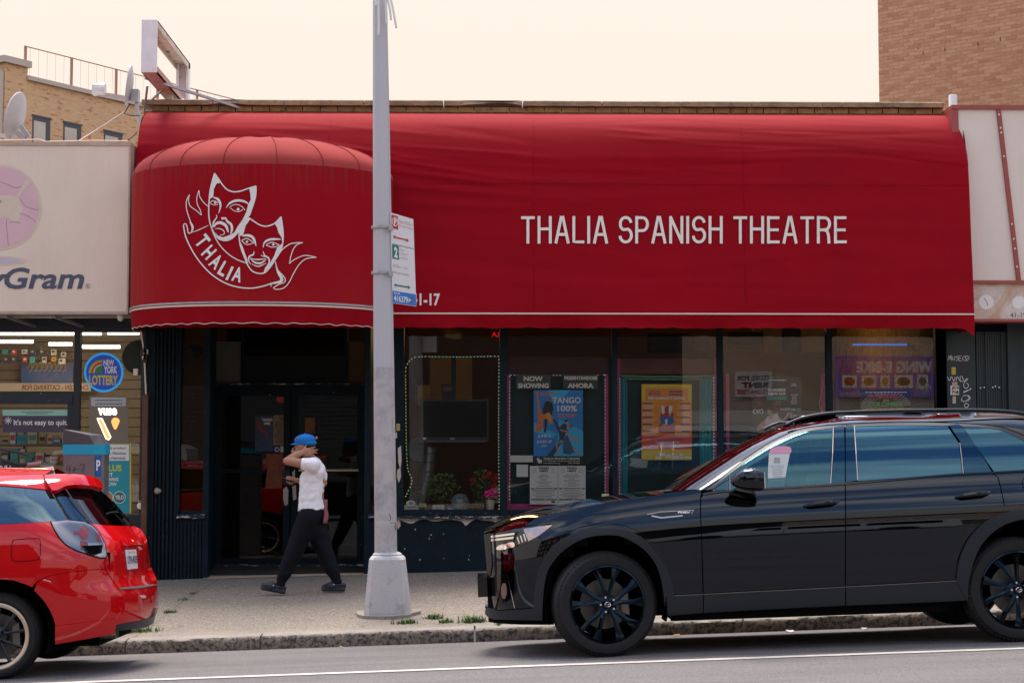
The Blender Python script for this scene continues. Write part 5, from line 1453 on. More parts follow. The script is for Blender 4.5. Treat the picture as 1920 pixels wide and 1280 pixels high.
for pl in ([(180, 196), (380, 196), (310, 258), (225, 310)], [(275, 450), (490, 560), (490, 780), (200, 780), (262, 640)], [(52, 480), (150, 540), (255, 580), (225, 620), (52, 560)]): decal('colour_field', T(pl), hp, m_cyan, tg, .0012)
decal('dancer', T([(150, 300), (185, 288), (215, 310), (226, 360), (210, 425), (178, 425), (168, 500), (160, 572), (140, 568), (147, 500), (138, 425), (132, 360)]), hp, m_blackprint, tg, .002)
decal('dancer_head', T(circ(193, 278, 19, 14)), hp, M('print_tan', (.40, .14, .04), .5), tg, .0028)
decal('dancer', T([(68, 206), (86, 212), (100, 300), (114, 385), (132, 415), (186, 388), (216, 430), (221, 495), (196, 495), (172, 455), (134, 452), (128, 540), (100, 562), (70, 572), (72, 520), (95, 450), (84, 400), (86, 320)]), hp, m_orange_p, tg, .0034)
decal('dress_light', T([(150, 410), (186, 398), (206, 440), (204, 480), (170, 440)]), hp, M('print_yellow', (.62, .40, .03), .5), tg, .004)
decal('dancer', T([(312, 488), (346, 500), (342, 560), (312, 640), (270, 705), (225, 780), (172, 780), (235, 695), (280, 632), (276, 580), (222, 455), (240, 450), (280, 525)]), hp, m_navy_p, tg, .0022)
decal('dancer_head', T(circ(342, 478, 19, 14)), hp, m_skin_p, tg, .003); decal('hair', T([(322, 470), (340, 458), (360, 468), (345, 474), (330, 486)]), hp, m_blackprint, tg, .0036)
strokes('dancer_limbs', [(T([(285, 545), (320, 560), (362, 545)]), 2.6), (T([(302, 640), (252, 680), (276, 772)]), 3.4), (T([(390, 690), (430, 735), (472, 776)]), 2.8), (T([(350, 545), (352, 600)]), 5)], hp, m_skin_p, tg, .0042)
decal('skirt', T([(316, 600), (352, 598), (386, 680), (412, 745), (372, 768), (314, 756), (308, 680)]), hp, M('print_skirt', (.03, .13, .27), .5, var=.6, vscale=60), tg, .005)
decal('hair', T(circ(380, 518, 20, 12)), hp, M('print_auburn', (.38, .12, .05), .5), tg, .005)
letters('TANGO', (1036, 744, 1089, 756), hp, m_white, tg, bold=.03, offset=.006); letters('100%', (1045, 759.5, 1082, 771), hp, m_white, tg, bold=.03, offset=.006)
print_lines('small_print', word_rows(1046, 1080, 775, 783, 2, 2.2, fill=(.9, 1), seed=5) + word_rows(1012, 1040, 735, 741, 2, 2, fill=(.9, 1), seed=6) + word_rows(1068, 1088, 819, 826, 2, 2, fill=(.8, 1), seed=7), hp, m_orange_p, tg)
letters('JUNE 5', (1008, 814.5, 1032, 821), hp, m_white, tg, bold=.02, offset=.006); letters('JUNIO 29', (1006, 825, 1034.5, 831.5), hp, m_white, tg, bold=.02, shear=.2, offset=.006); letters('2025', (1015, 833.5, 1024.5, 837), hp, m_white, tg, bold=.02, offset=.006)
decal('footer', rectpoly(1000.5, 855, 1093, 871.5), hp, m_blackprint, tg, .003)
decal('footer_mark', T([(78, 800), (95, 795), (105, 812), (125, 812), (122, 840), (100, 846), (85, 832)]), hp, m_white, tg, .005)
letters('THALIA SPANISH THEATRE', (1018.5, 857.5, 1087, 861), hp, m_white, tg, bold=.03, offset=.006)
letters('41-17 Greenpoint Avenue, Sunnyside (Queens)', (1018.5, 862.2, 1087, 865.6), hp, m_white, tg, bold=.01, offset=.006); letters('www.thaliatheatre.org', (1018.5, 866.5, 1050, 869.6), hp, m_white, tg, bold=.01, offset=.006); letters('(718) 729-3880', (1065, 866.5, 1087, 869.6), hp, m_white, tg, bold=.01, offset=.006)
for x0, x1, wh in ((993.5, 1045.8, 'nearer the blue web address card'), (1046.4, 1098, 'nearer the black car')):
    s_ = sheet('schedule_sheet', rectpoly(x0, 873, x1, 945), f'white printed TANGO 100% schedule sheet under the tango poster, {wh}', 'notice', M('paper_white', (.85, .83, .82), .7), group='schedule sheets')
    m_ = (x0 + x1) / 2
    letters('TANGO', (m_ - 10, 875, m_ + 10, 879.5), hp, m_blackprint, s_, bold=.05); letters('100%', (m_ - 8, 880.5, m_ + 8, 884.5), hp, m_blackprint, s_, bold=.05)
    print_lines('small_print', word_rows(x0 + 4, x1 - 4, 888, 912, 9, 1.1, fill=(.25, .85), seed=int(x0)) + word_rows(x0 + 3, x1 - 3, 917, 934, 6, 1.1, fill=(.5, 1), seed=int(x1)) + word_rows(x0 + 4, x0 + 14, 876, 886, 3, .8, seed=1) + word_rows(x1 - 14, x1 - 4, 876, 886, 3, .8, seed=2), hp, M('print_grey', (.25, .25, .26), .6), s_)
    print_lines('heavy_rule', [(x0 + 2, 914.5, x0 + 8, 916.5), (x0 + 10, 914.5, x1 - 9, 915.8), (x1 - 7, 914.5, x1 - 1.5, 916.5), (x0 + 2, 935, x0 + 28, 937), (x0 + 30, 935.2, x1 - 2, 937), (x1 - 12, 939, x1 - 5, 942)], hp, m_blackprint, s_, .0045)
wb = sheet('web_card', rectpoly(956, 853, 999.5, 866.5), 'narrow blue web address card beside the tango poster footer', 'notice', M('card_blue', (.02, .16, .24), .5)); letters('WWW.THALIATHEATRE.ORG', (959, 856, 996, 859), hp, m_white, wb); letters('718-729-3880', (970, 860.5, 986, 863.5), hp, m_white, wb)
decal('border', rectpoly(956.6, 853.6, 999, 866), hp, m_white, wb, .0012, holes=[rectpoly(957.6, 854.6, 998, 865)])
sheet('code_card', rectpoly(968.5, 870.5, 990, 893.5), 'small white square card under the blue web address card', 'notice', M('paper_white', None))
sheet('green_label', rectpoly(1128.5, 925.5, 1142, 934), 'small pale green label at the foot of the tango display frame', 'label', M('label_green', (.45, .52, .22), .6), Y=FY + .03)

# bay 3
backboard(1158, 1347, 672, 958, 'dark green board behind the orange festival poster')
frame_bars('display_frame', [(1158, 672, 1164, 958), (1339, 672, 1346, 958), (1164, 948, 1339, 958)], BY - .035, 'magenta frame around the orange festival poster board')
tag(pbox('board_header', 1164, 672, 1339, 701, BY - .035, .03, M('rose_header', (.14, .035, .028), .7, var=.3)), 'rose coloured strip above the orange festival poster', 'board')
def curtain(a, b, y0, y1, label, waves, Y=BY - .05):
    nx = 36; V, F = [], []
    za, zb2 = wz(y0, Y), wz(y1, Y)
    for j in range(9):
        t = j / 8
        for i in range(nx + 1):
            u = i / nx; x = wx(a + (b - a) * u, Y)
            V.append((x, Y + .014 * math.sin(u * waves * 6.283 + .7 * math.sin(t * 3)) , zb2 + (za - zb2) * t))
    F = [(j * (nx + 1) + i, j * (nx + 1) + i + 1, (j + 1) * (nx + 1) + i + 1, (j + 1) * (nx + 1) + i) for j in range(8) for i in range(nx)]
    tag(mk('curtain', V, F, m_satin, smooth=True), label, 'curtain', 'teal satin curtains')
curtain(1164, 1177, 703, 956, 'narrow teal satin curtain at the tango side of the orange poster', 2)
curtain(1312, 1338, 703, 956, 'wider teal satin curtain at the film poster side of the orange poster', 4)
o = MB()
V, F = [], []
for i in range(41):
    x = wx(1165 + 172 * i / 40, BY - .055)
    for k in range(5): V.append((x, BY - .055 - .012 * math.sin(k * 1.4 + .3 * math.sin(i * .4)), wz(702 + 2.2 * k + 1.5 * math.sin(i / 40 * math.pi), BY - .055)))
    if i: F += [((i - 1) * 5 + k, i * 5 + k, i * 5 + k + 1, (i - 1) * 5 + k + 1) for k in range(4)]
tag(mk('curtain_swag', V, F, M('green_satin', (.05, .17, .06), .35, spec=.7), smooth=True), 'green satin swag across the top of the orange poster window', 'curtain')
light_string('light_string', [(1338.5, 702), (1338.5, 800), (1338.5, 900), (1338.5, 950)], 'bead lights down the film poster side of the orange poster window', col_=(.60, .54, .46), est=.4)
light_string('light_string', [(1162, 704), (1162, 800), (1162, 950)], 'bead lights down the tango side of the orange poster window', col_=(.50, .40, .42), est=.3)
fs = sheet('festival_poster', rectpoly(1203, 720, 1297, 862), 'orange and yellow community festival poster with red roses', 'poster', M('festival_yellow', (.78, .52, .015), .45))
decal('orange_field', rectpoly(1203, 752, 1297, 816), hp, M('festival_orange', (.85, .26, .015), .45), fs, .0012); decal('red_field', rectpoly(1203, 816, 1297, 842), hp, M('festival_red', (.78, .05, .015), .45), fs, .0012)
decal('title_box', rectpoly(1210, 727, 1290, 751), hp, M('festival_orange', None), fs, .0024, grid=300)
letters('FREE COMMUNITY FESTIVAL', (1215.5, 744, 1285, 749), hp, m_cream_print, fs, bold=.05)
m_vio = M('festival_violet', (.10, .05, .22), .5)
print_lines('title_print', word_rows(1215, 1240, 732, 741, 3, 1.6, fill=(.8, 1), seed=1) + word_rows(1254, 1282, 731, 742, 2, 3, fill=(.9, 1), seed=2) + [(1205 + (i % 2) * 72, 755 + (i // 2) * 13, 1222 + (i % 2) * 72, 757.4 + (i // 2) * 13) for i in range(10)] + word_rows(1215, 1285, 820, 827, 2, 1.5, fill=(.8, 1), seed=3), hp, m_vio, fs)
print_lines('small_print', sum([word_rows(1205, 1228 + 2 * i, 758.5 + i * 13, 766 + i * 13, 2, 1.3, False, (.7, 1), i) + word_rows(1270 - 2 * i, 1295, 758.5 + i * 13, 766 + i * 13, 2, 1.3, True, (.7, 1), i + 9) for i in range(5)], []) + word_rows(1228, 1276, 828, 842, 4, 1.3, fill=(.5, 1), seed=8), hp, m_cream_print, fs)
Gq = lambda l: [(1140 + x / 4.129, 590 + y / 4.129) for x, y in l]
m_rose = M('print_rose', (.42, .02, .04), .5)
for pl, mt in (([(412, 705), (436, 702), (440, 760), (420, 770)], m_white), ([(470, 702), (500, 706), (492, 770), (468, 762)], m_white), ([(400, 800), (425, 785), (500, 785), (515, 830), (495, 845), (410, 845)], m_blueprint), ([(440, 720), (470, 700), (480, 770), (450, 800), (420, 770)], m_rose), ([(440, 808), (462, 806), (458, 848), (444, 848)], m_white),
               ([(385, 870), (405, 845), (440, 860), (470, 845), (515, 855), (525, 885), (510, 915), (460, 918), (405, 915), (388, 900)], m_rose), ([(410, 760), (430, 745), (430, 790), (405, 790)], m_rose), ([(490, 745), (510, 765), (505, 795), (485, 790)], m_rose), ([(395, 845), (415, 850), (400, 862)], m_grass), ([(445, 850), (475, 848), (460, 866)], m_grass)):
    decal('festival_figure', Gq(pl), hp, mt, fs, .003 + .0006 * random.random())
for pl in (((395, 1068, 440, 1095)), ((447, 1080, 490, 1108)), ((497, 1088, 547, 1115)), ((553, 1073, 582, 1090)), ((592, 1096, 645, 1112)), ((368, 1098, 412, 1114)), ((553, 1096, 584, 1112))):
    decal('sponsor_mark', Gq(rectpoly(*pl)), hp, m_white, fs, .003)
letters('THALIA SPANISH THEATRE', (1229, 827.5, 1273, 831), hp, m_cream_print, fs, bold=.03, offset=.006)
sheet('torn_card', [(1181, 858), (1215, 861), (1213, 876.5), (1192, 876), (1179, 872), (1184, 866)], 'torn grey card taped to the glass below the orange poster', 'card', M('torn_grey', (.33, .33, .29), .8, var=.3, vscale=9))

# bay 4
backboard(1357, 1552, 740, 958, 'black board behind the film poster of a reclining woman', M('board_black', (.012, .013, .014), .8))
frame_bars('display_frame', [(1362, 700, 1368, 958), (1541, 700, 1549, 958)], BY - .035, 'magenta frame posts either side of the film poster')
fl = sheet('film_poster', rectpoly(1410, 706, 1503, 860), 'black film poster with a woman in a white blouse reclining', 'poster', M('film_black', (.010, .010, .013), .4), Y=PY)
Fq = lambda l: [(1350 + x / 6.736, 610 + y / 6.736) for x, y in l]
m_tealp = M('film_teal', (.02, .42, .36), .5)
letters('LO HACEMOS', (1440, 728, 1473, 734), hp, m_white, fl, bold=.05); letters('MEJOR QUE', (1440, 735.5, 1473, 741.5), hp, m_white, fl, bold=.05); letters('LOS HOMBRES', (1437.5, 743, 1476, 749.5), hp, m_tealp, fl, bold=.06)
letters('WOMEN', (1449, 765, 1461.5, 769.5), hp, m_redprint, fl, bold=.05); letters('DO IT BETTER THAN', (1463, 765, 1491, 769.5), hp, m_white, fl, bold=.04); letters('MEN', (1493, 765, 1501, 769.5), hp, m_tealp, fl, bold=.05)
strokes('symbols', [(circ(1454, 755, 3.4, 16) + [circ(1454, 755, 3.4, 16)[0]], 1.0), ([(1453, 758.5), (1452, 764)], 1.0), ([(1450, 761), (1454.5, 762)], 1.0)], hp, m_redprint, fl)
strokes('symbols', [(circ(1458.5, 755.5, 3.4, 16) + [circ(1458.5, 755.5, 3.4, 16)[0]], 1.0), ([(1461, 753), (1465, 751)], 1.0)], hp, m_tealp, fl)
strokes('laurel', [(spline([(1416, 766), (1412.5, 770), (1412.5, 773), (1416, 776)], 1), 1.3), (spline([(1427, 766), (1430.5, 770), (1430.5, 773), (1427, 776)], 1), 1.3)], hp, m_white, fl)
print_lines('small_print', word_rows(1417, 1427, 767, 775, 3, 1.4, fill=(.8, 1), seed=3) + word_rows(1480, 1497, 718, 724, 3, 1.1, fill=(.4, .8), seed=4) + word_rows(1480, 1498, 738, 758, 6, 1.2, fill=(.5, 1), seed=9) + word_rows(1480, 1496, 777, 788, 3, 2.2, fill=(.6, 1), seed=11) + word_rows(1441, 1474, 711, 714, 1, 1.6, fill=(1, 1)), hp, m_cream_print, fl)
print_lines('red_print', word_rows(1414, 1436, 738, 760, 5, 1.4, fill=(.4, 1), seed=12), hp, m_redprint, fl)
decal('woman_arm', Fq([(585, 1175), (620, 1165), (640, 1250), (560, 1290), (480, 1330), (455, 1300), (520, 1220)]), hp, m_skin_p, fl, .002)
decal('woman_blouse', Fq([(600, 1150), (680, 1120), (725, 1105), (740, 1150), (780, 1210), (820, 1245), (760, 1265), (700, 1290), (600, 1300), (575, 1250), (570, 1200)]), hp, M('print_blouse', (.66, .56, .54), .5), fl, .003)
decal('woman_arm', Fq([(735, 1150), (790, 1190), (840, 1130), (855, 1085), (870, 1105), (915, 1090), (905, 1110), (865, 1140), (810, 1225), (775, 1225)]), hp, m_skin_p, fl, .0036)
decal('woman_neck', Fq([(620, 1120), (665, 1105), (675, 1140), (640, 1190), (620, 1170)]), hp, m_skin_p, fl, .0042); decal('woman_face', Fq(circ(622, 1085, 32, 18, 42)), hp, M('print_face', (.42, .22, .13), .5), fl, .0048)
decal('woman_hair', Fq([(585, 1110), (582, 1060), (600, 1035), (640, 1035), (660, 1075), (655, 1110), (648, 1080), (635, 1062), (605, 1065), (595, 1090)]), hp, M('print_brown', (.06, .03, .02), .5), fl, .0054)
decal('woman_skirt', Fq([(700, 1275), (790, 1240), (840, 1250), (830, 1290), (700, 1320)]), hp, M('print_coral', (.5, .10, .09), .5), fl, .0042)
wire('orange_cable', [P(1541, 706, FY + .08), P(1543, 720, FY + .08), P(1540, 738, FY + .08), P(1536, 756, FY + .08), P(1542, 778, FY + .08), P(1546, 800, FY + .08)], .006, M('cable_orange', (.60, .22, .03), .5), 'orange cable hanging beside the film poster')
# bay 5
backboard(1562, 1757, 745, 958, 'dark board behind the navidad poster')
frame_bars('display_frame', [(1568, 672, 1574, 958), (1749, 672, 1756, 958)], BY - .035, 'purple frame posts either side of the navidad poster', M('purple_paint', (.12, .03, .16), .6))
nv = sheet('navidad_poster', rectpoly(1612, 730, 1710, 860), 'black NAVIDAD EN COLOMBIA poster with white rays', 'poster', m_blackprint)
strokes('rays', [([(1661 + math.cos(a) * r1, 762 + math.sin(a) * r1 * .62) for r1 in (26, 47)], (.6, 1.6)) for a in np.linspace(0, 6.283, 44)], hp, M('ray_white', (.5, .46, .44), .5), nv, .0015)
letters('NAVIDAD', (1633, 738, 1688, 747), hp, M('navidad_red', (.55, .06, .04), .5), nv, bold=.06); letters('EN', (1656, 748.5, 1666, 752.5), hp, M('navidad_gold', (.55, .36, .03), .5), nv, bold=.05); letters('COLOMBIA', (1627, 753, 1693, 762), hp, M('navidad_green', (.06, .38, .10), .5), nv, bold=.06); letters('CHRISTMAS IN COLOMBIA', (1625, 763, 1696, 768), hp, M('navidad_gold', None), nv, bold=.05)
print_lines('small_print', word_rows(1620, 1702, 733, 737, 1, 1.8, fill=(.95, .95), seed=3), hp, m_cream_print, nv)
pbox_l = pbox('ceiling_tube', 1600, 644, 1748, 647.5, FY + .9, .03, M('blue_tube', (.05, .12, .35), .5, emit=(.03, .10, .35), estr=.6)); tag(pbox_l, 'blue strip light above the navidad poster window', 'light')
# framed pictures high on the lobby wall, and the wall nearer the glass behind the upper panes
for a, b, y0, y1, lab in ((1215, 1292, 625, 662, 'dark picture high behind the orange poster window'), (1365, 1430, 622, 645, 'dark red picture high behind the film poster window'), (1466, 1502, 617, 660, 'reddish picture between amber panels above the film poster'), (1296, 1330, 622, 661, 'amber panel above the orange poster, nearer the film poster')):
    am = 'amber' in lab and 'picture' not in lab
    f_ = pbox('wall_picture', a, y0, b, y1, FY + 1.2, .03, M('panel_amber', (.30, .15, .03), .7, var=.3) if am else m_black); tag(f_, lab, 'picture')
    decal('image', rectpoly(a + 4, y0 + 4, b - 4, y1 - 4), plane_hit(FY + 1.2), M('panel_amber2', (.34, .18, .04), .7, var=.3) if am else M('picture_dark', (.05, .012, .012), .7, var=.6, vscale=6), f_)
for a, b, y0, y1 in ((1432, 1466, 600, 661), (1502, 1546, 600, 661)):
    tag(pbox('wall_panel', a, y0, b, y1, FY + 1.2, .03, M('panel_gold', (.42, .22, .04), .7, var=.25)), f"amber wall panel above the film poster, {'nearer the orange poster' if a < 1480 else 'nearer the navidad poster'}", 'panel')

# bay 1: screen, heater, plants
tv = thing('television', 'large black flat television hanging in the first display window', 'television', tuple(P(850, 830, FY + .45)))
TY = FY + .40
pbox('casing', 787, 748, 916, 826, TY, .09, M('tv_black', (.004, .006, .010), .3), tv); pbox('screen', 793, 752, 913, 819, TY - .004, .004, M('tv_screen', (.002, .003, .006), .12), tv)
pbox('lower_trim', 786, 825, 911, 828.5, TY - .01, .06, M('tv_trim', (.05, .06, .07), .35), tv); print_lines('maker_mark', [(844, 821.4, 852, 822.6)], plane_hit(TY - .004), m_white, tv); decal('sticker', rectpoly(793, 820, 799, 823.5), plane_hit(TY), m_white, tv)
pbox('bracket', 846, 668, 853, 748, TY + .03, .03, m_black, tv)
op = pbox('open_sign', 828, 720, 855, 748, TY - .05, .02, m_black); tag(op, 'small black framed sign with red letters above the television', 'sign'); print_lines('red_marks', [(832 + 4 * k, 725, 834.6 + 4 * k, 733) for k in range(4)], plane_hit(TY - .05), M('dull_red', (.16, .008, .012), .5), op)
tag(pbox('wall_panel', 806, 668, 846, 750, FY + 1.1, .03, m_amber), 'amber lit wall panel behind the television, nearer the lamp post', 'panel'); tag(pbox('wall_panel', 855, 668, 885, 750, FY + 1.1, .03, m_amber), 'amber lit wall panel behind the television, nearer the tango poster', 'panel')
tag(pbox('wall_picture', 783, 722, 807, 760, FY + .9, .03, M('panel_gold', None)), 'small amber picture at the lamp post side of the television', 'picture')
letters('LA', (922, 622, 936, 631), plane_hit(FY + .055), M('la_red', (.6, .01, .01), .5, emit=(.8, .01, .01), estr=.5), th, bold=.04, name='window_lettering', mirror=True)
hc = thing('duct_heater', 'grey metal duct standing among plants below the television', 'duct', tuple(P(802, 930, FY + .5)))
MB().tube([P(806, 838, FY + .55), P(803, 870, FY + .55), P(800, 900, FY + .55), P(792, 935, FY + .55)], [.075, .075, .08, .09], 16).build('pipe', M('duct_metal', (.20, .21, .22), .35, metal=.7), hc, smooth=True)
for y in (850, 866, 884): 
    a = P(804, y, FY + .55); MB().lathe([(.08, -.006), (.084, 0), (.08, .006)], (a.x, a.y, a.z), n=18, cap=False).build('band', M('duct_dark', (.08, .08, .09), .4, metal=.6), hc)
fan = P(785, 843, FY + .6); MB().lathe([(.14, 0), (.15, .03), (.15, .08)], (fan.x, fan.y, fan.z), 'y', 26).build('fan_housing', M('fan_dark', (.012, .03, .035), .4), hc)
light_string('light_string', [(757.5, 937), (763, 925), (772, 905), (771, 893), (765, 880), (762, 840), (761, 760), (760.5, 700), (763, 684), (772, 673), (790, 668.5), (860, 669), (920, 668), (934, 668), (935.5, 674), (935, 760), (935, 860), (935, 958), (918, 962)], 'green light string looping round the television window', step=5.4, col_=(.40, .62, .38), est=.4)

# plants
def leafy(name, label, px_, py_, w, h, n, cols, pot=None, seed=0, Y=FY + .17, flowers=None, cat='plant', lsize=.035):
    r = random.Random(seed); base = P(px_, py_, Y); t = thing(name, label, cat, tuple(base), 'plants in the television window')
    if pot: MB().lathe([(pot[0] * .8, 0), (pot[0], pot[1]), (pot[0] * 1.02, pot[1] + .004), (pot[0] * .9, pot[1])], (base.x, base.y, base.z), n=20).build('pot', pot[2], t, smooth=True)
    z0 = base.z + (pot[1] if pot else .01)
    st_ = MB()
    for k in range(7):
        st_.tube([(base.x + r.gauss(0, .01), base.y, z0 - .01), (base.x + r.uniform(-w, w) * .3, base.y + r.uniform(-.04, .04), z0 + h * .45), (base.x + r.uniform(-w, w) * .45, base.y + r.uniform(-.06, .06), z0 + h * r.uniform(.6, .95))], .004, 4)
    st_.build('stems', M('stem_green', (.06, .08, .02), .7), t)
    for ci, c in enumerate(cols):
        V, F = [], []
        for _ in range(n // len(cols)):
            a = r.uniform(0, 6.283); rad = math.sqrt(r.random()); zz = z0 + h * (.12 + .88 * r.random() ** .8)
            k = 1 - abs((zz - z0) / h - .55) * .9
            c0 = Vector((base.x + math.cos(a) * rad * w * .5 * k, base.y + math.sin(a) * rad * .10, zz))
            d1 = Vector((r.gauss(0, 1), r.gauss(0, .7) - .3, r.gauss(.25, .7))).normalized(); d2 = d1.cross(Vector((r.gauss(0, 1), r.gauss(0, 1), r.gauss(0, 1)))).normalized()
            l = lsize * r.uniform(.6, 1.2); b = len(V)
            V += [c0, c0 + d1 * l * .5 + d2 * l * .28, c0 + d1 * l, c0 + d1 * l * .5 - d2 * l * .28]; F.append((b, b + 1, b + 2, b + 3))
        o = mk('foliage', V, F, c, t)
    if flowers:
        for fx, fy, fr_, fc in flowers:
            c0 = P(fx, fy, Y - .09); V, F = [], []
            for _ in range(16):
                d1 = Vector((r.gauss(0, 1), r.gauss(-.5, .6), r.gauss(.1, 1))).normalized(); d2 = d1.cross(Vector((r.gauss(0, 1), r.gauss(0, 1), r.gauss(0, 1)))).normalized(); b = len(V)
                V += [c0, c0 + d1 * fr_ * .6 + d2 * fr_ * .5, c0 + d1 * fr_, c0 + d1 * fr_ * .6 - d2 * fr_ * .5]; F.append((b, b + 1, b + 2, b + 3))
            mk('flower', V, F, fc, t)
    return t
g1, g2, g3 = M('leaf_mid', (.11, .24, .04), .5), M('leaf_dark', (.05, .13, .035), .5), M('leaf_olive', (.20, .25, .06), .55)
m_fred = M('flower_red', (.55, .012, .012), .6); m_fpink = M('flower_pink', (.55, .04, .20), .6)
leafy('potted_plant', 'bushy green plant below the middle of the television', 826, 960, .46, .36, 420, [g1, g2, g3], (.09, .10, M('pot_dark', (.03, .025, .02), .7)), 1)
leafy('potted_plant', 'low brown and green plant beside the lamp post side window edge', 780, 962, .24, .30, 160, [M('leaf_brown', (.10, .05, .02), .7), g2], None, 2)
leafy('potted_plant', 'pale green sprig plant next to the globe ornament', 866, 962, .18, .20, 140, [g1, g3], None, 3)
leafy('potted_plant', 'tall leafy plant with red flowers in the television window', 906, 962, .30, .50, 380, [g1, g2, g2], None, 4, flowers=[(886, 901, .045, m_fred), (917, 890, .045, m_fred), (928, 900, .05, m_fred), (920, 911, .045, m_fred), (930, 892, .04, m_fred), (928, 910, .035, m_fred), (908, 893, .03, m_fred)])
leafy('potted_plant', 'pink flowered plant in a white pot at the corner of the window', 919, 960, .16, .12, 60, [g2], (.055, .145, M('pot_white', (.62, .54, .44), .6)), 5, Y=FY + .11, flowers=[(915, 925, .05, m_fpink), (922, 924, .05, m_fpink), (930, 927, .04, m_fpink), (911, 928, .035, m_fpink)])
gb = P(862, 942, FY + .2); mb = MB()
mb.lathe([(.11 * math.sin(a), -.11 * math.cos(a)) for a in np.linspace(.05, math.pi - .05, 14)], (gb.x, gb.y, gb.z), n=22); tag(mb.build('globe_ornament', M('globe_glass', (.20, .27, .36), .1, var=.5, vscale=9, vcol=(.30, .38, .20)), smooth=True), 'mottled blue glass globe among the window plants', 'ornament')
for x0, y0, x1, y1, c, lab, nm in ((811, 946, 833, 960.5, (.60, .52, .50), 'white card propped under the bushy plant', 'prop_card'), (837, 950, 852, 963, (.01, .12, .42), 'small blue card propped beside the white one', 'prop_card'), (758, 946, 785, 963, (.45, .44, .38), 'grey sign card at the lamp post side corner of the window', 'prop_card'), (786, 943, 799, 950, (.45, .50, .16), 'small lime card above the grey sign card', 'prop_card'), (783, 955, 802, 961, (.60, .58, .56), 'tiny white label below the lime card', 'prop_card')):
    o = tag(pbox(nm, x0, y0, x1, y1, FY + .075 - (.01 if x0 in (786, 783) else 0), .01, M('card_%d_%d' % (x0, y0), c, .6)), lab, 'card')
    print_lines('small_print', word_rows(x0 + 2, x1 - 2, y0 + 2, y1 - 1, 3 if y1 - y0 > 9 else 1, 1.2, fill=(.5, .9), seed=x0), plane_hit(FY + .075 - (.01 if x0 in (786, 783) else 0)), m_blackprint if c[0] > .3 else m_white, o)
tag(flat_sign('round_badge', circ(770, 943, 9, 24, 5.5), 'oval white badge with blue centre standing on the grey sign card', 'badge', m_white, Y=FY + .07), None); decal('badge_centre', circ(770.5, 943, 3.4, 16), plane_hit(FY + .07), M('badge_blue', (.02, .26, .50), .5), bpy.data.objects['round_badge'])
tag(flat_sign('post_sticker', rectpoly(743, 794, 750, 807), 'small yellowed sticker on the post by the television window', 'sticker', M('sticker_yel', (.5, .44, .16), .6, var=.5, vscale=40), Y=FY - .001), None)

# door notices
DPY = DY + .012
hd_ = plane_hit(DPY)
e = flat_sign('door_sticker', [(520, 744), (534, 743.5), (535.5, 749), (534, 754.5), (522, 754.5), (518.5, 749)], 'small red sticker at the top of the theatre door', 'sticker', M('sticker_red', (.50, .015, .015), .5), DPY)
d1_ = flat_sign('door_poster', rectpoly(478, 779, 512, 846), 'dark blue TANGO 100% poster on the theatre door glass', 'poster', M('door_poster_blue', (.012, .05, .13), .5, var=.5, vscale=12), DPY)
letters('TANGO', (491, 784, 511, 789.5), hd_, m_cream_print, d1_, bold=.04); letters('100%', (495, 791, 507, 796), hd_, m_cream_print, d1_, bold=.04)
decal('dancer', [(481, 782), (486, 785), (490, 798), (498, 806), (503, 812), (500, 820), (494, 812), (488, 806), (483, 800)], hd_, M('print_darkred', (.20, .015, .01), .5), d1_)
d2_ = flat_sign('door_poster', rectpoly(512.5, 778, 536, 834), 'beige schedule sheet on the theatre door glass', 'poster', M('sheet_beige', (.26, .18, .11), .6), DPY)
print_lines('small_print', word_rows(514, 535, 790, 832, 16, 1.2, fill=(.4, 1), seed=5), hd_, m_blackprint, d2_); letters('TANGO', (523, 781, 534, 784), hd_, m_blackprint, d2_, bold=.04); letters('100%', (524, 785, 533, 788), hd_, m_blackprint, d2_, bold=.04)
d3_ = flat_sign('door_poster', rectpoly(514, 836, 525, 848), 'blue square sticker with round emblem on the theatre door', 'sticker', M('sticker_dkblue', (.012, .05, .20), .5), DPY); strokes('ring', [(circ(519.5, 842, 3.6, 18) + [circ(519.5, 842, 3.6, 18)[0]], .9)], hd_, m_white, d3_)
flat_sign('door_poster', rectpoly(526, 836, 534, 848), 'pale sticker beside the blue square sticker on the theatre door', 'sticker', M('sticker_pale', (.5, .52, .52), .5), DPY)
flat_sign('door_flyer', [(499, 850), (530, 850), (534, 878), (530, 881), (528, 914), (497, 916), (501, 880)], 'orange red flyer hanging low on the theatre door', 'flyer', M('flyer_orange', (.26, .055, .015), .6, var=.6, vscale=8), DY - .008)
flat_sign('door_flyer', rectpoly(572, 783, 590, 812), 'yellow and red flyer high on the second theatre door leaf', 'flyer', M('flyer_red', (.18, .03, .012), .6, var=.7, vscale=14, vcol=(.25, .14, .02)), DPY)
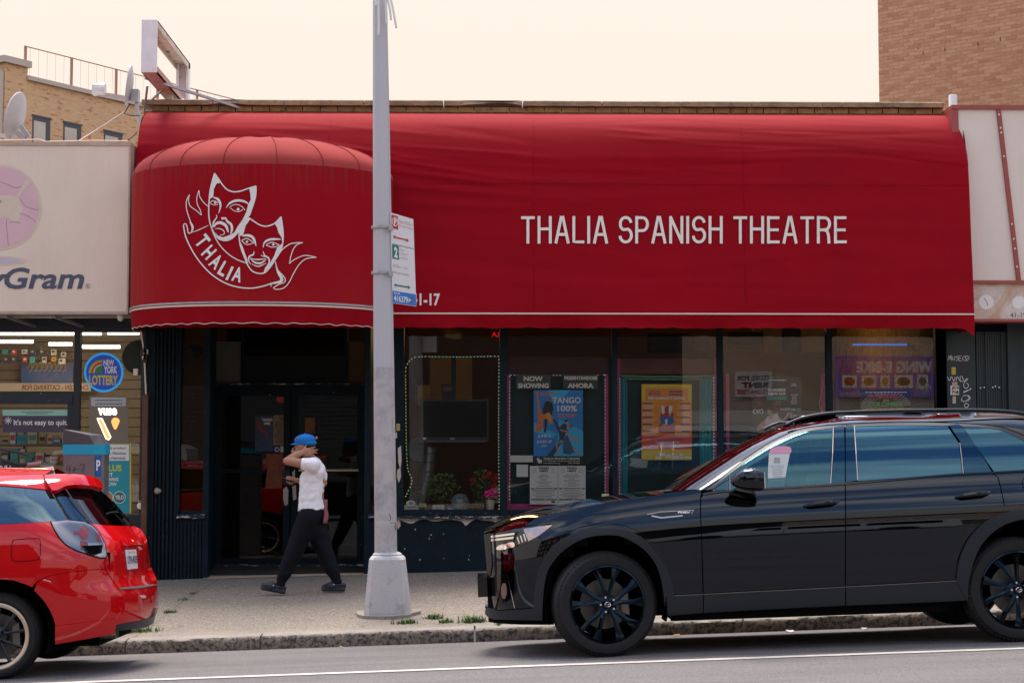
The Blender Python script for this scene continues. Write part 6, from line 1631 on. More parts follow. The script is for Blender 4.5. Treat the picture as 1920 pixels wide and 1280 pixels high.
# picture in the narrow side window, shell lamp, padlock
sp_ = tag(pbox('side_picture', 340, 645, 381, 688, FY + .12, .02, M('picture_gold', (.36, .17, .03), .7, var=.3)), 'amber picture with dark bird at the top of the narrow side window', 'picture')
decal('bird', [(353, 648), (362, 645), (376, 648), (380, 652), (378, 662), (370, 673), (362, 668), (360, 655)], plane_hit(FY + .12), m_black, sp_); decal('red_patch', [(360, 688), (365, 680), (378, 679), (381, 688)], plane_hit(FY + .12), m_redprint, sp_)
pbc = P(263, 948, FY - .05)
pk = thing('padlock', 'small white padlock hanging on the store frame post', 'padlock', tuple(pbc))
MB().lathe([(.0, -.016), (.036, -.014), (.040, 0), (.036, .014), (0, .016)], tuple(pbc), 'y', 18, cap=False).build('lock_body', m_white, pk, smooth=True)
MB().tube([pbc + Vector((.022 * math.cos(a), 0, .028 + .032 * math.sin(a))) for a in np.linspace(-.3, math.pi + .3, 12)], .006, 6).build('shackle', m_steel, pk, smooth=True)
sc = P(294, 920, FY - .06); MB().lathe([(.012, .05), (.03, .03), (.04, 0), (.03, -.02), (.01, -.03)], tuple(sc), 'x', 12).build('bell_cup', M('cup_cream', (.45, .38, .28), .6, var=.4, vscale=30)); tag(bpy.data.objects['bell_cup'], 'cream fluted cup fixed to the fluted teal column', 'fitting')

# scraps by the kerb
for px_, py_, w_, c_, lab in ((1268, 1185, .05, (.30, .17, .05), 'curled tan leaf lying by the kerb behind the black car front wheel'), (1482, 1178, .06, (.66, .66, .64), 'crumpled white paper scrap under the black car'), (1622, 1172, .04, (.60, .58, .55), 'small pale scrap near the kerb under the black car rear door'), (640, 1186, .03, (.35, .20, .06), 'tiny brown leaf on the kerb face between the cars')):
    c0 = P(px_, py_, 14.45); z_ = zroad(c0.x, 14.45) + .004; r_ = random.Random(px_)
    V = [(c0.x + w_ * math.cos(a) * r_.uniform(.6, 1.1), 14.45 + w_ * .6 * math.sin(a) * r_.uniform(.6, 1.1), z_ + r_.uniform(0, .022)) for a in np.linspace(0, 6.283, 8)[:-1]] + [(c0.x, 14.45, z_ + .014)]
    tag(mk('litter', V, [(i, (i + 1) % 7, 7) for i in range(7)], M('litter_%d' % px_, c_, .8)), lab, 'litter', 'scraps along the gutter')
# ================================================================== cars
def paint(name, c, flake=0.0): return M(name, c, .05, metal=1.0, coat=.85, coat_rough=.01)
m_carblack = paint('car_black', (.0025, .0075, .0145)); m_carred = M('car_red', (.50, .004, .006), .5, coat=1.0, coat_rough=.015, spec=.0)
m_gloss = M('gloss_black', (.003, .003, .004), .06, spec=.5)
m_clad = M('cladding_grey', (.014, .018, .024), .42, spec=.35, bump=.06, bscale=400)
m_rubber = M('tyre_rubber', (.014, .014, .015), .75, spec=.3, bump=.2, bscale=90)
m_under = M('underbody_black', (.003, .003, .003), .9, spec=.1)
m_chrome = M('chrome', (.75, .72, .70), .12, metal=1.0)
m_rimblk = M('rim_black', (.014, .022, .032), .08, metal=1.0)
m_disc = M('brake_disc', (.10, .095, .09), .45, metal=.9)
m_cal = M('caliper', (.22, .20, .17), .5)
m_gl_rear = glass('privacy_glass', (.02, .025, .03), 2.05, refl=(.30, .72, 1)); m_gl_front = glass('car_glass', (.40, .50, .52), 1.9, refl=(.32, .78, 1)); m_gl_ws = glass('windscreen_glass', (.62, .70, .66), 1.5)
m_lens = glass('lamp_lens', (.90, .91, .93), 1.4)
class Car:
    def __init__(s, root, Mx, W, phi):
        s.root, s.M, s.W, s.phi = root, Mx, W, phi
        s.Mi = np.array(Mx.inverted())
    def local(s, pts):
        d = rays(pts); d = d / np.linalg.norm(d, axis=1)[:, None]
        return (s.Mi @ np.append(CO, 1))[:3], d @ s.Mi[:3, :3].T
    def hit(s, pts, phi=None):
        phi = phi or s.phi
        o, d = s.local(pts); t0 = (-.35 - o[1]) / d[:, 1]; t1 = (s.W + .2 - o[1]) / d[:, 1]
        n = 180; T = t0[:, None] + (t1 - t0)[:, None] * np.linspace(0, 1, n)[None]
        Q = o + d[:, None] * T[..., None]; v = phi(Q.reshape(-1, 3)).reshape(T.shape)
        neg = v < 0; has = neg.any(1); k = np.where(has, neg.argmax(1), v.argmin(1)); r = np.arange(len(k))
        hi = T[r, k]; lo = T[r, np.maximum(k - 1, 0)]
        for _ in range(24):
            m = (lo + hi) / 2; ins = phi(o + d * m[:, None]) < 0
            ins = ins | ~has; hi = np.where(ins, m, hi); lo = np.where(ins, lo, m)
        q = o + d * np.where(has, hi, T[r, k])[:, None]
        e = .004; g = np.stack([phi(q + np.array(v_) * e) - phi(q - np.array(v_) * e) for v_ in ((1, 0, 0), (0, 1, 0), (0, 0, 1))], 1)
        return q, g / (np.linalg.norm(g, axis=1)[:, None] + 1e-12)
    def hitter(s, phi=None): return lambda p: s.hit(p, phi)
    def panel(s, name, poly, mat, parent=None, phi=None, grid=7, offset=0.0, thick=.018, holes=()):
        p, f = fill2d([poly] + list(holes), grid); q, n = s.hit(p, phi)
        o = surf_mesh(name, q, n, f, mat, None, thick=thick, offset=offset); o.parent = parent or s.root
        return o
    def at(s, px_, py_, y):
        o, d = s.local([(px_, py_)]); t = (y - o[1]) / d[0, 1]; return Vector(o + d[0] * t)
    def mirror(s, objs):
        for o in objs:
            c = o.copy(); c.data = o.data; col.objects.link(c); c.parent = s.root
            c.matrix_basis = Matrix.Translation((0, s.W, 0)) @ Matrix.Scale(-1, 4, (0, 1, 0)) @ o.matrix_basis
def lbuild(mb, name, mat, parent, smooth=False):
    o = mb.build(name, mat, None, smooth); o.parent = parent; return o
def lstrip(car, name, pts, w, mat, parent, phi=None, offset=.003):
    o = strokes(name, [(pts, w)], car.hitter(phi), mat, None, offset); o.parent = parent; return o

def wheel(car, c, Rt, Rr, wid, steer, style, name='wheel', flip=1):
    """c: centre of the outer face (local). outer face looks to -y"""
    t = bpy.data.objects.new(name, None); col.objects.link(t); t.parent = car.root; t['local'] = 1
    t.matrix_basis = Matrix.Translation(c) @ Matrix.Rotation(steer, 4, 'Z')
    if flip < 0: t.matrix_basis = Matrix.Translation(c) @ Matrix.Rotation(steer + math.pi, 4, 'Z')
    h = wid
    prof = [(Rr + .004, .010), (Rr + .012, -.004), (Rr + (Rt - Rr) * .35, -.014), (Rr + (Rt - Rr) * .7, -.010), (Rt - .022, .004), (Rt - .008, .018)]
    prof += [(Rt, .030)]
    g = [.062, .105, .150]
    for q in g: prof += [(Rt + .002, q - .006), (Rt - .008, q - .004), (Rt - .008, q + .004), (Rt + .002, q + .006)]
    prof += [(Rt, h - .03), (Rt - .02, h - .005), (Rr + .02, h), (Rr, h - .01)]
    o = lbuild(MB().lathe(prof, (0, 0, 0), 'y', 64, cap=False), 'tyre', m_rubber, t, True)
    tr = MB()
    for k in range(72):
        a = 2 * math.pi * k / 72; ca, sa = math.cos(a), math.sin(a); r0, r1 = Rt - .020, Rt + .0035
        tx, tz = -sa * .006, ca * .006
        tr.hexa([(ca * r0 - tx, .006, sa * r0 - tz), (ca * r0 + tx, .006, sa * r0 + tz), (ca * r0 + tx, .055, sa * r0 + tz), (ca * r0 - tx, .055, sa * r0 - tz)],
                [(ca * (r1 - .012) - tx, .006, sa * (r1 - .012) - tz), (ca * (r1 - .012) + tx, .006, sa * (r1 - .012) + tz), (ca * r1 + tx, .055, sa * r1 + tz), (ca * r1 - tx, .055, sa * r1 - tz)])
    x = lbuild(tr, 'tread', m_rubber, o); x['kind'] = 'stuff'
    rimm = style['rim']
    lip = style.get('lip', rimm)
    ro = lbuild(MB().lathe([(Rr + .006, .012), (Rr + .006, .0), (Rr - .004, -.004), (Rr - style['lipw'], .006), (Rr - style['lipw'] - .006, .03)], (0, 0, 0), 'y', 56, cap=False), 'rim', lip, t, True)
    lbuild(MB().lathe([(Rr - style['lipw'] - .004, .028), (Rr - .03, .10), (Rr - .04, h - .03)], (0, 0, 0), 'y', 48, cap=False), 'rim_barrel', rimm, ro, True)
    n = style['n']
    sp = MB()
    for k in range(n):
        a0 = math.pi / 2 + style.get('phase', 0) + 2 * math.pi * k / n
        for sgn in style['pair']:
            for (ra, wa, ya, da), (rb, wb, yb, db) in zip(style['blade'][:-1], style['blade'][1:]):
                pa, pb = a0 + sgn * da, a0 + sgn * db
                A, B = Vector((math.cos(pa) * ra, ya, math.sin(pa) * ra)), Vector((math.cos(pb) * rb, yb, math.sin(pb) * rb))
                d = (B - A).normalized(); s_ = d.cross(Vector((0, 1, 0))).normalized(); dp = Vector((0, .022, 0)); cr_ = Vector((0, -.006, 0))
                # ridge shaped spoke
                b = len(sp.v)
                sp.v += [tuple(q) for q in (A - s_ * wa, A + cr_, A + s_ * wa, A + s_ * wa * .7 + dp, A - s_ * wa * .7 + dp, B - s_ * wb, B + cr_, B + s_ * wb, B + s_ * wb * .7 + dp, B - s_ * wb * .7 + dp)]
                sp.f += [(b, b + 1, b + 6, b + 5), (b + 1, b + 2, b + 7, b + 6), (b + 2, b + 3, b + 8, b + 7), (b + 3, b + 4, b + 9, b + 8), (b + 4, b, b + 5, b + 9)]
    lbuild(sp, 'spokes', rimm, ro)
    hb = lbuild(MB().lathe([(.0, -.004), (.030, -.004), (.034, .002), (.060, .008), (.075, .02), (.075, .05)], (0, style['hub_y'], 0), 'y', 28, cap=False), 'hub', rimm, ro, True)
    lbuild(MB().lathe([(.031, -.0005), (.029, -.005), (.0, -.006)], (0, style['hub_y'], 0), 'y', 24, cap=False), 'centre_cap', style['cap'], hb, True)
    # emblem on the cap: ring with inner strokes
    em = MB()
    em.tube([(.022 * math.cos(a), style['hub_y'] - .008, .017 * math.sin(a)) for a in np.linspace(0, 6.283, 22)], .0022, 4)
    for l in style['mark']: em.tube([(x_, style['hub_y'] - .008, z_) for x_, z_ in l], .002, 4)
    lbuild(em, 'emblem', m_chrome, hb)
    for k in range(5):
        a = math.pi / 2 + .3 + 2 * math.pi * k / 5
        lbuild(MB().lathe([(.0, -.012), (.008, -.012), (.0095, .0), (.0095, .02)], (math.cos(a) * .056, style['hub_y'] + .002, math.sin(a) * .056), 'y', 10, cap=False), 'lug_nut', style['lug'], ro)
    lbuild(MB().lathe([(.05, .0), (Rr * .66, 0), (Rr * .66, .02), (.05, .02)], (0, .10, 0), 'y', 36, cap=False), 'brake_disc', m_disc, t, True)
    ca = MB()
    for a in np.linspace(-.5, .5, 6):
        pass
    ca.hexa(*[[(math.cos(a) * r, y, math.sin(a) * r) for a, r in ((-.45, Rr * .5), (.55, Rr * .5), (.55, Rr * .74), (-.45, Rr * .74))] for y in (.075, .13)])
    lbuild(ca, 'caliper', m_cal, t)
    return t

# ------------------------------------------------------------------ black SUV
SX = .955
sl = math.atan(.0335)
Msuv = Matrix.Translation((SX, 12.5, zroad(SX, 12.5))) @ Matrix.Rotation(-sl, 4, 'Y') @ Matrix.Rotation(-R(1.2), 4, 'X')
suv = thing('black_suv', 'glossy black SUV parked in front of the theatre windows', 'car', matrix=Msuv)
WS = 1.92
_ys = natural_spline([.15, .24, .30, .37, .46, .60, .75, .87, .96, 1.05, 1.12, 1.18, 1.225, 1.26], [.17, .10, .072, .052, .035, .019, .007, .0, .005, .023, .044, .068, .091, .111])
_zt = natural_spline([-1.1, -.935, -.75, -.564, -.16, .245, .73, 1.2, 3.0, 4.3], [.88, .93, .975, 1.03, 1.135, 1.185, 1.222, 1.238, 1.268, 1.28])
_yb = natural_spline([1.15, 1.25, 1.36, 1.48, 1.58, 1.65, 1.70, 1.735, 1.76], [.05, .092, .142, .205, .265, .322, .40, .52, .70])
_tipB = natural_spline([1.1, 1.2, 1.34, 1.47, 1.56, 1.637, 1.70, 1.76], [.31, .48, .72, .955, 1.125, 1.30, 1.50, 1.95])
def phi_suv(q):
    x, y, z = q[:, 0], q[:, 1], q[:, 2]
    zp = z * 1.225 / _zt(x); hw = WS / 2 - _ys(zp)
    dx = np.clip(.12 - x, 0, None) / 1.055 + np.clip(x - 3.3, 0, None) / .85
    return np.power(np.clip(dx, 0, 3), 2.5) + np.power(np.abs(y - WS / 2) / hw, 2.5) - 1
def phi_cab(q):
    x, y, z = q[:, 0], q[:, 1], q[:, 2]
    hw = WS / 2 - _yb(z); tip = _tipB(z); rear = 4.25 - np.clip(z - 1.2, 0, None) * 1.1
    dx = np.clip(tip + .34 - x, 0, None) / .34 + np.clip(x - (rear - .6), 0, None) / .6
    return np.power(np.clip(dx, 0, 3), 2.2) + np.power(np.abs(y - WS / 2) / hw, 3.0) - 1
S = Car(suv, Msuv, WS, phi_suv)
mir_objs = []
def SP_(name, poly, mat, phi=None, **kw):
    o = S.panel(name, poly, mat, phi=phi, **kw); mir_objs.append(o); return o
seam = [(1242, 924), (1219, 930), (1180, 934.5), (1131, 943), (1100, 949), (1060, 957), (1033, 963.5), (1016, 968), (1000, 974.5), (985, 985)]
arch_out_f = spline([(1267, 1114), (1261, 1086), (1251, 1056), (1233, 1026), (1205, 1000), (1170, 984.5), (1134, 980.5), (1102, 984.5), (1075, 992), (1050, 1005), (1028, 1026)], 5)
fender = [(1316, 917)] + [(1262, 922)] + seam[:1] + spline(seam, 6)[1:] + [(1010, 983), (1039, 981.5), (1036, 986), (1011, 1005.5)] + arch_out_f[::-1] + [(1317.5, 1112), (1316, 1060), (1314.5, 1000), (1312.5, 965), (1312.5, 932)]
SP_('front_wing', fender, m_carblack)
d1p = [(1318, 929)] + [(1345, 924.5), (1370, 922.5), (1440, 918.5), (1500, 914.5), (1584, 908.5), (1584.5, 960), (1584.5, 1030), (1584, 1098), (1480, 1104), (1319.5, 1112), (1318, 1060), (1316, 1000), (1314.5, 965), (1314.5, 934)]
fd = SP_('front_door', d1p, m_carblack)
arch_out_r = spline([(1882, 947), (1864, 951), (1846, 958.5), (1826, 973), (1811, 996), (1801, 1022), (1795, 1050), (1792, 1086)], 5)
rd = SP_('rear_door', [(1586, 908.3), (1680, 900.5), (1760, 894), (1806, 890.5), (1860, 887.5), (1870, 894), (1875, 913), (1881, 940)] + arch_out_r + [(1690, 1092.5), (1586, 1098), (1586.5, 1030), (1586.5, 960)], m_carblack)
arc2 = spline([(2040, 1086), (2034, 1045), (2018, 1000), (1990, 967), (1955, 950), (1915, 945), (1884, 947.5)], 6)
SP_('rear_wing', [(1863, 887.3), (1920, 884), (2010, 879), (2085, 876), (2085, 980), (2080, 1085)] + arc2 + [(1883, 940), (1877, 913), (1872, 894)], m_carblack, grid=10)
arch_in_f = spline([(1248, 1154), (1244, 1114), (1239, 1084), (1227, 1053), (1203, 1026), (1166, 1006), (1134, 1003), (1100, 1008), (1072, 1021), (1050, 1038), (1033, 1060), (1025, 1080), (1020, 1117), (1018, 1160)], 5)
clad_out_f = spline([(1002, 1160), (1002, 1134), (1004, 1105), (1009, 1078), (1019, 1049), (1033, 1028), (1050, 1014), (1072, 1002), (1103, 992.5), (1134, 990.5), (1170, 993.5), (1203, 1007), (1227, 1032), (1246, 1060), (1257, 1086), (1264, 1114), (1265, 1116)], 5)
SP_('arch_cladding', clad_out_f + [(1248, 1117)] + arch_in_f[4:], m_clad, offset=.018, thick=.06, grid=5)
gap_f = arch_out_f[:-1] + [(1024, 1030), (1014, 1056), (1006, 1092)] + [(1012, 1092), (1022, 1056)] + clad_out_f[8:-2]
SP_('arch_dark_strip', [(1268, 1116)] + arch_out_f + [(1031, 1031)] + spline([(1050, 1017), (1072, 1005), (1103, 995.5), (1134, 993.5), (1170, 996.5), (1203, 1010), (1225, 1035), (1244, 1063), (1255, 1089), (1261, 1116)], 5), m_gloss, offset=-.010, thick=.02, grid=5)  # black strip added for the dark reflection on the in-turned wing flange
arch_in_r = spline([(1814, 1126), (1814, 1099), (1817, 1080), (1824, 1053), (1837, 1024), (1858, 999), (1883, 983), (1920, 973), (1960, 980), (1990, 1003), (2008, 1040), (2015, 1085), (2016, 1110)], 6)
clad_out_r = spline([(2040, 1110), (2036, 1070), (2025, 1025), (2003, 988), (1965, 962), (1920, 955), (1882, 961.5), (1846, 978.5), (1824, 999), (1810, 1019), (1799, 1046), (1794, 1067), (1792, 1088)], 6)
SP_('arch_cladding', arch_in_r + clad_out_r, m_clad, offset=.018, thick=.06, grid=6)
SP_('arch_dark_strip', [(1791, 1087)] + arch_out_r[::-1] + [(1884, 947.5)] + arc2[::-1][1:14] + [(1996, 985), (1965, 965), (1920, 958), (1884, 964.5), (1848, 981.5), (1827, 1002), (1813, 1022), (1802, 1049), (1797, 1069), (1795, 1088)], m_gloss, offset=-.010, thick=.02, grid=6)  # same added dark strip for the flange of the rear arch
for pl in ([(1249, 1117), (1317.5, 1113.5), (1318, 1147), (1252, 1152.5)], [(1319.5, 1113.5), (1480, 1105.5), (1584, 1099.5), (1584, 1133.5), (1480, 1138.5), (1319.5, 1147)], [(1586, 1099.5), (1690, 1094), (1792, 1088), (1814, 1087), (1814, 1124), (1690, 1129.5), (1586, 1133.5)]):
    SP_('sill_cladding', pl, m_clad, offset=.012, thick=.05)
lstrip(S, 'sill_highlight', [(1252, 1115.6), (1318, 1112.6), (1400, 1108.2), (1480, 1104.6), (1584, 1098.8), (1690, 1093.2), (1792, 1087.4)], 1.3, M('sill_glint', (.22, .20, .18), .3, metal=.8), suv, offset=.014)  # pale metallic strip laid on as the highlight of the sill edge
# front bumper and lamps
SP_('front_bumper', [(1010, 1006)] + [(1027, 1027), (1014, 1056), (1005, 1092), (1001, 1138), (960, 1141), (936, 1143), (926, 1140), (921, 1110), (919, 1078), (917, 1050), (915, 1020), (919, 1001), (965, 991), (976, 989), (985, 987), (966, 1000), (962, 1016), (970, 1024), (988, 1018)], m_carblack, grid=5)
hl = SP_('headlamp_housing', [(977, 990), (985, 986.5), (1010, 984), (1038, 982.2), (1035, 985.5), (1011, 1004.5), (988, 1016.5), (970, 1022.5), (963.5, 1018), (965, 1006)], m_gloss, offset=-.012, thick=.004, grid=4)
o = S.panel('reflector', [(980, 990), (1036, 983), (1010, 1003), (990, 1014), (985, 1003)], M('lamp_reflector', (.62, .52, .48), .22, metal=.8, var=.5, vscale=30, vcol=(.55, .22, .16)), hl, offset=-.006, thick=.0, grid=4)
for a in (969, 975, 981): 
    o = strokes('lamp_unit', [([(a, 1006 - (a - 969) * .5), (a + 4, 1018 - (a - 969) * .4)], 2.4)], S.hitter(), m_chrome, None, -.005); o.parent = hl
SP_('headlamp_lens', [(977, 990), (985, 986.5), (1010, 984), (1038, 982.2), (1035, 985.5), (1011, 1004.5), (988, 1016.5), (970, 1022.5), (963.5, 1018), (965, 1006)], m_lens, offset=.002, thick=0, grid=4)
SP_('grille_bar', [(921, 1004), (965, 998.5), (965, 1002), (921, 1008)], m_chrome, offset=.004, thick=.01, grid=5); SP_('grille_bar', [(921, 1010.5), (964, 1005.5), (963, 1009.5), (922, 1014)], m_chrome, offset=.004, thick=.01, grid=5)
SP_('grille_wing', spline([(932, 1029), (936, 1022.5), (950, 1018.5), (963.5, 1016), (966, 1024), (955, 1027.5), (940, 1030.5)], 3, True), m_chrome, offset=.008, thick=.01, grid=4)
SP_('grille_mesh', [(908.5, 1001), (920, 999), (922, 1030), (923, 1060), (920, 1080), (915, 1075), (912, 1040)], M('grille_black', (.012, .012, .012), .4, fine=.9, fscale=60, bump=1.0, bscale=45), offset=.006, thick=.01, grid=4)
SP_('air_intake', [(927, 1078), (945, 1075), (951, 1100), (949, 1128), (934, 1136), (929, 1110)], m_gloss, offset=.004, thick=.01, grid=4)
o = S.panel('fog_lamp', circ(946, 1107, 5.2, 18, 15), M('fog_lamp_lens', (.35, .20, .17), .2, metal=.4), offset=.007, thick=.004, grid=4); mir_objs.append(o)
lstrip(S, 'intake_trim', [(952, 1076), (958, 1105), (966, 1139)], 1.2, m_chrome, suv, offset=.006)
SP_('bumper_lip', spline([(915, 1137), (913, 1149), (919, 1156), (930, 1160)], 3) + [(1018, 1161), (1018, 1140), (1001, 1139.5), (960, 1142.5), (936, 1144.5), (926, 1141)], m_clad, offset=.016, thick=.05, grid=5)
b_ = S.at(911, 1098, WS / 2 - .27); lbuild(MB().box(-.975, -.90, WS / 2 - .42, WS / 2 + .27, b_.z - .075, b_.z + .075), 'number_plate_holder', m_gloss, suv)
# bonnet
cen = spline([(1242, 918.5), (1200, 922.5), (1134, 930.5), (1056, 945), (994, 957.5), (955, 968.5), (930, 979), (916, 987.5), (909.5, 993.5)], 3)
sea = spline([(1242, 924)] + seam[1:] + [(960, 990.5), (935, 996), (917, 999.5)], 3)
def even(l, n):
    l = np.array(l); s_ = np.concatenate([[0], np.cumsum(np.linalg.norm(np.diff(l, axis=0), axis=1))]); t = np.linspace(0, s_[-1], n); return np.stack([np.interp(t, s_, l[:, 0]), np.interp(t, s_, l[:, 1])], 1)
nb, nv = 46, 12
A = S.hit(even(sea, nb))[0]; Cc = np.array([S.at(x, y, WS * .42) for x, y in even(cen, nb)])
V, F = [], []
for i in range(nb):
    for k in range(-nv, nv + 1):
        v = 1 - abs(k) / nv; a, c = A[i].copy(), Cc[i].copy(); c[1] = WS / 2
        p = a * (1 - v) + c * v
        p[2] = a[2] + (c[2] - a[2]) * math.sin(v * math.pi / 2) ** .9
        p[0] = a[0] + (c[0] - a[0]) * (1 - (1 - v) ** 2)
        if k > 0: p[1] = WS - p[1]
        V.append(p)
m_ = 2 * nv + 1
F = [(i * m_ + k, (i + 1) * m_ + k, (i + 1) * m_ + k + 1, i * m_ + k + 1) for i in range(nb - 1) for k in range(m_ - 1)]
bon = mk('bonnet', V, F, m_carblack, None, smooth=True); bon.parent = suv
# cabin
def SC(name, poly, mat, **kw): return SP_(name, poly, mat, phi=phi_cab, **kw)
fr_out = spline([(1322, 917), (1332, 910.5), (1383, 869.5), (1414, 847.5), (1446, 827.5), (1480, 811), (1502, 803), (1534, 797.8), (1581, 793.8), (1643, 790.7), (1698, 789.4), (1796, 792), (1854, 796), (1886, 802), (1920, 815), (1960, 838), (1995, 868), (2003, 879)], 6)
gl_up = spline([(1340, 915), (1367, 889), (1383, 876.5), (1411, 855.5), (1440, 837), (1463, 823.5), (1502, 810), (1534, 804.5), (1562, 801)], 6)
# side of roof and windscreen pillar
pil = spline([(1303, 916), (1336, 890), (1367, 868), (1399, 844), (1430, 822.5), (1461, 804), (1487, 792), (1510, 784.5), (1534, 779.8), (1596, 775.3), (1674, 773), (1776, 772.5), (1870, 774.5), (1920, 780), (1975, 795), (2030, 830), (2060, 878)], 6)
SC('roof_side', pil + fr_out[::-1] + [(1310, 919)], m_carblack, grid=7)
SC('window_frame', [(1323, 918)] + fr_out[1:] + [(1990, 878)] + spline([(1985, 868), (1955, 844), (1920, 826.5), (1886, 808.5), (1854, 801.5), (1806, 798.8), (1777, 797.2), (1698, 796), (1620, 797.4), (1562, 800.5)], 6) + gl_up[::-1][1:], m_clad, offset=-.004, thick=.02, grid=5)
SC('quarter_light', [(1334, 918.5), (1340, 913), (1366.5, 889.5), (1366.5, 917)], m_gl_front, offset=-.006, thick=0, grid=5)
SC('front_window', [(1370, 887)] + gl_up[3:-1] + [(1561, 801.5), (1559, 860), (1556.5, 906.5), (1440, 914.5), (1370, 919)], m_gl_front, offset=-.006, thick=0, grid=8)
SC('rear_window', [(1603.5, 798.3), (1620, 797.8), (1698, 796.5), (1776.5, 797.8), (1798, 829.5), (1804.5, 886.5), (1700, 894), (1609.5, 900.5)], m_gl_rear, offset=-.006, thick=0, grid=8)
SC('cargo_window', spline([(1807, 799.5), (1854, 802), (1886, 809), (1920, 827), (1955, 845), (1985, 869), (1988, 877.5)], 8) + [(1920, 882), (1866, 885.5), (1835, 842)], m_gl_rear, offset=-.006, thick=0, grid=9)
m_pil = M('pillar_gloss', (.018, .048, .080), .03, metal=1.0)
SC('pillar_trim', [(1564.5, 800.5), (1582.5, 797), (1584, 850), (1584, 905), (1559, 907), (1562, 860)], m_pil, offset=.001, thick=.012, grid=7)
SC('pillar_trim', [(1585.5, 796.5), (1600.5, 797.5), (1607, 900.3), (1586, 904)], m_pil, offset=.001, thick=.012, grid=7)
SC('pillar_trim', [(1780, 797), (1796, 794.5), (1805.5, 799), (1834, 842), (1860.5, 885.5), (1808, 888), (1801.5, 829)], m_pil, offset=.001, thick=.012, grid=7)
for nm, pts, w in (('window_trim', [(1562.5, 801.5), (1561, 850), (1557.5, 906)], 1.5), ('window_trim', [(1601.8, 798), (1605, 850), (1608, 900)], 1.5), ('window_trim', [(1799.5, 829.5), (1803, 858), (1806, 887.5)], 1.3), ('window_trim', [(1368.5, 888), (1368.5, 918)], 1.3)):
    mir_objs.append(lstrip(S, nm, pts, w, M('trim_bright', (.40, .36, .36), .25, metal=.9), suv, phi_cab, .003))
belt = spline([(1318, 926.5), (1345, 922), (1370, 920.3), (1440, 916), (1500, 912), (1585, 906.5), (1680, 898.7), (1760, 892), (1806, 888.6), (1863, 885.8), (1920, 882.5), (2000, 878)], 6)
mir_objs.append(lstrip(S, 'belt_trim', belt, 3.4, m_gloss, suv, None, .006))
# windscreen with wipers cowl
ws = [(1243, 920)] + spline([(1243, 918), (1277, 890.5), (1310, 872), (1347, 854.5), (1383, 833.5), (1424, 813.5), (1446, 804.5), (1474, 797)], 6) + spline([(1487, 792), (1461, 804), (1430, 822.5), (1399, 844), (1367, 868), (1336, 890), (1303, 916)], 6)
S.panel('windscreen', ws, m_gl_ws, phi=phi_cab, offset=-.004, thick=0, grid=6)
# roof skin and rails
pr = S.hit(even(spline([(1487, 792), (1510, 784.5), (1534, 779.8), (1596, 775.3), (1674, 773), (1776, 772.5), (1870, 774.5), (1920, 780), (1975, 795), (2030, 830)], 5), 30), phi_cab)[0]
V = []
for p in pr:
    for k in range(9):
        u = k / 8; V.append((p[0] - .10 * math.sin(math.pi * u), p[1] + (WS - 2 * p[1]) * u, p[2] + .012 * math.sin(math.pi * u)))
rf = mk('roof', V, [(i * 9 + k, (i + 1) * 9 + k, (i + 1) * 9 + k + 1, i * 9 + k + 1) for i in range(29) for k in range(8)], m_carblack, None, True); rf.parent = suv
rail = [S.at(x, y, .44) for x, y in spline([(1474, 796), (1502, 784), (1549, 775.3), (1596, 772.3), (1674, 769.8), (1792, 768.2), (1870, 769.6), (1920, 775), (1960, 785)], 8)]
o = lbuild(MB().tube(rail, .013, 7), 'roof_rail', m_clad, suv, True); mir_objs.append(o)
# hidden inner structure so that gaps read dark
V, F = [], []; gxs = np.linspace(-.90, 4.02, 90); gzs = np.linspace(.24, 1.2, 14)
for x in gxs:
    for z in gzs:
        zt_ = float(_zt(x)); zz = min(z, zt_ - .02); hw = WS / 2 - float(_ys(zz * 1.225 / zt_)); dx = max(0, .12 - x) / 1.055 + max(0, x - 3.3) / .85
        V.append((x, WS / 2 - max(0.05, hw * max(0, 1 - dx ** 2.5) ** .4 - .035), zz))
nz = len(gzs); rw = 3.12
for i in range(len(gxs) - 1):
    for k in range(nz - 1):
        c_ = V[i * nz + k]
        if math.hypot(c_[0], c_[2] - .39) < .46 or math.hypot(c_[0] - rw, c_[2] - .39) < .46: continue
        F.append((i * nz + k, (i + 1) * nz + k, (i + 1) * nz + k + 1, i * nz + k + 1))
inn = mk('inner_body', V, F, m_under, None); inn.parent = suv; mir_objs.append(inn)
ub = MB().box(-.7, 3.9, .45, WS - .45, .26, .34).box(.5, 2.6, .12, WS - .12, .24, .42).box(-.55, .5, .40, WS - .40, .34, 1.0).box(2.6, 3.9, .40, WS - .40, .34, 1.0).box(.5, 4.0, .2, WS - .2, .95, .98)
lbuild(ub, 'underbody', m_under, suv)
for cxw in (0, rw):
    lin = MB(); pts_ = [(cxw + .47 * math.cos(a), .40 + .47 * math.sin(a)) for a in np.linspace(-.35, math.pi + .35, 22)]
    for a, b in zip(pts_[:-1], pts_[1:]): lin.add([(a[0], .05, a[1]), (b[0], .05, b[1]), (b[0], .42, b[1]), (a[0], .42, a[1])], [(0, 1, 2, 3)])
    mir_objs.append(lbuild(lin, 'wheel_liner', m_under, suv))
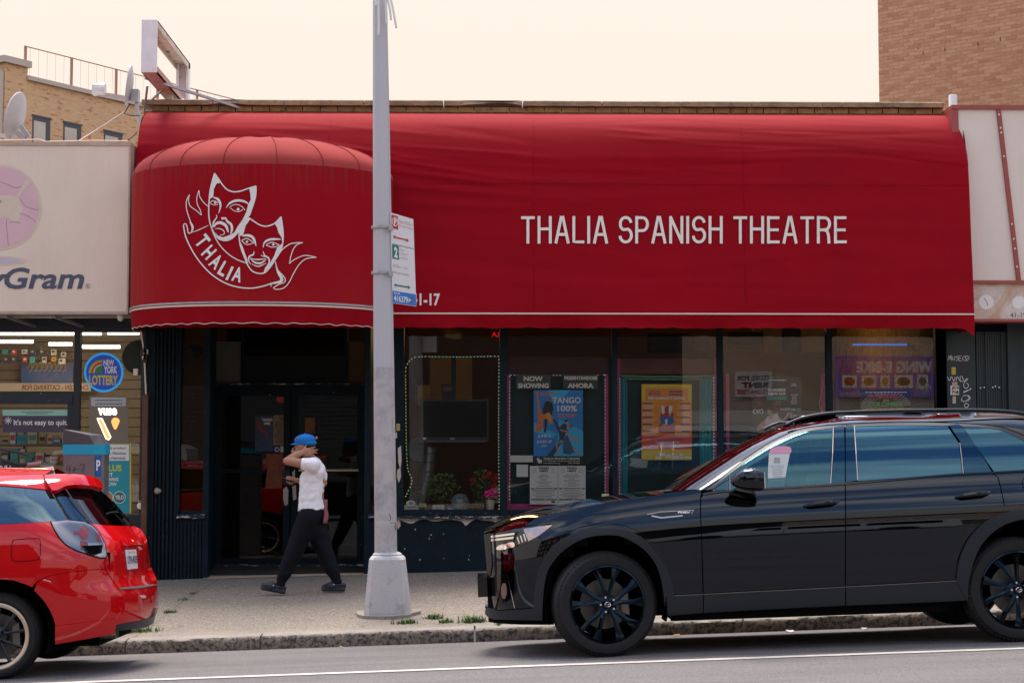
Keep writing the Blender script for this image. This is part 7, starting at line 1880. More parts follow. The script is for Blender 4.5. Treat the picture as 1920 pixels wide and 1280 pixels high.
# interior
m_seat = M('seat_black', (.012, .012, .013), .7); m_seatred = M('seat_maroon', (.05, .006, .008), .6)
for y0 in (.28, 1.08):
    for x0 in (1.55, 2.45):
        st_ = MB().box(x0 - .5, x0, y0, y0 + .52, .70, .88).hexa([(x0 - .06, y0, .86), (x0 + .10, y0, .86), (x0 + .10, y0 + .52, .86), (x0 - .06, y0 + .52, .86)], [(x0 + .16, y0 + .04, 1.32), (x0 + .28, y0 + .04, 1.32), (x0 + .28, y0 + .48, 1.32), (x0 + .16, y0 + .48, 1.32)]).box(x0 + .17, x0 + .28, y0 + .13, y0 + .39, 1.36, 1.54)
        lbuild(st_, 'seat', m_seat, suv)
lbuild(MB().hexa([(.45, .15, 1.0), (1.05, .15, 1.0), (1.05, WS - .15, 1.0), (.45, WS - .15, 1.0)], [(.55, .18, 1.18), (.98, .18, 1.17), (.98, WS - .18, 1.17), (.55, WS - .18, 1.18)]), 'dashboard', m_seatred, suv)
lbuild(MB().tube([(1.08 + .06 * math.sin(a), .53 + .18 * math.cos(a), 1.10 + .17 * math.sin(a)) for a in np.linspace(0, 6.283, 28)], .014, 6), 'steering_wheel', m_seat, suv, True)
# mirror, handles, badge
def blob(c, r, n=16, e=2.5, rot=0.0):
    mb = MB(); N_ = n; V = []
    for i in range(N_ + 1):
        a = math.pi * i / N_ - math.pi / 2
        for k in range(2 * N_):
            b = 2 * math.pi * k / (2 * N_); f = lambda v: math.copysign(abs(v) ** (2 / e), v)
            x, y, z = f(math.cos(a)) * f(math.cos(b)) * r[0], f(math.cos(a)) * f(math.sin(b)) * r[1], f(math.sin(a)) * r[2]
            V.append((c[0] + x * math.cos(rot) - z * math.sin(rot), c[1] + y, c[2] + z * math.cos(rot) + x * math.sin(rot)))
    F = [(i * 2 * N_ + k, i * 2 * N_ + (k + 1) % (2 * N_), (i + 1) * 2 * N_ + (k + 1) % (2 * N_), (i + 1) * 2 * N_ + k) for i in range(N_) for k in range(2 * N_)]
    mb.v, mb.f = V, F; return mb
mc = S.at(1402, 900, -.14)
mm = bpy.data.objects.new('wing_mirror', None); col.objects.link(mm); mm.parent = suv; mm['local'] = 1
def mirror_shell(z0, z1, shrink):
    """wedge shaped housing: pointed nose, blunt back"""
    mb = MB(); st = [(-.128, .004, -.018), (-.115, .030, -.012), (-.08, .058, .0), (-.03, .078, .006), (.03, .086, .008), (.08, .084, .004), (.105, .076, .0), (.116, .055, 0)]
    V, F = [], []; n = 20
    for x, h, dz in st:
        for k in range(n):
            a = 2 * math.pi * k / n; f = lambda v: math.copysign(abs(v) ** .75, v)
            V.append((mc.x + x, mc.y + f(math.cos(a)) * h * 1.15 * shrink, mc.z + dz + f(math.sin(a)) * h * shrink - x * .05))
    F = [(i * n + k, i * n + (k + 1) % n, (i + 1) * n + (k + 1) % n, (i + 1) * n + k) for i in range(len(st) - 1) for k in range(n)] + [tuple(range(n))[::-1], tuple((len(st) - 1) * n + k for k in range(n))]
    mb.v, mb.f = V, F; return mb
lbuild(mirror_shell(0, 0, 1.0), 'mirror_cap', m_carblack, mm, True)
lbuild(MB().box(mc.x + .112, mc.x + .119, mc.y - .075, mc.y + .075, mc.z - .06, mc.z + .055), 'mirror_glass', m_chrome, mm)
a0_, a1_ = S.at(1378, 928, -.06), S.at(1402, 916, -.12)
lbuild(MB().hexa([S.at(1365, 926, .03), S.at(1412, 936, .03), S.at(1414, 926, -.13), S.at(1378, 918, -.13)], [S.at(1372, 919, .05), S.at(1415, 926, .05), S.at(1416, 912, -.13), S.at(1384, 910, -.13)]), 'mirror_arm', m_gloss, mm)
for hx, hy in ((1541, 944), (1827, 927)):
    par = fd if hx < 1600 else rd
    pk_ = S.panel('handle_recess', [(hx + x, hy + y) for x, y in spline([(-14, 3), (-10, -7), (4, -11.5), (18, -9), (28, -2), (26, 6), (14, 11), (0, 10), (-10, 8)], 3, True)], m_gloss, None, offset=.0015, thick=0, grid=5); pk_.parent = par
    h1 = [S.at(hx + x, hy + y, -.022) for x, y in ((-31, 4), (-20, 1.5), (0, -1), (20, -3), (31, -4.5))]; h1[0].y = .012; h1[-1].y = .008
    lbuild(MB().tube(h1, [.010, .017, .019, .018, .012], 8), 'door_handle', m_carblack, par, True)
bd = S.panel('wing_badge', [(1212, 964.5), (1238, 959), (1302, 956), (1298, 962), (1290, 966), (1256, 970), (1232, 973.5)], m_gloss, None, offset=.004, thick=.004, grid=5)
o = strokes('badge_trim', [([(1213, 964.5), (1238, 959.5), (1301, 956.5), (1296, 963)], 1.1), ([(1222, 967), (1240, 970.5), (1280, 966.5)], 2.6)], S.hitter(), M('trim_bright', None), None, .007); o.parent = bd
o = letters('PHEV', (1271, 958.5, 1294, 962.5), S.hitter(), m_white, None, bold=.05, offset=.0075); o.parent = bd
o = strokes('wing_vent', [(spline([(1048, 963), (1056, 967), (1063, 973), (1071, 979), (1078, 981)], 2), (.5, 1.2, 4.5, 4.0, 1.0))], S.hitter(), m_gloss, None, .003); o.parent = suv
o = strokes('fuel_flap', [(circ(1935, 905, 18, 26) + [circ(1935, 905, 18, 26)[0]], 1.0)], S.hitter(), m_under, None, .003); o.parent = suv
SUVW = dict(n=5, pair=(-1, 1), blade=[(.045, .020, .004, .17), (.11, .016, -.006, .20), (.20, .019, -.002, .26), (.274, .036, .006, .29)], rim=m_rimblk, lipw=.012, hub_y=.0, cap=m_gloss, lug=m_chrome, mark=[[(-.018, .006), (-.006, -.001), (0, -.006), (.006, -.001), (.018, .006)]])
zw = .39
wheel(S, (0, .015, zw), .395, .285, .235, R(11), SUVW)
wheel(S, (rw, .035, zw), .395, .285, .235, 0, dict(SUVW, phase=.3))
wheel(S, (0, WS - .02, zw), .395, .285, .235, R(11), SUVW, flip=-1)
wheel(S, (rw, WS - .02, zw), .395, .285, .235, 0, SUVW, flip=-1)
S.mirror(mir_objs)
# permit sheet and card behind the driver's window
pz = thing('permit_sheet', 'white printed permit with pink heading inside the black car window', 'paper', tuple(Msuv @ S.at(1468, 900, .16)))
def inside_hit(pts):
    o, d = S.local(pts); y = .17 + (848 - np.asarray(pts, float)[:, 1]) * .0011; t = (y - o[1]) / d[:, 1]; q = o + d * t[:, None]
    q = q @ np.array(Msuv)[:3, :3].T + np.array(Msuv)[:3, 3]; return q, np.tile((0, -1., .2), (len(q), 1))
p_, f_ = fill2d([[(1442, 848), (1482, 846), (1475, 880), (1470, 912), (1440, 913), (1440, 880)]], 300); q_, n_ = inside_hit(p_)
surf_mesh('sheet', q_, n_, f_, M('paper_bluish', (.62, .66, .64), .7), pz, thick=.002)
decal('pink_heading', spline([(1443, 850), (1444, 843), (1452, 838), (1470, 836), (1481, 838), (1484, 844), (1483, 849)], 3), inside_hit, M('paper_pink', (.66, .30, .42), .7), pz, .004)
print_lines('small_print', word_rows(1450, 1464, 857, 868, 4, 1.6, fill=(.7, 1), seed=1) + word_rows(1444, 1472, 871, 906, 9, .9, fill=(.5, .95), seed=2), inside_hit, M('print_grey', None), pz, .004)

# ------------------------------------------------------------------ red hatchback
RX = -3.60; RW = 1.75
Mred = Matrix.Translation((RX, 12.42, zroad(RX, 12.42))) @ Matrix.Rotation(-sl, 4, 'Y') @ Matrix.Rotation(-R(1.2), 4, 'X')
red = thing('red_hatchback', 'red hatchback parked at the kerb, tail towards the lamp post', 'car', matrix=Mred)
_rside = natural_spline([.10, .20, .34, .50, .65, .80, .95, 1.05, 1.13, 1.22, 1.32, 1.42, 1.50, 1.54], [.13, .07, .03, .012, .0, .006, .035, .062, .092, .14, .205, .29, .42, .58])
_rt = natural_spline([.10, .28, .355, .505, .61, .676, .80, .955, 1.06, 1.20, 1.376, 1.48, 1.56], [.90, .955, .980, .990, .970, .935, .915, .885, .80, .675, .53, .46, .40])
def phi_red(q, grow=0.0):
    x, y, z = q[:, 0], q[:, 1], q[:, 2]; hw = RW / 2 - _rside(z); tip = _rt(z) + grow
    dx = np.clip(x - (tip - .62), 0, None) / .62 + np.clip(-2.9 - x, 0, None) / .7
    return np.power(np.clip(dx, 0, 3), 2.6) + np.power(np.abs(y - RW / 2) / hw, 2.6) - 1
def phi_spoil(q): return phi_red(q, .10)
Cr = Car(red, Mred, RW, phi_red); rm = []
def RP(name, poly, mat, mirror=True, **kw):
    o = Cr.panel(name, poly, mat, **kw)
    if mirror: rm.append(o)
    return o
tl = [(95, 977.5), (130, 974.5), (158, 977.5), (175, 985.5), (186, 998), (195, 1015), (200.5, 1040), (199.5, 1044), (190, 1045.5), (165, 1038.5), (140, 1029.5), (120, 1017), (105, 998)]
lower_tl = [(94, 978), (104, 999), (119, 1018.5), (139, 1031), (164, 1040), (189, 1047), (196, 1047)]
arcq = [(-90, 1190), (-86, 1150), (-70, 1115), (-44, 1093), (-10, 1084), (24.6, 1087), (49, 1095), (64, 1104)]
RP('quarter_panel', [(-330, 1000), (-200, 992), (-60, 986), (0, 983)] + lower_tl + [(196, 1065.5), (165, 1067.5), (120, 1073), (90, 1079), (68, 1090), (60, 1100)] + arcq[::-1][1:] + [(-90, 1200), (-330, 1200)], m_carred, grid=9)
RP('roof_side', [(-330, 890), (-60, 886.5), (0, 887), (60, 888), (82, 890.5), (83, 896), (95.5, 918), (50, 913.5), (0, 909.5), (-60, 906), (-330, 900)], m_carred, grid=7)
RP('side_window', [(-330, 902), (-60, 907), (0, 910.5), (50, 914.5), (95, 919.5), (128, 974), (94, 976.5), (0, 981.8), (-330, 997)], glass('hatch_privacy', (.03, .04, .05), 2.3, refl=(.5, .8, 1)), mirror=False, offset=-.006, thick=0, grid=9)
RP('rear_quarter_window', [(99, 921), (106, 920), (120, 913), (166, 978.5), (150, 974.5), (131, 974)], m_pil, mirror=False, offset=-.002, thick=.01, grid=6)
RP('hatch_window', [(123, 911.5), (140, 910), (165, 911), (181, 917), (206, 941), (230, 970), (241, 984.3), (200, 983.5), (168, 979.5)], glass('hatch_glass', (.03, .025, .03), 1.4), mirror=False, offset=-.006, thick=0, grid=6)
RP('hatch_edge', [(181, 916), (189, 918), (215, 941), (240, 970), (251.5, 985), (241, 984.6), (230, 970), (206, 941)], m_under, mirror=False, offset=-.003, thick=.01, grid=5)
RP('spoiler', spline([(83, 891), (100, 889.2), (125, 889), (150, 890), (172, 893.5), (186, 900.5), (191.5, 910), (192, 916.5)], 4) + spline([(178, 911.5), (160, 909.5), (140, 908.8), (122, 911.5), (108, 918.5), (98, 919.5)], 4) + [(90, 908), (84, 896)], m_carred, mirror=False, phi=phi_spoil, offset=.004, thick=.04, grid=5)
RP('tailgate', [(169, 981), (200, 984.5), (252, 985.8), (265, 992), (275, 1010), (279, 1035), (282, 1060), (293, 1083), (294, 1094.5), (260, 1098), (222, 1101.5), (210, 1085), (198, 1066.5), (197.5, 1047), (202, 1041), (196.5, 1015), (187.5, 998), (177, 986)], m_carred, mirror=False, grid=5)
RP('rear_bumper', [(64, 1106), (70, 1091), (90, 1080), (120, 1074), (165, 1068.5), (196.5, 1067), (209, 1086), (221, 1102.8), (260, 1099.3), (294.5, 1095.8), (297.5, 1115), (297, 1135), (293, 1151), (262, 1162.5), (226, 1168.5), (214, 1172), (216, 1158.5), (104, 1172.5), (101, 1160), (93, 1142), (82, 1125)], m_carred, mirror=False, grid=6)
RP('bumper_skirt', [(104, 1172.5), (217, 1158.5), (213, 1186), (160, 1196), (104, 1206)], m_carred, mirror=False, offset=.014, thick=.05, grid=6)
RP('diffuser', [(213, 1173), (226, 1169.5), (262, 1163.5), (293, 1152), (289, 1168), (275, 1176), (226, 1182), (214, 1178)], m_clad, mirror=False, offset=-.004, thick=.02, grid=5)
RP('bumper_pad', [(221, 1102), (260, 1098.3), (287, 1095), (284, 1098.5), (258, 1102.5), (226, 1104.5)], M('pad_grey', (.12, .115, .125), .6), mirror=False, offset=.006, thick=.01, grid=5)
tlo = RP('tail_lamp', tl, M('lamp_silver', (.26, .28, .32), .28, metal=.6), mirror=False, offset=-.004, thick=.015, grid=5)
for nm, pl, mt in (('lamp_reflector', circ(158, 998, 9, 18, 13), M('lamp_red', (.55, .05, .06), .3)), ('lamp_reflector', rectpoly(138, 995, 150, 1001), M('lamp_red', None)), ('lamp_reflector', [(150, 1013), (164, 1016), (166, 1032), (152, 1029)], M('lamp_red_deep', (.42, .01, .012), .25)), ('lamp_reflector', [(179, 996), (187, 1000), (191, 1014), (183, 1013)], M('lamp_red_deep', None)), ('lamp_bowl', [(165, 1017), (196, 1018), (199, 1041), (188, 1043), (168, 1037)], M('lamp_bowl', (.55, .52, .50), .25, metal=.8)), ('lamp_reflector', circ(181, 1034, 4, 12), m_chrome)):
    o = Cr.panel(nm, pl, mt, tlo, offset=-.001, thick=0, grid=5)
RP('lamp_lens', tl, m_lens, mirror=False, offset=.006, thick=0, grid=6)
lt = spline([(94.5, 977), (105, 998), (120, 1017.5), (140, 1030), (165, 1039.2), (190, 1046.2), (200, 1044.5)], 3)
lstrip(Cr, 'lamp_gasket', lt, 2.0, m_under, red, offset=.004)
for nm, pts, w in (('shut_line', [(82, 890), (83.5, 896), (97, 919.5), (113, 946), (130, 974.5)], 1.3), ('shut_line', [(24, 1013), (32, 1011), (68, 1009), (75, 1013), (76, 1025), (75, 1042), (70, 1048.5), (50, 1051), (28, 1051.5), (22, 1045), (22, 1024), (24, 1013)], 1.1), ('bumper_crease', [(217, 1158), (226, 1146)], 1.4)):
    lstrip(Cr, nm, spline(pts, 3) if 'crease' not in nm else pts, w, m_under if 'crease' not in nm else M('red_highlight', (.55, .06, .06), .4), red, offset=.003)  # the crease is a paler red strip, its highlight put into the colour
for i in range(3): lstrip(Cr, 'bumper_slot', [(281 + i * 4.2, 1157.5 - i * 2), (286 + i * 3.4, 1146), (289 + i * 2.6, 1139)], 1.2, m_under, red, offset=.004)
RP('plate_garnish', [(223, 1012.5), (264, 1010), (266.5, 1022), (228, 1025)], m_carred, mirror=False, offset=.022, thick=.03, grid=5)
npl = RP('number_plate', [(233.5, 1031), (253.5, 1030), (256.5, 1065), (237.5, 1067)], M('plate_white', (.66, .62, .60), .5), mirror=False, offset=.008, thick=.004, grid=8)
o = letters('LTN 4029', None, Cr.hitter(), M('plate_navy', (.02, .03, .10), .5), None, bold=.02, quad=[(236, 1042), (254, 1041), (255.5, 1055), (238, 1056.5)], offset=.013); o.parent = npl
o = letters('NEW YORK', None, Cr.hitter(), M('plate_gold', (.45, .32, .10), .5), None, bold=.02, quad=[(237, 1033.5), (252, 1033), (252.5, 1037), (237.5, 1037.5)], offset=.013); o.parent = npl
RP('reflector_lamp', circ(268, 1118, 5, 14, 3), M('lamp_pale', (.60, .42, .40), .3), mirror=False, offset=.006, thick=.005, grid=4)
# aerial fin, exhaust, wiper, roof, hidden structure
fb = [Cr.at(x, y, RW / 2) for x, y in ((66, 888), (80, 876.5), (99, 874), (104.5, 889))]
lbuild(MB().hexa([fb[0] + Vector((0, -.03, -.04)), fb[3] + Vector((0, -.03, -.04)), fb[3] + Vector((0, .03, -.04)), fb[0] + Vector((0, .03, -.04))], [fb[1] + Vector((0, -.008, 0)), fb[2] + Vector((0, -.008, 0)), fb[2] + Vector((0, .008, 0)), fb[1] + Vector((0, .008, 0))]), 'aerial_fin', m_white, red)
ex = Cr.at(220, 1186, .34); lbuild(MB().lathe([(.038, -.22), (.040, .0), (.034, .0), (.032, -.15)], tuple(ex), 'x', 18, cap=False), 'exhaust_tip', M('exhaust_steel', (.30, .27, .22), .4, metal=.9), red, True)
lstrip(Cr, 'rear_wiper', spline([(198, 963), (212, 959.5), (227, 961)], 3), 1.8, m_clad, red, offset=.004)
rr = [(x, Cr.hit([(px_, py_)])[0][0]) for x, (px_, py_) in enumerate(spline([(-330, 890), (-60, 886.5), (0, 887), (60, 888), (84, 890)], 14))]
V = []
for _, p in rr:
    for k in range(7): u = k / 6; V.append((p[0], p[1] + (RW - 2 * p[1]) * u, p[2] + .05 * math.sin(math.pi * u)))
o = mk('roof', V, [(i * 7 + k, (i + 1) * 7 + k, (i + 1) * 7 + k + 1, i * 7 + k + 1) for i in range(len(rr) - 1) for k in range(6)], m_carred, None, True); o.parent = red
lbuild(MB().box(-2.8, .70, .30, RW - .30, .20, .30).box(-2.8, .62, .42, RW - .42, .3, .9).box(.40, .80, .25, RW - .25, .28, .9).box(-2.6, .75, .12, RW - .12, .9, .96).box(-2.3, -.42, .06, RW - .06, .2, .9), 'underbody', m_under, red)
lin = MB(); pts_ = [(0 + .395 * math.cos(a), .33 + .395 * math.sin(a)) for a in np.linspace(-.4, math.pi + .4, 22)]
for a, b in zip(pts_[:-1], pts_[1:]): lin.add([(a[0], .02, a[1]), (b[0], .02, b[1]), (b[0], .40, b[1]), (a[0], .40, a[1])], [(0, 1, 2, 3)])
rm.append(lbuild(lin, 'wheel_liner', m_under, red))
for y0 in (.30, 1.0): lbuild(MB().hexa([(-.5, y0, .9), (-.3, y0, .9), (-.3, y0 + .5, .9), (-.5, y0 + .5, .9)], [(-.3, y0 + .04, 1.25), (-.18, y0 + .04, 1.25), (-.18, y0 + .46, 1.25), (-.3, y0 + .46, 1.25)]), 'seat', m_seat, red)
TAN = M('rim_lip_tan', (.58, .46, .34), .35, metal=.5)
REDW = dict(n=5, pair=(-1, 1), blade=[(.035, .010, .02, .10), (.10, .010, .018, .26), (.16, .010, .014, .31), (.212, .014, .012, .33)], rim=M('rim_matt_black', (.014, .016, .020), .35, metal=.3), lip=TAN, lipw=.024, hub_y=.016, cap=M('cap_dark', (.05, .05, .05), .3), lug=m_under, mark=[[(-.014, .003), (0, .007), (.014, .003)], [(0, .014), (0, -.014)]], phase=.2)
wheel(Cr, (0, .02, .315), .318, .243, .20, 0, REDW); wheel(Cr, (0, RW - .02, .315), .318, .243, .20, 0, REDW, flip=-1); wheel(Cr, (-2.6, .02, .315), .318, .243, .20, 0, REDW); wheel(Cr, (-2.6, RW - .02, .315), .318, .243, .20, 0, REDW, flip=-1)
Cr.mirror(rm)

# bicycle leaning between the hatchback and the store door
BYY = 18.2
bk = thing('bicycle', 'dark bicycle with pink grip standing by the store door', 'bicycle', (wx(-10, BYY), BYY, zwalk(-5.2, BYY)))
m_bk = M('bike_frame', (.025, .018, .03), .35)
zz = zwalk(-5.3, BYY); bc = wx(-30, BYY)
for dx_ in (-.52, .52):
    w = MB().tube([(bc + dx_ + .33 * math.cos(a), BYY, zz + .34 + .33 * math.sin(a)) for a in np.linspace(0, 6.283, 34)], .016, 6).build('wheel', m_rubber, bk)
    sp = MB()
    for k in range(12): a = k * math.pi / 6; sp.tube([(bc + dx_, BYY, zz + .34), (bc + dx_ + .32 * math.cos(a), BYY, zz + .34 + .32 * math.sin(a))], .002, 3)
    sp.build('spokes', m_steel, w)
hdp = P(20, 846, BYY); MB().tube([(bc - .52, BYY, zz + .34), (bc - .12, BYY, zz + .42), (bc + .42, BYY, zz + .95), (bc - .25, BYY, zz + .92), (bc - .12, BYY, zz + .42)], .017, 8).build('frame', m_bk, bk)
MB().tube([(bc + .52, BYY, zz + .34), (bc + .40, BYY, zz + 1.05)], .016, 8).build('fork', m_bk, bk)
MB().tube([P(-30, 838, BYY), P(10, 843, BYY), P(45, 850, BYY), P(62, 858, BYY), P(60, 868, BYY), P(40, 870, BYY), P(0, 861, BYY), P(-30, 855, BYY)], .016, 8).build('handlebar', m_bk, bk, smooth=True)
MB().tube([P(52, 871, BYY - .02), P(78, 868, BYY - .02)], .022, 8).build('grip', M('grip_pink', (.40, .16, .20), .6), bk)
MB().hexa([(bc - .40, BYY - .07, zz + 1.0), (bc - .12, BYY - .02, zz + 1.02), (bc - .12, BYY + .02, zz + 1.02), (bc - .40, BYY + .07, zz + 1.0)], [(bc - .40, BYY - .06, zz + 1.05), (bc - .12, BYY - .01, zz + 1.05), (bc - .12, BYY + .01, zz + 1.05), (bc - .40, BYY + .06, zz + 1.05)]).build('saddle', m_under, bk)
# ================================================================== pedestrian
PYY = 17.75
def pp(px_, py_, dy=0.0): return P(px_, py_, PYY + dy)
person = thing('person', 'person in blue cap, white t-shirt and black trousers walking, hand at neck', 'person', (wx(565, PYY), PYY, zwalk(-1.9, PYY)))
K = PYY / FPX                                            # metres per picture pixel at this depth
def skinned(name, balls, mat, parent, voxel=.010, smooth=6, disp=None):
    """union of tapered capsules and ellipsoids, remeshed to one continuous surface.
    balls: list of ('c', p0, r0, p1, r1[, squash_y]) or ('e', centre, (rx, ry, rz)[, rot_y])"""
    mb = MB()
    for b in balls:
        if b[0] == 'c':
            p0, r0, p1, r1 = Vector(b[1]), b[2], Vector(b[3]), b[4]; sq = b[5] if len(b) > 5 else 1.0
            d = p1 - p0; L_ = d.length; d.normalize(); u = Vector((0, 1, 0)); u = (u - d * u.dot(d)).normalized(); w = d.cross(u)
            st = [(-r0 * math.cos(a), r0 * math.sin(a)) for a in np.linspace(.15, math.pi / 2, 5)] + [(L_ + r1 * math.sin(a), r1 * math.cos(a)) for a in np.linspace(0, math.pi / 2 - .15, 5)]
            n = 16; base = len(mb.v)
            for h_, r in st:
                for k in range(n):
                    a = 2 * math.pi * k / n; mb.v.append(tuple(p0 + d * h_ + u * (math.cos(a) * r * sq) + w * (math.sin(a) * r)))
            for i in range(len(st) - 1):
                for k in range(n): q = base + i * n + k; q2 = base + i * n + (k + 1) % n; mb.f.append((q, q2, q2 + n, q + n))
            mb.f.append(tuple(base + k for k in range(n))[::-1]); mb.f.append(tuple(base + (len(st) - 1) * n + k for k in range(n)))
        else:
            c, r = Vector(b[1]), b[2]; rot = b[3] if len(b) > 3 else 0.0; n, m = 18, 10; base = len(mb.v); cr_, sr_ = math.cos(rot), math.sin(rot)
            for i in range(m + 1):
                a = math.pi * (.02 + .96 * i / m) - math.pi / 2
                for k in range(n):
                    t = 2 * math.pi * k / n; x, y, z = r[0] * math.cos(a) * math.cos(t), r[1] * math.cos(a) * math.sin(t), r[2] * math.sin(a)
                    mb.v.append((c.x + x * cr_ - z * sr_, c.y + y, c.z + x * sr_ + z * cr_))
            for i in range(m):
                for k in range(n): q = base + i * n + k; q2 = base + i * n + (k + 1) % n; mb.f.append((q, q2, q2 + n, q + n))
            mb.f.append(tuple(base + k for k in range(n))[::-1]); mb.f.append(tuple(base + m * n + k for k in range(n)))
    o = mb.build(name, mat, None)
    rm_ = o.modifiers.new('remesh', 'REMESH'); rm_.mode = 'VOXEL'; rm_.voxel_size = voxel; rm_.use_smooth_shade = True
    sm_ = o.modifiers.new('smooth', 'SMOOTH'); sm_.factor = .5; sm_.iterations = smooth
    dg = bpy.context.evaluated_depsgraph_get(); me = bpy.data.meshes.new_from_object(o.evaluated_get(dg))
    o.modifiers.clear(); old = o.data; o.data = me; bpy.data.meshes.remove(old)
    if not me.materials: me.materials.append(mat)
    if disp:
        co = np.empty(len(me.vertices) * 3); me.vertices.foreach_get('co', co); co = co.reshape(-1, 3)
        no = np.empty(len(me.vertices) * 3); me.vertices.foreach_get('normal', no); no = no.reshape(-1, 3)
        co = co + no * np.array([disp(Vector(c)) for c in co])[:, None]
        me.vertices.foreach_set('co', co.ravel()); me.update()
    me.shade_smooth()
    return adopt(o, parent)
m_skin = M('skin', (.42, .205, .125), .55, var=.15, vscale=25, spec=.35)
m_shirt = M('shirt_white', (.88, .86, .89), .85, spec=.15); m_trs = M('trousers_black', (.005, .006, .010), .8, spec=.18)
m_clog = M('clog_navy', (.016, .022, .036), .55); m_cap = M('cap_blue', (.012, .17, .52), .75, spec=.2); m_hair = M('hair_dark', (.016, .010, .008), .6)
# joints traced on the picture; near side (his left) is towards the camera (negative dy)
head = pp(567, 838)
neck = pp(585, 862)
sh_n, sh_f = pp(586, 872, -.17), pp(589, 872, .17)
el_n = pp(538, 864, -.22); ha_n = pp(572, 846, -.12)
hip = pp(583, 962)
el_f = pp(606, 905, .20); ha_f = pp(547, 899, .10)
body = [
    # head and neck: skull, jaw, nose, brow, ear
    ('e', pp(568, 836), (.092, .074, .105)), ('e', pp(559, 846), (.066, .058, .060)), ('c', pp(575, 848), .050, pp(588, 868), .060),
    ('c', pp(550.5, 840), .012, pp(547.8, 846), .014), ('e', pp(552, 851.5), (.020, .026, .010)), ('e', pp(554, 858), (.028, .030, .022)), ('e', pp(578, 844, -.072), (.020, .012, .032)), ('e', pp(578, 844, .072), (.020, .012, .032)),
    # raised near arm
    ('c', sh_n, .060, pp(562, 868, -.22), .050), ('c', pp(562, 868, -.22), .049, el_n, .042), ('c', el_n, .041, pp(556, 852, -.16), .040), ('c', pp(556, 852, -.16), .037, pp(566, 847.5, -.125), .027, .8),
    # far arm, elbow behind, forearm across
    ('c', sh_f, .058, el_f, .044), ('c', el_f, .042, pp(575, 903, .20), .038), ('c', pp(575, 903, .20), .036, pp(556, 900, .13), .026),
    # trunk core and legs, hidden by clothing but continuous
    ('c', pp(588, 880), .120, pp(585, 950), .120), ('c', pp(584, 965, -.07), .085, pp(556, 1030, -.05), .060), ('c', pp(556, 1030, -.05), .058, pp(527, 1092, -.06), .042), ('c', pp(583, 965, .07), .085, pp(604, 1028, .08), .060), ('c', pp(604, 1028, .08), .058, pp(632, 1090, .07), .040),
    ('e', pp(520, 1100, -.06), (.075, .030, .028)), ('e', pp(627, 1099, .07), (.07, .030, .026)),
]
def finger(base, tip, mid, r):
    return [('c', base, r, mid, r * .95), ('c', mid, r * .92, tip, r * .8)]
# near hand: palm on the side of the neck, four fingers spread back, thumb up along the jaw
body += [('c', pp(566, 847.5, -.125), .026, pp(575, 846, -.108), .040, .45), ('c', pp(573, 850, -.108), .030, pp(578, 848, -.100), .032, .45)]
body += finger(pp(578, 841.5, -.104), pp(591, 838, -.080), pp(585, 839, -.098), .0095) + finger(pp(580, 845, -.104), pp(595.5, 843, -.074), pp(588.5, 843.3, -.096), .0100) + finger(pp(580, 849, -.102), pp(594.5, 848.5, -.072), pp(588, 848, -.094), .0098) + finger(pp(578, 852.5, -.100), pp(590, 853.5, -.072), pp(584.5, 852.8, -.092), .0088)
body += finger(pp(568, 844, -.120), pp(574, 835, -.098), pp(571, 839, -.110), .0105)
# far hand holding the phone: palm below it, fingers wrapped over its near edge, thumb on the far side
body += [('c', pp(556, 900, .13), .026, pp(547, 900.5, .10), .036, .55)]
body += finger(pp(545, 896.5, .085), pp(536.5, 901.5, .045), pp(538, 897, .065), .0088) + finger(pp(546, 899.5, .082), pp(539.5, 905, .040), pp(540, 901, .060), .0090) + finger(pp(547.5, 902, .082), pp(543.5, 908, .042), pp(543, 904, .060), .0088) + finger(pp(549.5, 904, .085), pp(547.5, 909, .048), pp(547.3, 906, .064), .0080)
body += finger(pp(549, 895, .105), pp(537, 893.5, .075), pp(543, 893.3, .09), .0100)
bo = skinned('body', body, m_skin, person, .0065, 3)
# face details
fx = MB(); 
for dy in (-.034,): 
    e_ = pp(551.5, 841.5, -.052); fx.lathe([(.0, -.008), (.010, -.005), (.012, 0), (.010, .005), (0, .008)], tuple(e_), 'y', 10, cap=False)
fx.build('eye', m_hair, bo); MB().tube([pp(548.5, 838.6, -.05), pp(554, 837.8, -.062)], .0035, 5).build('eyebrow', m_hair, bo); MB().tube([pp(547.6, 852.2, -.02), pp(551, 852.6, -.040)], .004, 5).build('lips', M('lip', (.36, .12, .10), .5), bo)
# hair at the nape and temple
skinned('hair', [('e', pp(579, 834), (.062, .080, .062)), ('e', pp(583, 843), (.036, .070, .050)), ('e', pp(570, 829), (.075, .079, .05))], m_hair, person, .008, 3, lambda c: .003 * noise.noise(c * 160))
# cap: crown plus curved peak
cap = thing('cap_part', None, None) if False else None
crown = [('e', pp(572, 825), (.118, .090, .068), .05), ('e', pp(575, 831), (.110, .090, .040), .05)]
cp = skinned('cap', crown, m_cap, person, .007, 6)
V, F = [], []
n_ = 14
for i in range(n_ + 1):
    v = i / n_ * 2 - 1
    for k in range(7):
        u = k / 6; reach = (1 - .55 * v * v) * u
        q = pp(562 - reach * 17.5, 827.5 + reach * 4.5 + abs(v) ** 2 * 3.0, v * .075 * (1 - .12 * u))
        V.append(q)
top_n = len(V)
V += [Vector(q) - Vector((0, 0, .008)) for q in V]
for i in range(n_):
    for k in range(6):
        a = i * 7 + k; F.append((a, a + 7, a + 8, a + 1)); F.append((a + top_n, a + 1 + top_n, a + 8 + top_n, a + 7 + top_n))
for i in range(n_): a = i * 7 + 6; F.append((a, a + 7, a + 7 + top_n, a + top_n))
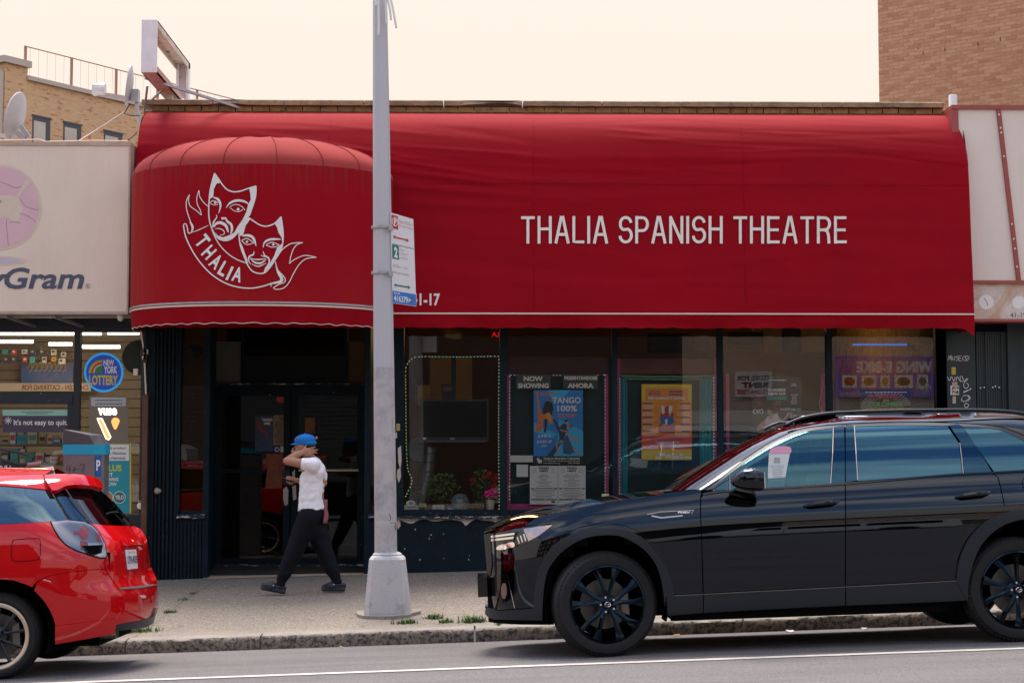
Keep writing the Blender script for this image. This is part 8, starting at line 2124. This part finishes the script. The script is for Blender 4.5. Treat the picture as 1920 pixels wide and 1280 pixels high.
for k in range(6):
    for e0 in (0, n_ * 7): a = e0 + k; F.append((a, a + 1, a + 1 + top_n, a + top_n))
pk_ = mk('peak', V, F, m_cap, cp, smooth=True); bmm = bmesh.new(); bmm.from_mesh(pk_.data); bmesh.ops.recalc_face_normals(bmm, faces=bmm.faces); bmm.to_mesh(pk_.data); bmm.free()
MB().lathe([(.0, .012), (.008, .008), (.011, 0)], tuple(pp(572, 813.2)), 'z', 10).build('button', m_cap, cp)
skinned('badge', [('e', pp(557, 823, -.02), (.014, .045, .030))], M('badge_red', (.40, .03, .05), .7), cp, .006, 2); skinned('strap_patch', [('e', pp(593.5, 820.5, -.01), (.012, .030, .016))], M('patch_pink', (.55, .20, .30), .7), cp, .006, 2)
# shirt
def folds(c):
    r1 = 1 - abs(noise.noise(Vector((c.x * 5 + c.z * 5, c.y * 4, c.z * 9 - c.x * 6)))) * 2.2
    return .006 * max(0, r1) ** 3 - .002 + .0085 * noise.noise(Vector((c.x * 8 + c.z * 6, c.y * 5, c.z * 13 - c.x * 7))) + .003 * noise.noise(Vector((c.x * 26, c.y * 20, c.z * 16)))
shirt = [('c', pp(589, 876), .100, pp(586, 900), .128, 1.28), ('c', pp(586, 900), .130, pp(583, 935), .132, 1.2), ('c', pp(583, 935), .132, pp(583.5, 952), .140, 1.15),
         ('c', sh_n, .085, sh_f, .085), ('c', pp(588, 868), .070, pp(590, 880), .11),
         ('c', sh_n, .078, pp(572, 870, -.21), .070), ('c', sh_f, .080, pp(602, 893, .20), .072), ('e', pp(598, 885), (.075, .16, .13)), ('e', pp(572, 905), (.06, .12, .14))]
so = skinned('t_shirt', shirt, m_shirt, person, .010, 5, folds)
# clean hem: flatten everything below the hem line
hz_ = pp(583, 960).z
for v in so.data.vertices:
    if v.co.z < hz_: v.co.z = hz_ - .004 * noise.noise(Vector((v.co.x * 14, v.co.y * 14, 0)))
trs = [('e', pp(584, 960), (.140, .165, .10)), ('c', pp(580, 968, -.075), .122, pp(557, 1022, -.055), .100), ('c', pp(557, 1022, -.055), .100, pp(533, 1076, -.06), .072), ('c', pp(532, 1078, -.06), .066, pp(529, 1084, -.06), .060), ('c', pp(529, 1084, -.06), .050, pp(525.5, 1096, -.06), .050),
       ('c', pp(586, 968, .075), .122, pp(604, 1022, .08), .100), ('c', pp(604, 1022, .08), .100, pp(624, 1070, .07), .074), ('c', pp(625, 1072, .07), .066, pp(628.5, 1080, .07), .060), ('c', pp(629, 1081, .07), .050, pp(633, 1091, .07), .048), ('c', pp(583, 975), .10, pp(582, 1000), .08)]
skinned('trousers', trs, m_trs, person, .010, 5, lambda c: .010 * noise.noise(Vector((c.x * 7 + c.z * 4, c.y * 8, c.z * 10 - c.x * 5))))
# clogs: rounded toe box, open heel strap
for (tx, ty, hx, hy, dy) in ((492, 1101, 532, 1107, -.06), (606, 1103.5, 644, 1102, .07)):
    t_, h_ = pp(tx, ty, dy), pp(hx, hy, dy); 
    d_ = (h_ - t_)
    cl = skinned('clog', [('c', t_ + Vector((.015, 0, .018)), .034, t_ + d_ * .45 + Vector((0, 0, .030)), .050, 1.05), ('c', t_ + d_ * .4 + Vector((0, 0, .016)), .036, h_ + Vector((-.01, 0, .012)), .034, 1.15), ('c', t_ + Vector((0, 0, -.006)), .020, h_ + Vector((0, 0, -.012)), .022, 2.0), ('c', h_ + Vector((-.05, 0, .03)), .030, h_ + Vector((.0, 0, .028)), .030, 1.15)], m_clog, person, .007, 3)
    for k in range(3):
        c_ = t_ + d_ * (.10 + .10 * k) + Vector((0, -.046 + .006 * k, .036)); MB().lathe([(.0, -.002), (.006, -.002), (.006, .003)], tuple(c_), 'y', 8).build('vent_hole', m_under, cl)
    MB().tube([t_ + d_ * .55 + Vector((0, -.058, .045)), t_ + d_ * .8 + Vector((.0, -.060, .040)), h_ + Vector((.01, -.03, .036)), h_ + Vector((.022, 0, .036))], .008, 6).build('heel_strap', m_clog, cl)
    MB().lathe([(.0, -.004), (.010, -.003), (.010, .003)], tuple(t_ + d_ * .55 + Vector((0, -.062, .045))), 'y', 10).build('rivet', m_steel, cl)
# things he carries
ph = thing('phone', 'dark phone held flat in the walking person hand', 'phone', tuple(pp(539, 900, .07)))
a, b = pp(528.5, 896.5, .02), pp(549.5, 901.5, .10); ax_ = (b - a).normalized(); up_ = Vector((.08, -.25, 1)).normalized(); sd_ = ax_.cross(up_).normalized() * .034; up_ = sd_.cross(ax_).normalized() * .005
MB().hexa([a - sd_ - up_, b - sd_ - up_, b + sd_ - up_, a + sd_ - up_], [a - sd_ + up_, b - sd_ + up_, b + sd_ + up_, a + sd_ + up_]).build('case', m_under, ph)
MB().hexa([a - sd_ * .9 + up_, b - sd_ * .9 + up_, b + sd_ * .9 + up_, a + sd_ * .9 + up_], [a - sd_ * .9 + up_ * 1.2, b - sd_ * .9 + up_ * 1.2, b + sd_ * .9 + up_ * 1.2, a + sd_ * .9 + up_ * 1.2]).build('screen', M('phone_screen', (.10, .10, .10), .1), ph)
V, F = [], []
for i in range(9):
    for k in range(5):
        q = pp(606 + k * 1.6 + i * .35 - (i > 5) * (i - 5) * 1.2 + math.sin(i * .8 + k) * .6, 936 + i * 5.6, -.02 + k * .02 + .012 * math.sin(k * 2 + i * .7)); V.append(q)
for i in range(8):
    for k in range(4): F.append((i * 5 + k, i * 5 + k + 1, (i + 1) * 5 + k + 1, (i + 1) * 5 + k))
cl = mk('cloth', V, F, M('cloth_pink', (.30, .10, .12), .9), None, True); sol = cl.modifiers.new('thick', 'SOLIDIFY'); sol.thickness = .012
tag(cl, 'dusty pink cloth hanging from the walking person back pocket', 'cloth')
# ================================================================== the other side of the street (seen in reflections)
OY = -6.0; RV = 2 * (FY + .048) - OY                       # virtual depth of a mirrored point
def mir(px_, py_): q = P(px_, py_, RV); return q.x, q.z
ob = thing('facing_building', 'cream rendered shop across the street mirrored in the display windows', 'building', (3, OY, 0))
m_ocream = M('render_cream', (.58, .44, .33), .85, var=.2, vscale=1)
m_odark = M('dark_render', (.022, .020, .020), .8, var=.3)
m_oshut = M('shutter_grey', (.10, .10, .10), .6)
def mbox(name, x0, y0, x1, y1, d, mat, parent=ob, out=0.0):
    a, zt_ = mir(x0, y0); b, zb_2 = mir(x1, y1)
    return box(name, a, b, OY - d + out, OY + out, zb_2, zt_, mat, parent)
gx0, gx1 = -14, 14
box('wall', gx0, mir(1280, 800)[0], OY - .3, OY, -.3, 4.9, m_odark, ob)
box('wall', mir(1280, 800)[0], gx1, OY - .3, OY, mir(905, 768)[1], 4.9, m_ocream, ob)
box('parapet', gx0, gx1, OY - .3, OY + .06, 4.9, 5.3, m_odark, ob)
for i in range(26):
    z = i * .13
    box('shutter_slat', -8.2, -2.2, OY + .012, OY + .05, z, z + .118, m_oshut, ob)
for i in range(18):
    z = i * .13
    box('shutter_slat', mir(1160, 800)[0], mir(1900, 800)[0], OY - .28, OY - .2, z, z + .118, M('shutter_dark', (.05, .055, .055), .5), ob)
bn = mbox('shop_banner', 1566, 668, 1790, 744, .02, M('banner_indigo', (.10, .12, .62), .5), None, .05); tag(bn, 'blue and purple WING E-BIKE banner across the street, seen mirrored in glass', 'banner')
def ohit(pts):
    q = np.array([mir(*p) for p in pts]); return np.stack([q[:, 0], np.full(len(q), OY + .05), q[:, 1]], 1), np.tile((0., 1., 0.), (len(q), 1))
decal('purple_strip', rectpoly(1566, 672, 1790, 702), ohit, M('banner_purple', (.34, .12, .42), .5), bn, .004)
letters('NY WING E-BIKE', (1605, 677, 1785, 699), ohit, m_white, bn, bold=.05, offset=.008, mirror=True)
for x0, x1, c in ((1578, 1606, (.30, .02, .02)), (1614, 1642, (.02, .06, .05)), (1650, 1667, (.30, .24, .06)), (1676, 1711, (.03, .03, .03)), (1719, 1739, (.03, .03, .03))):
    decal('product_card', rectpoly(x0, 703, x1, 727), ohit, m_white, bn, .006); decal('product', circ((x0 + x1) / 2, 715, (x1 - x0) * .36, 14, 8), ohit, M('product_%d' % x0, c, .5), bn, .009)
letters('VENTAS', (1714, 722, 1746, 730), ohit, m_white, bn, offset=.010, mirror=True); letters('347-608-9202', (1574, 735, 1662, 742), ohit, m_white, bn, offset=.010, mirror=True)
rt = mbox('rent_sign', 1377, 696, 1448, 744, .02, m_white, None, .05); tag(rt, 'white STORE FOR RENT sign across the street, seen mirrored in glass', 'sign')
letters('STORE FOR', (1381, 704, 1443, 713), ohit, m_blackprint, rt, bold=.03, mirror=True); letters('RENT', (1390, 716, 1440, 727), ohit, m_blackprint, rt, bold=.06, mirror=True); letters('212-244-7285', (1381, 730, 1446, 739), ohit, m_redprint, rt, bold=.03, mirror=True)
tall = thing('facing_tenement', 'taller brown brick house across the street behind the camera', 'building', (-16, OY, 0))
box('wall', -26, -9.5, OY - 8, OY - .32, -.5, 11, M('far_brick_dark', (.09, .05, .03), .9, var=.3), tall)
for i in range(5):
    for j in range(3):
        w = box('window', -25 + i * 3.1, -23.6 + i * 3.1, OY - .40, OY - .30, 1.2 + j * 3.1, 3.0 + j * 3.1, m_winfr, tall); box('pane', -24.9 + i * 3.1, -23.7 + i * 3.1, OY - .30, OY - .29, 1.3 + j * 3.1, 2.9 + j * 3.1, m_winpane, w)
tall2 = thing('facing_tenement', 'lower grey brick house across the street at the uphill end', 'building', (19, OY, 0))
box('wall', 14.2, 30, OY - 8, OY - .32, -.5, 7.5, M('far_brick_grey', (.08, .07, .06), .9, var=.3), tall2)
for i in range(4):
    w = box('window', 15.2 + i * 3.4, 16.8 + i * 3.4, OY - .40, OY - .30, 4.3, 6.1, m_winfr, tall2); box('pane', 15.3 + i * 3.4, 16.7 + i * 3.4, OY - .30, OY - .29, 4.4, 6.0, m_winpane, w)
# added copy of the red hatchback, standing in for the pickup mirrored in glass
twin = red.copy(); col.objects.link(twin)
twin.matrix_basis = Matrix.Translation((-5.2, 2.6, zroad(-5.2, 2.0))) @ Matrix.Rotation(math.pi, 4, 'Z')
twin['label'] = 'copied red hatchback added across the street, stand-in for a pickup mirrored in the theatre door'
def copy_parts(src, dst):
    for ch in list(src.children):
        c_ = ch.copy(); col.objects.link(c_); c_.parent = dst; copy_parts(ch, c_)
copy_parts(red, twin)
mk('far_pavement', [(-60, OY, zroad(-60, -2) + .14), (60, OY, zroad(60, -2) + .14), (60, -1.9, zroad(60, -2) + .14), (-60, -1.9, zroad(-60, -2) + .14), (60, -1.9, zroad(60, -2) - .2), (-60, -1.9, zroad(-60, -2) - .2)], [(0, 1, 2, 3), (3, 2, 4, 5)], m_walk)
tag(bpy.data.objects['far_pavement'], 'concrete pavement on the camera side of the street', 'pavement', kind='structure')

# unseen pale vans added on the camera side for the shapes they reflect
def added_van(x0, y0, label):
    vn = thing('added_van', label, 'van', (x0 + 2.2, y0 - .9, zroad(x0 + 2.2, y0)), 'added vehicles across the street')
    zb = zroad(x0 + 2.2, y0); out = [(0, .45), (.05, .95), (.35, 1.08), (.95, 1.16), (1.55, 1.86), (1.9, 1.98), (4.3, 2.0), (4.55, 1.9), (4.62, .5), (4.5, .32), (.2, .30)]
    V, n = [], len(out)
    for y, ins in ((y0, 0), (y0 - 1.8, 0)):
        for x, z in out: V.append((x0 + x, y + (-1 if y == y0 else 1) * max(0, z - 1.0) * .14, zb + z))
    mk('body', V, [tuple(range(n)), tuple(range(n, 2 * n))[::-1]] + [(i, (i + 1) % n, n + (i + 1) % n, n + i) for i in range(n)], M('van_white', (.78, .76, .72), .35, coat=.6), vn)
    for a, b in ((1.2, 1.95), (2.05, 3.1), (3.2, 4.3)):
        q = [(x0 + a + (.30 if a == 1.2 else 0), y0 - .02, zb + 1.22), (x0 + b, y0 - .02, zb + 1.22), (x0 + b, y0 - .085, zb + 1.78), (x0 + a + (.42 if a == 1.2 else 0), y0 - .085, zb + 1.78)]
        mk('window', [(p[0], p[1] + .012, p[2]) for p in q], [(0, 1, 2, 3)], m_gloss, vn)
    for a in (.85, 3.7):
        for yy in (y0 - .20, y0 - 1.80): MB().lathe([(.20, .0), (.30, .02), (.33, .06), (.33, .16), (.30, .2)], (x0 + a, yy + .012, zb + .33), 'y', 24).build('wheel', m_rubber, vn, smooth=True)
    box('door_line', x0 + 2.0, x0 + 2.012, y0 - .002, y0 + .003, zb + .5, zb + 1.15, m_under, vn)
    return vn
added_van(2.3, 1.2, 'unseen white van added across the street by the camera, reflected in the black car')
added_van(-11.4, 1.0, 'unseen white van added across the street downhill, reflected in the store glass')
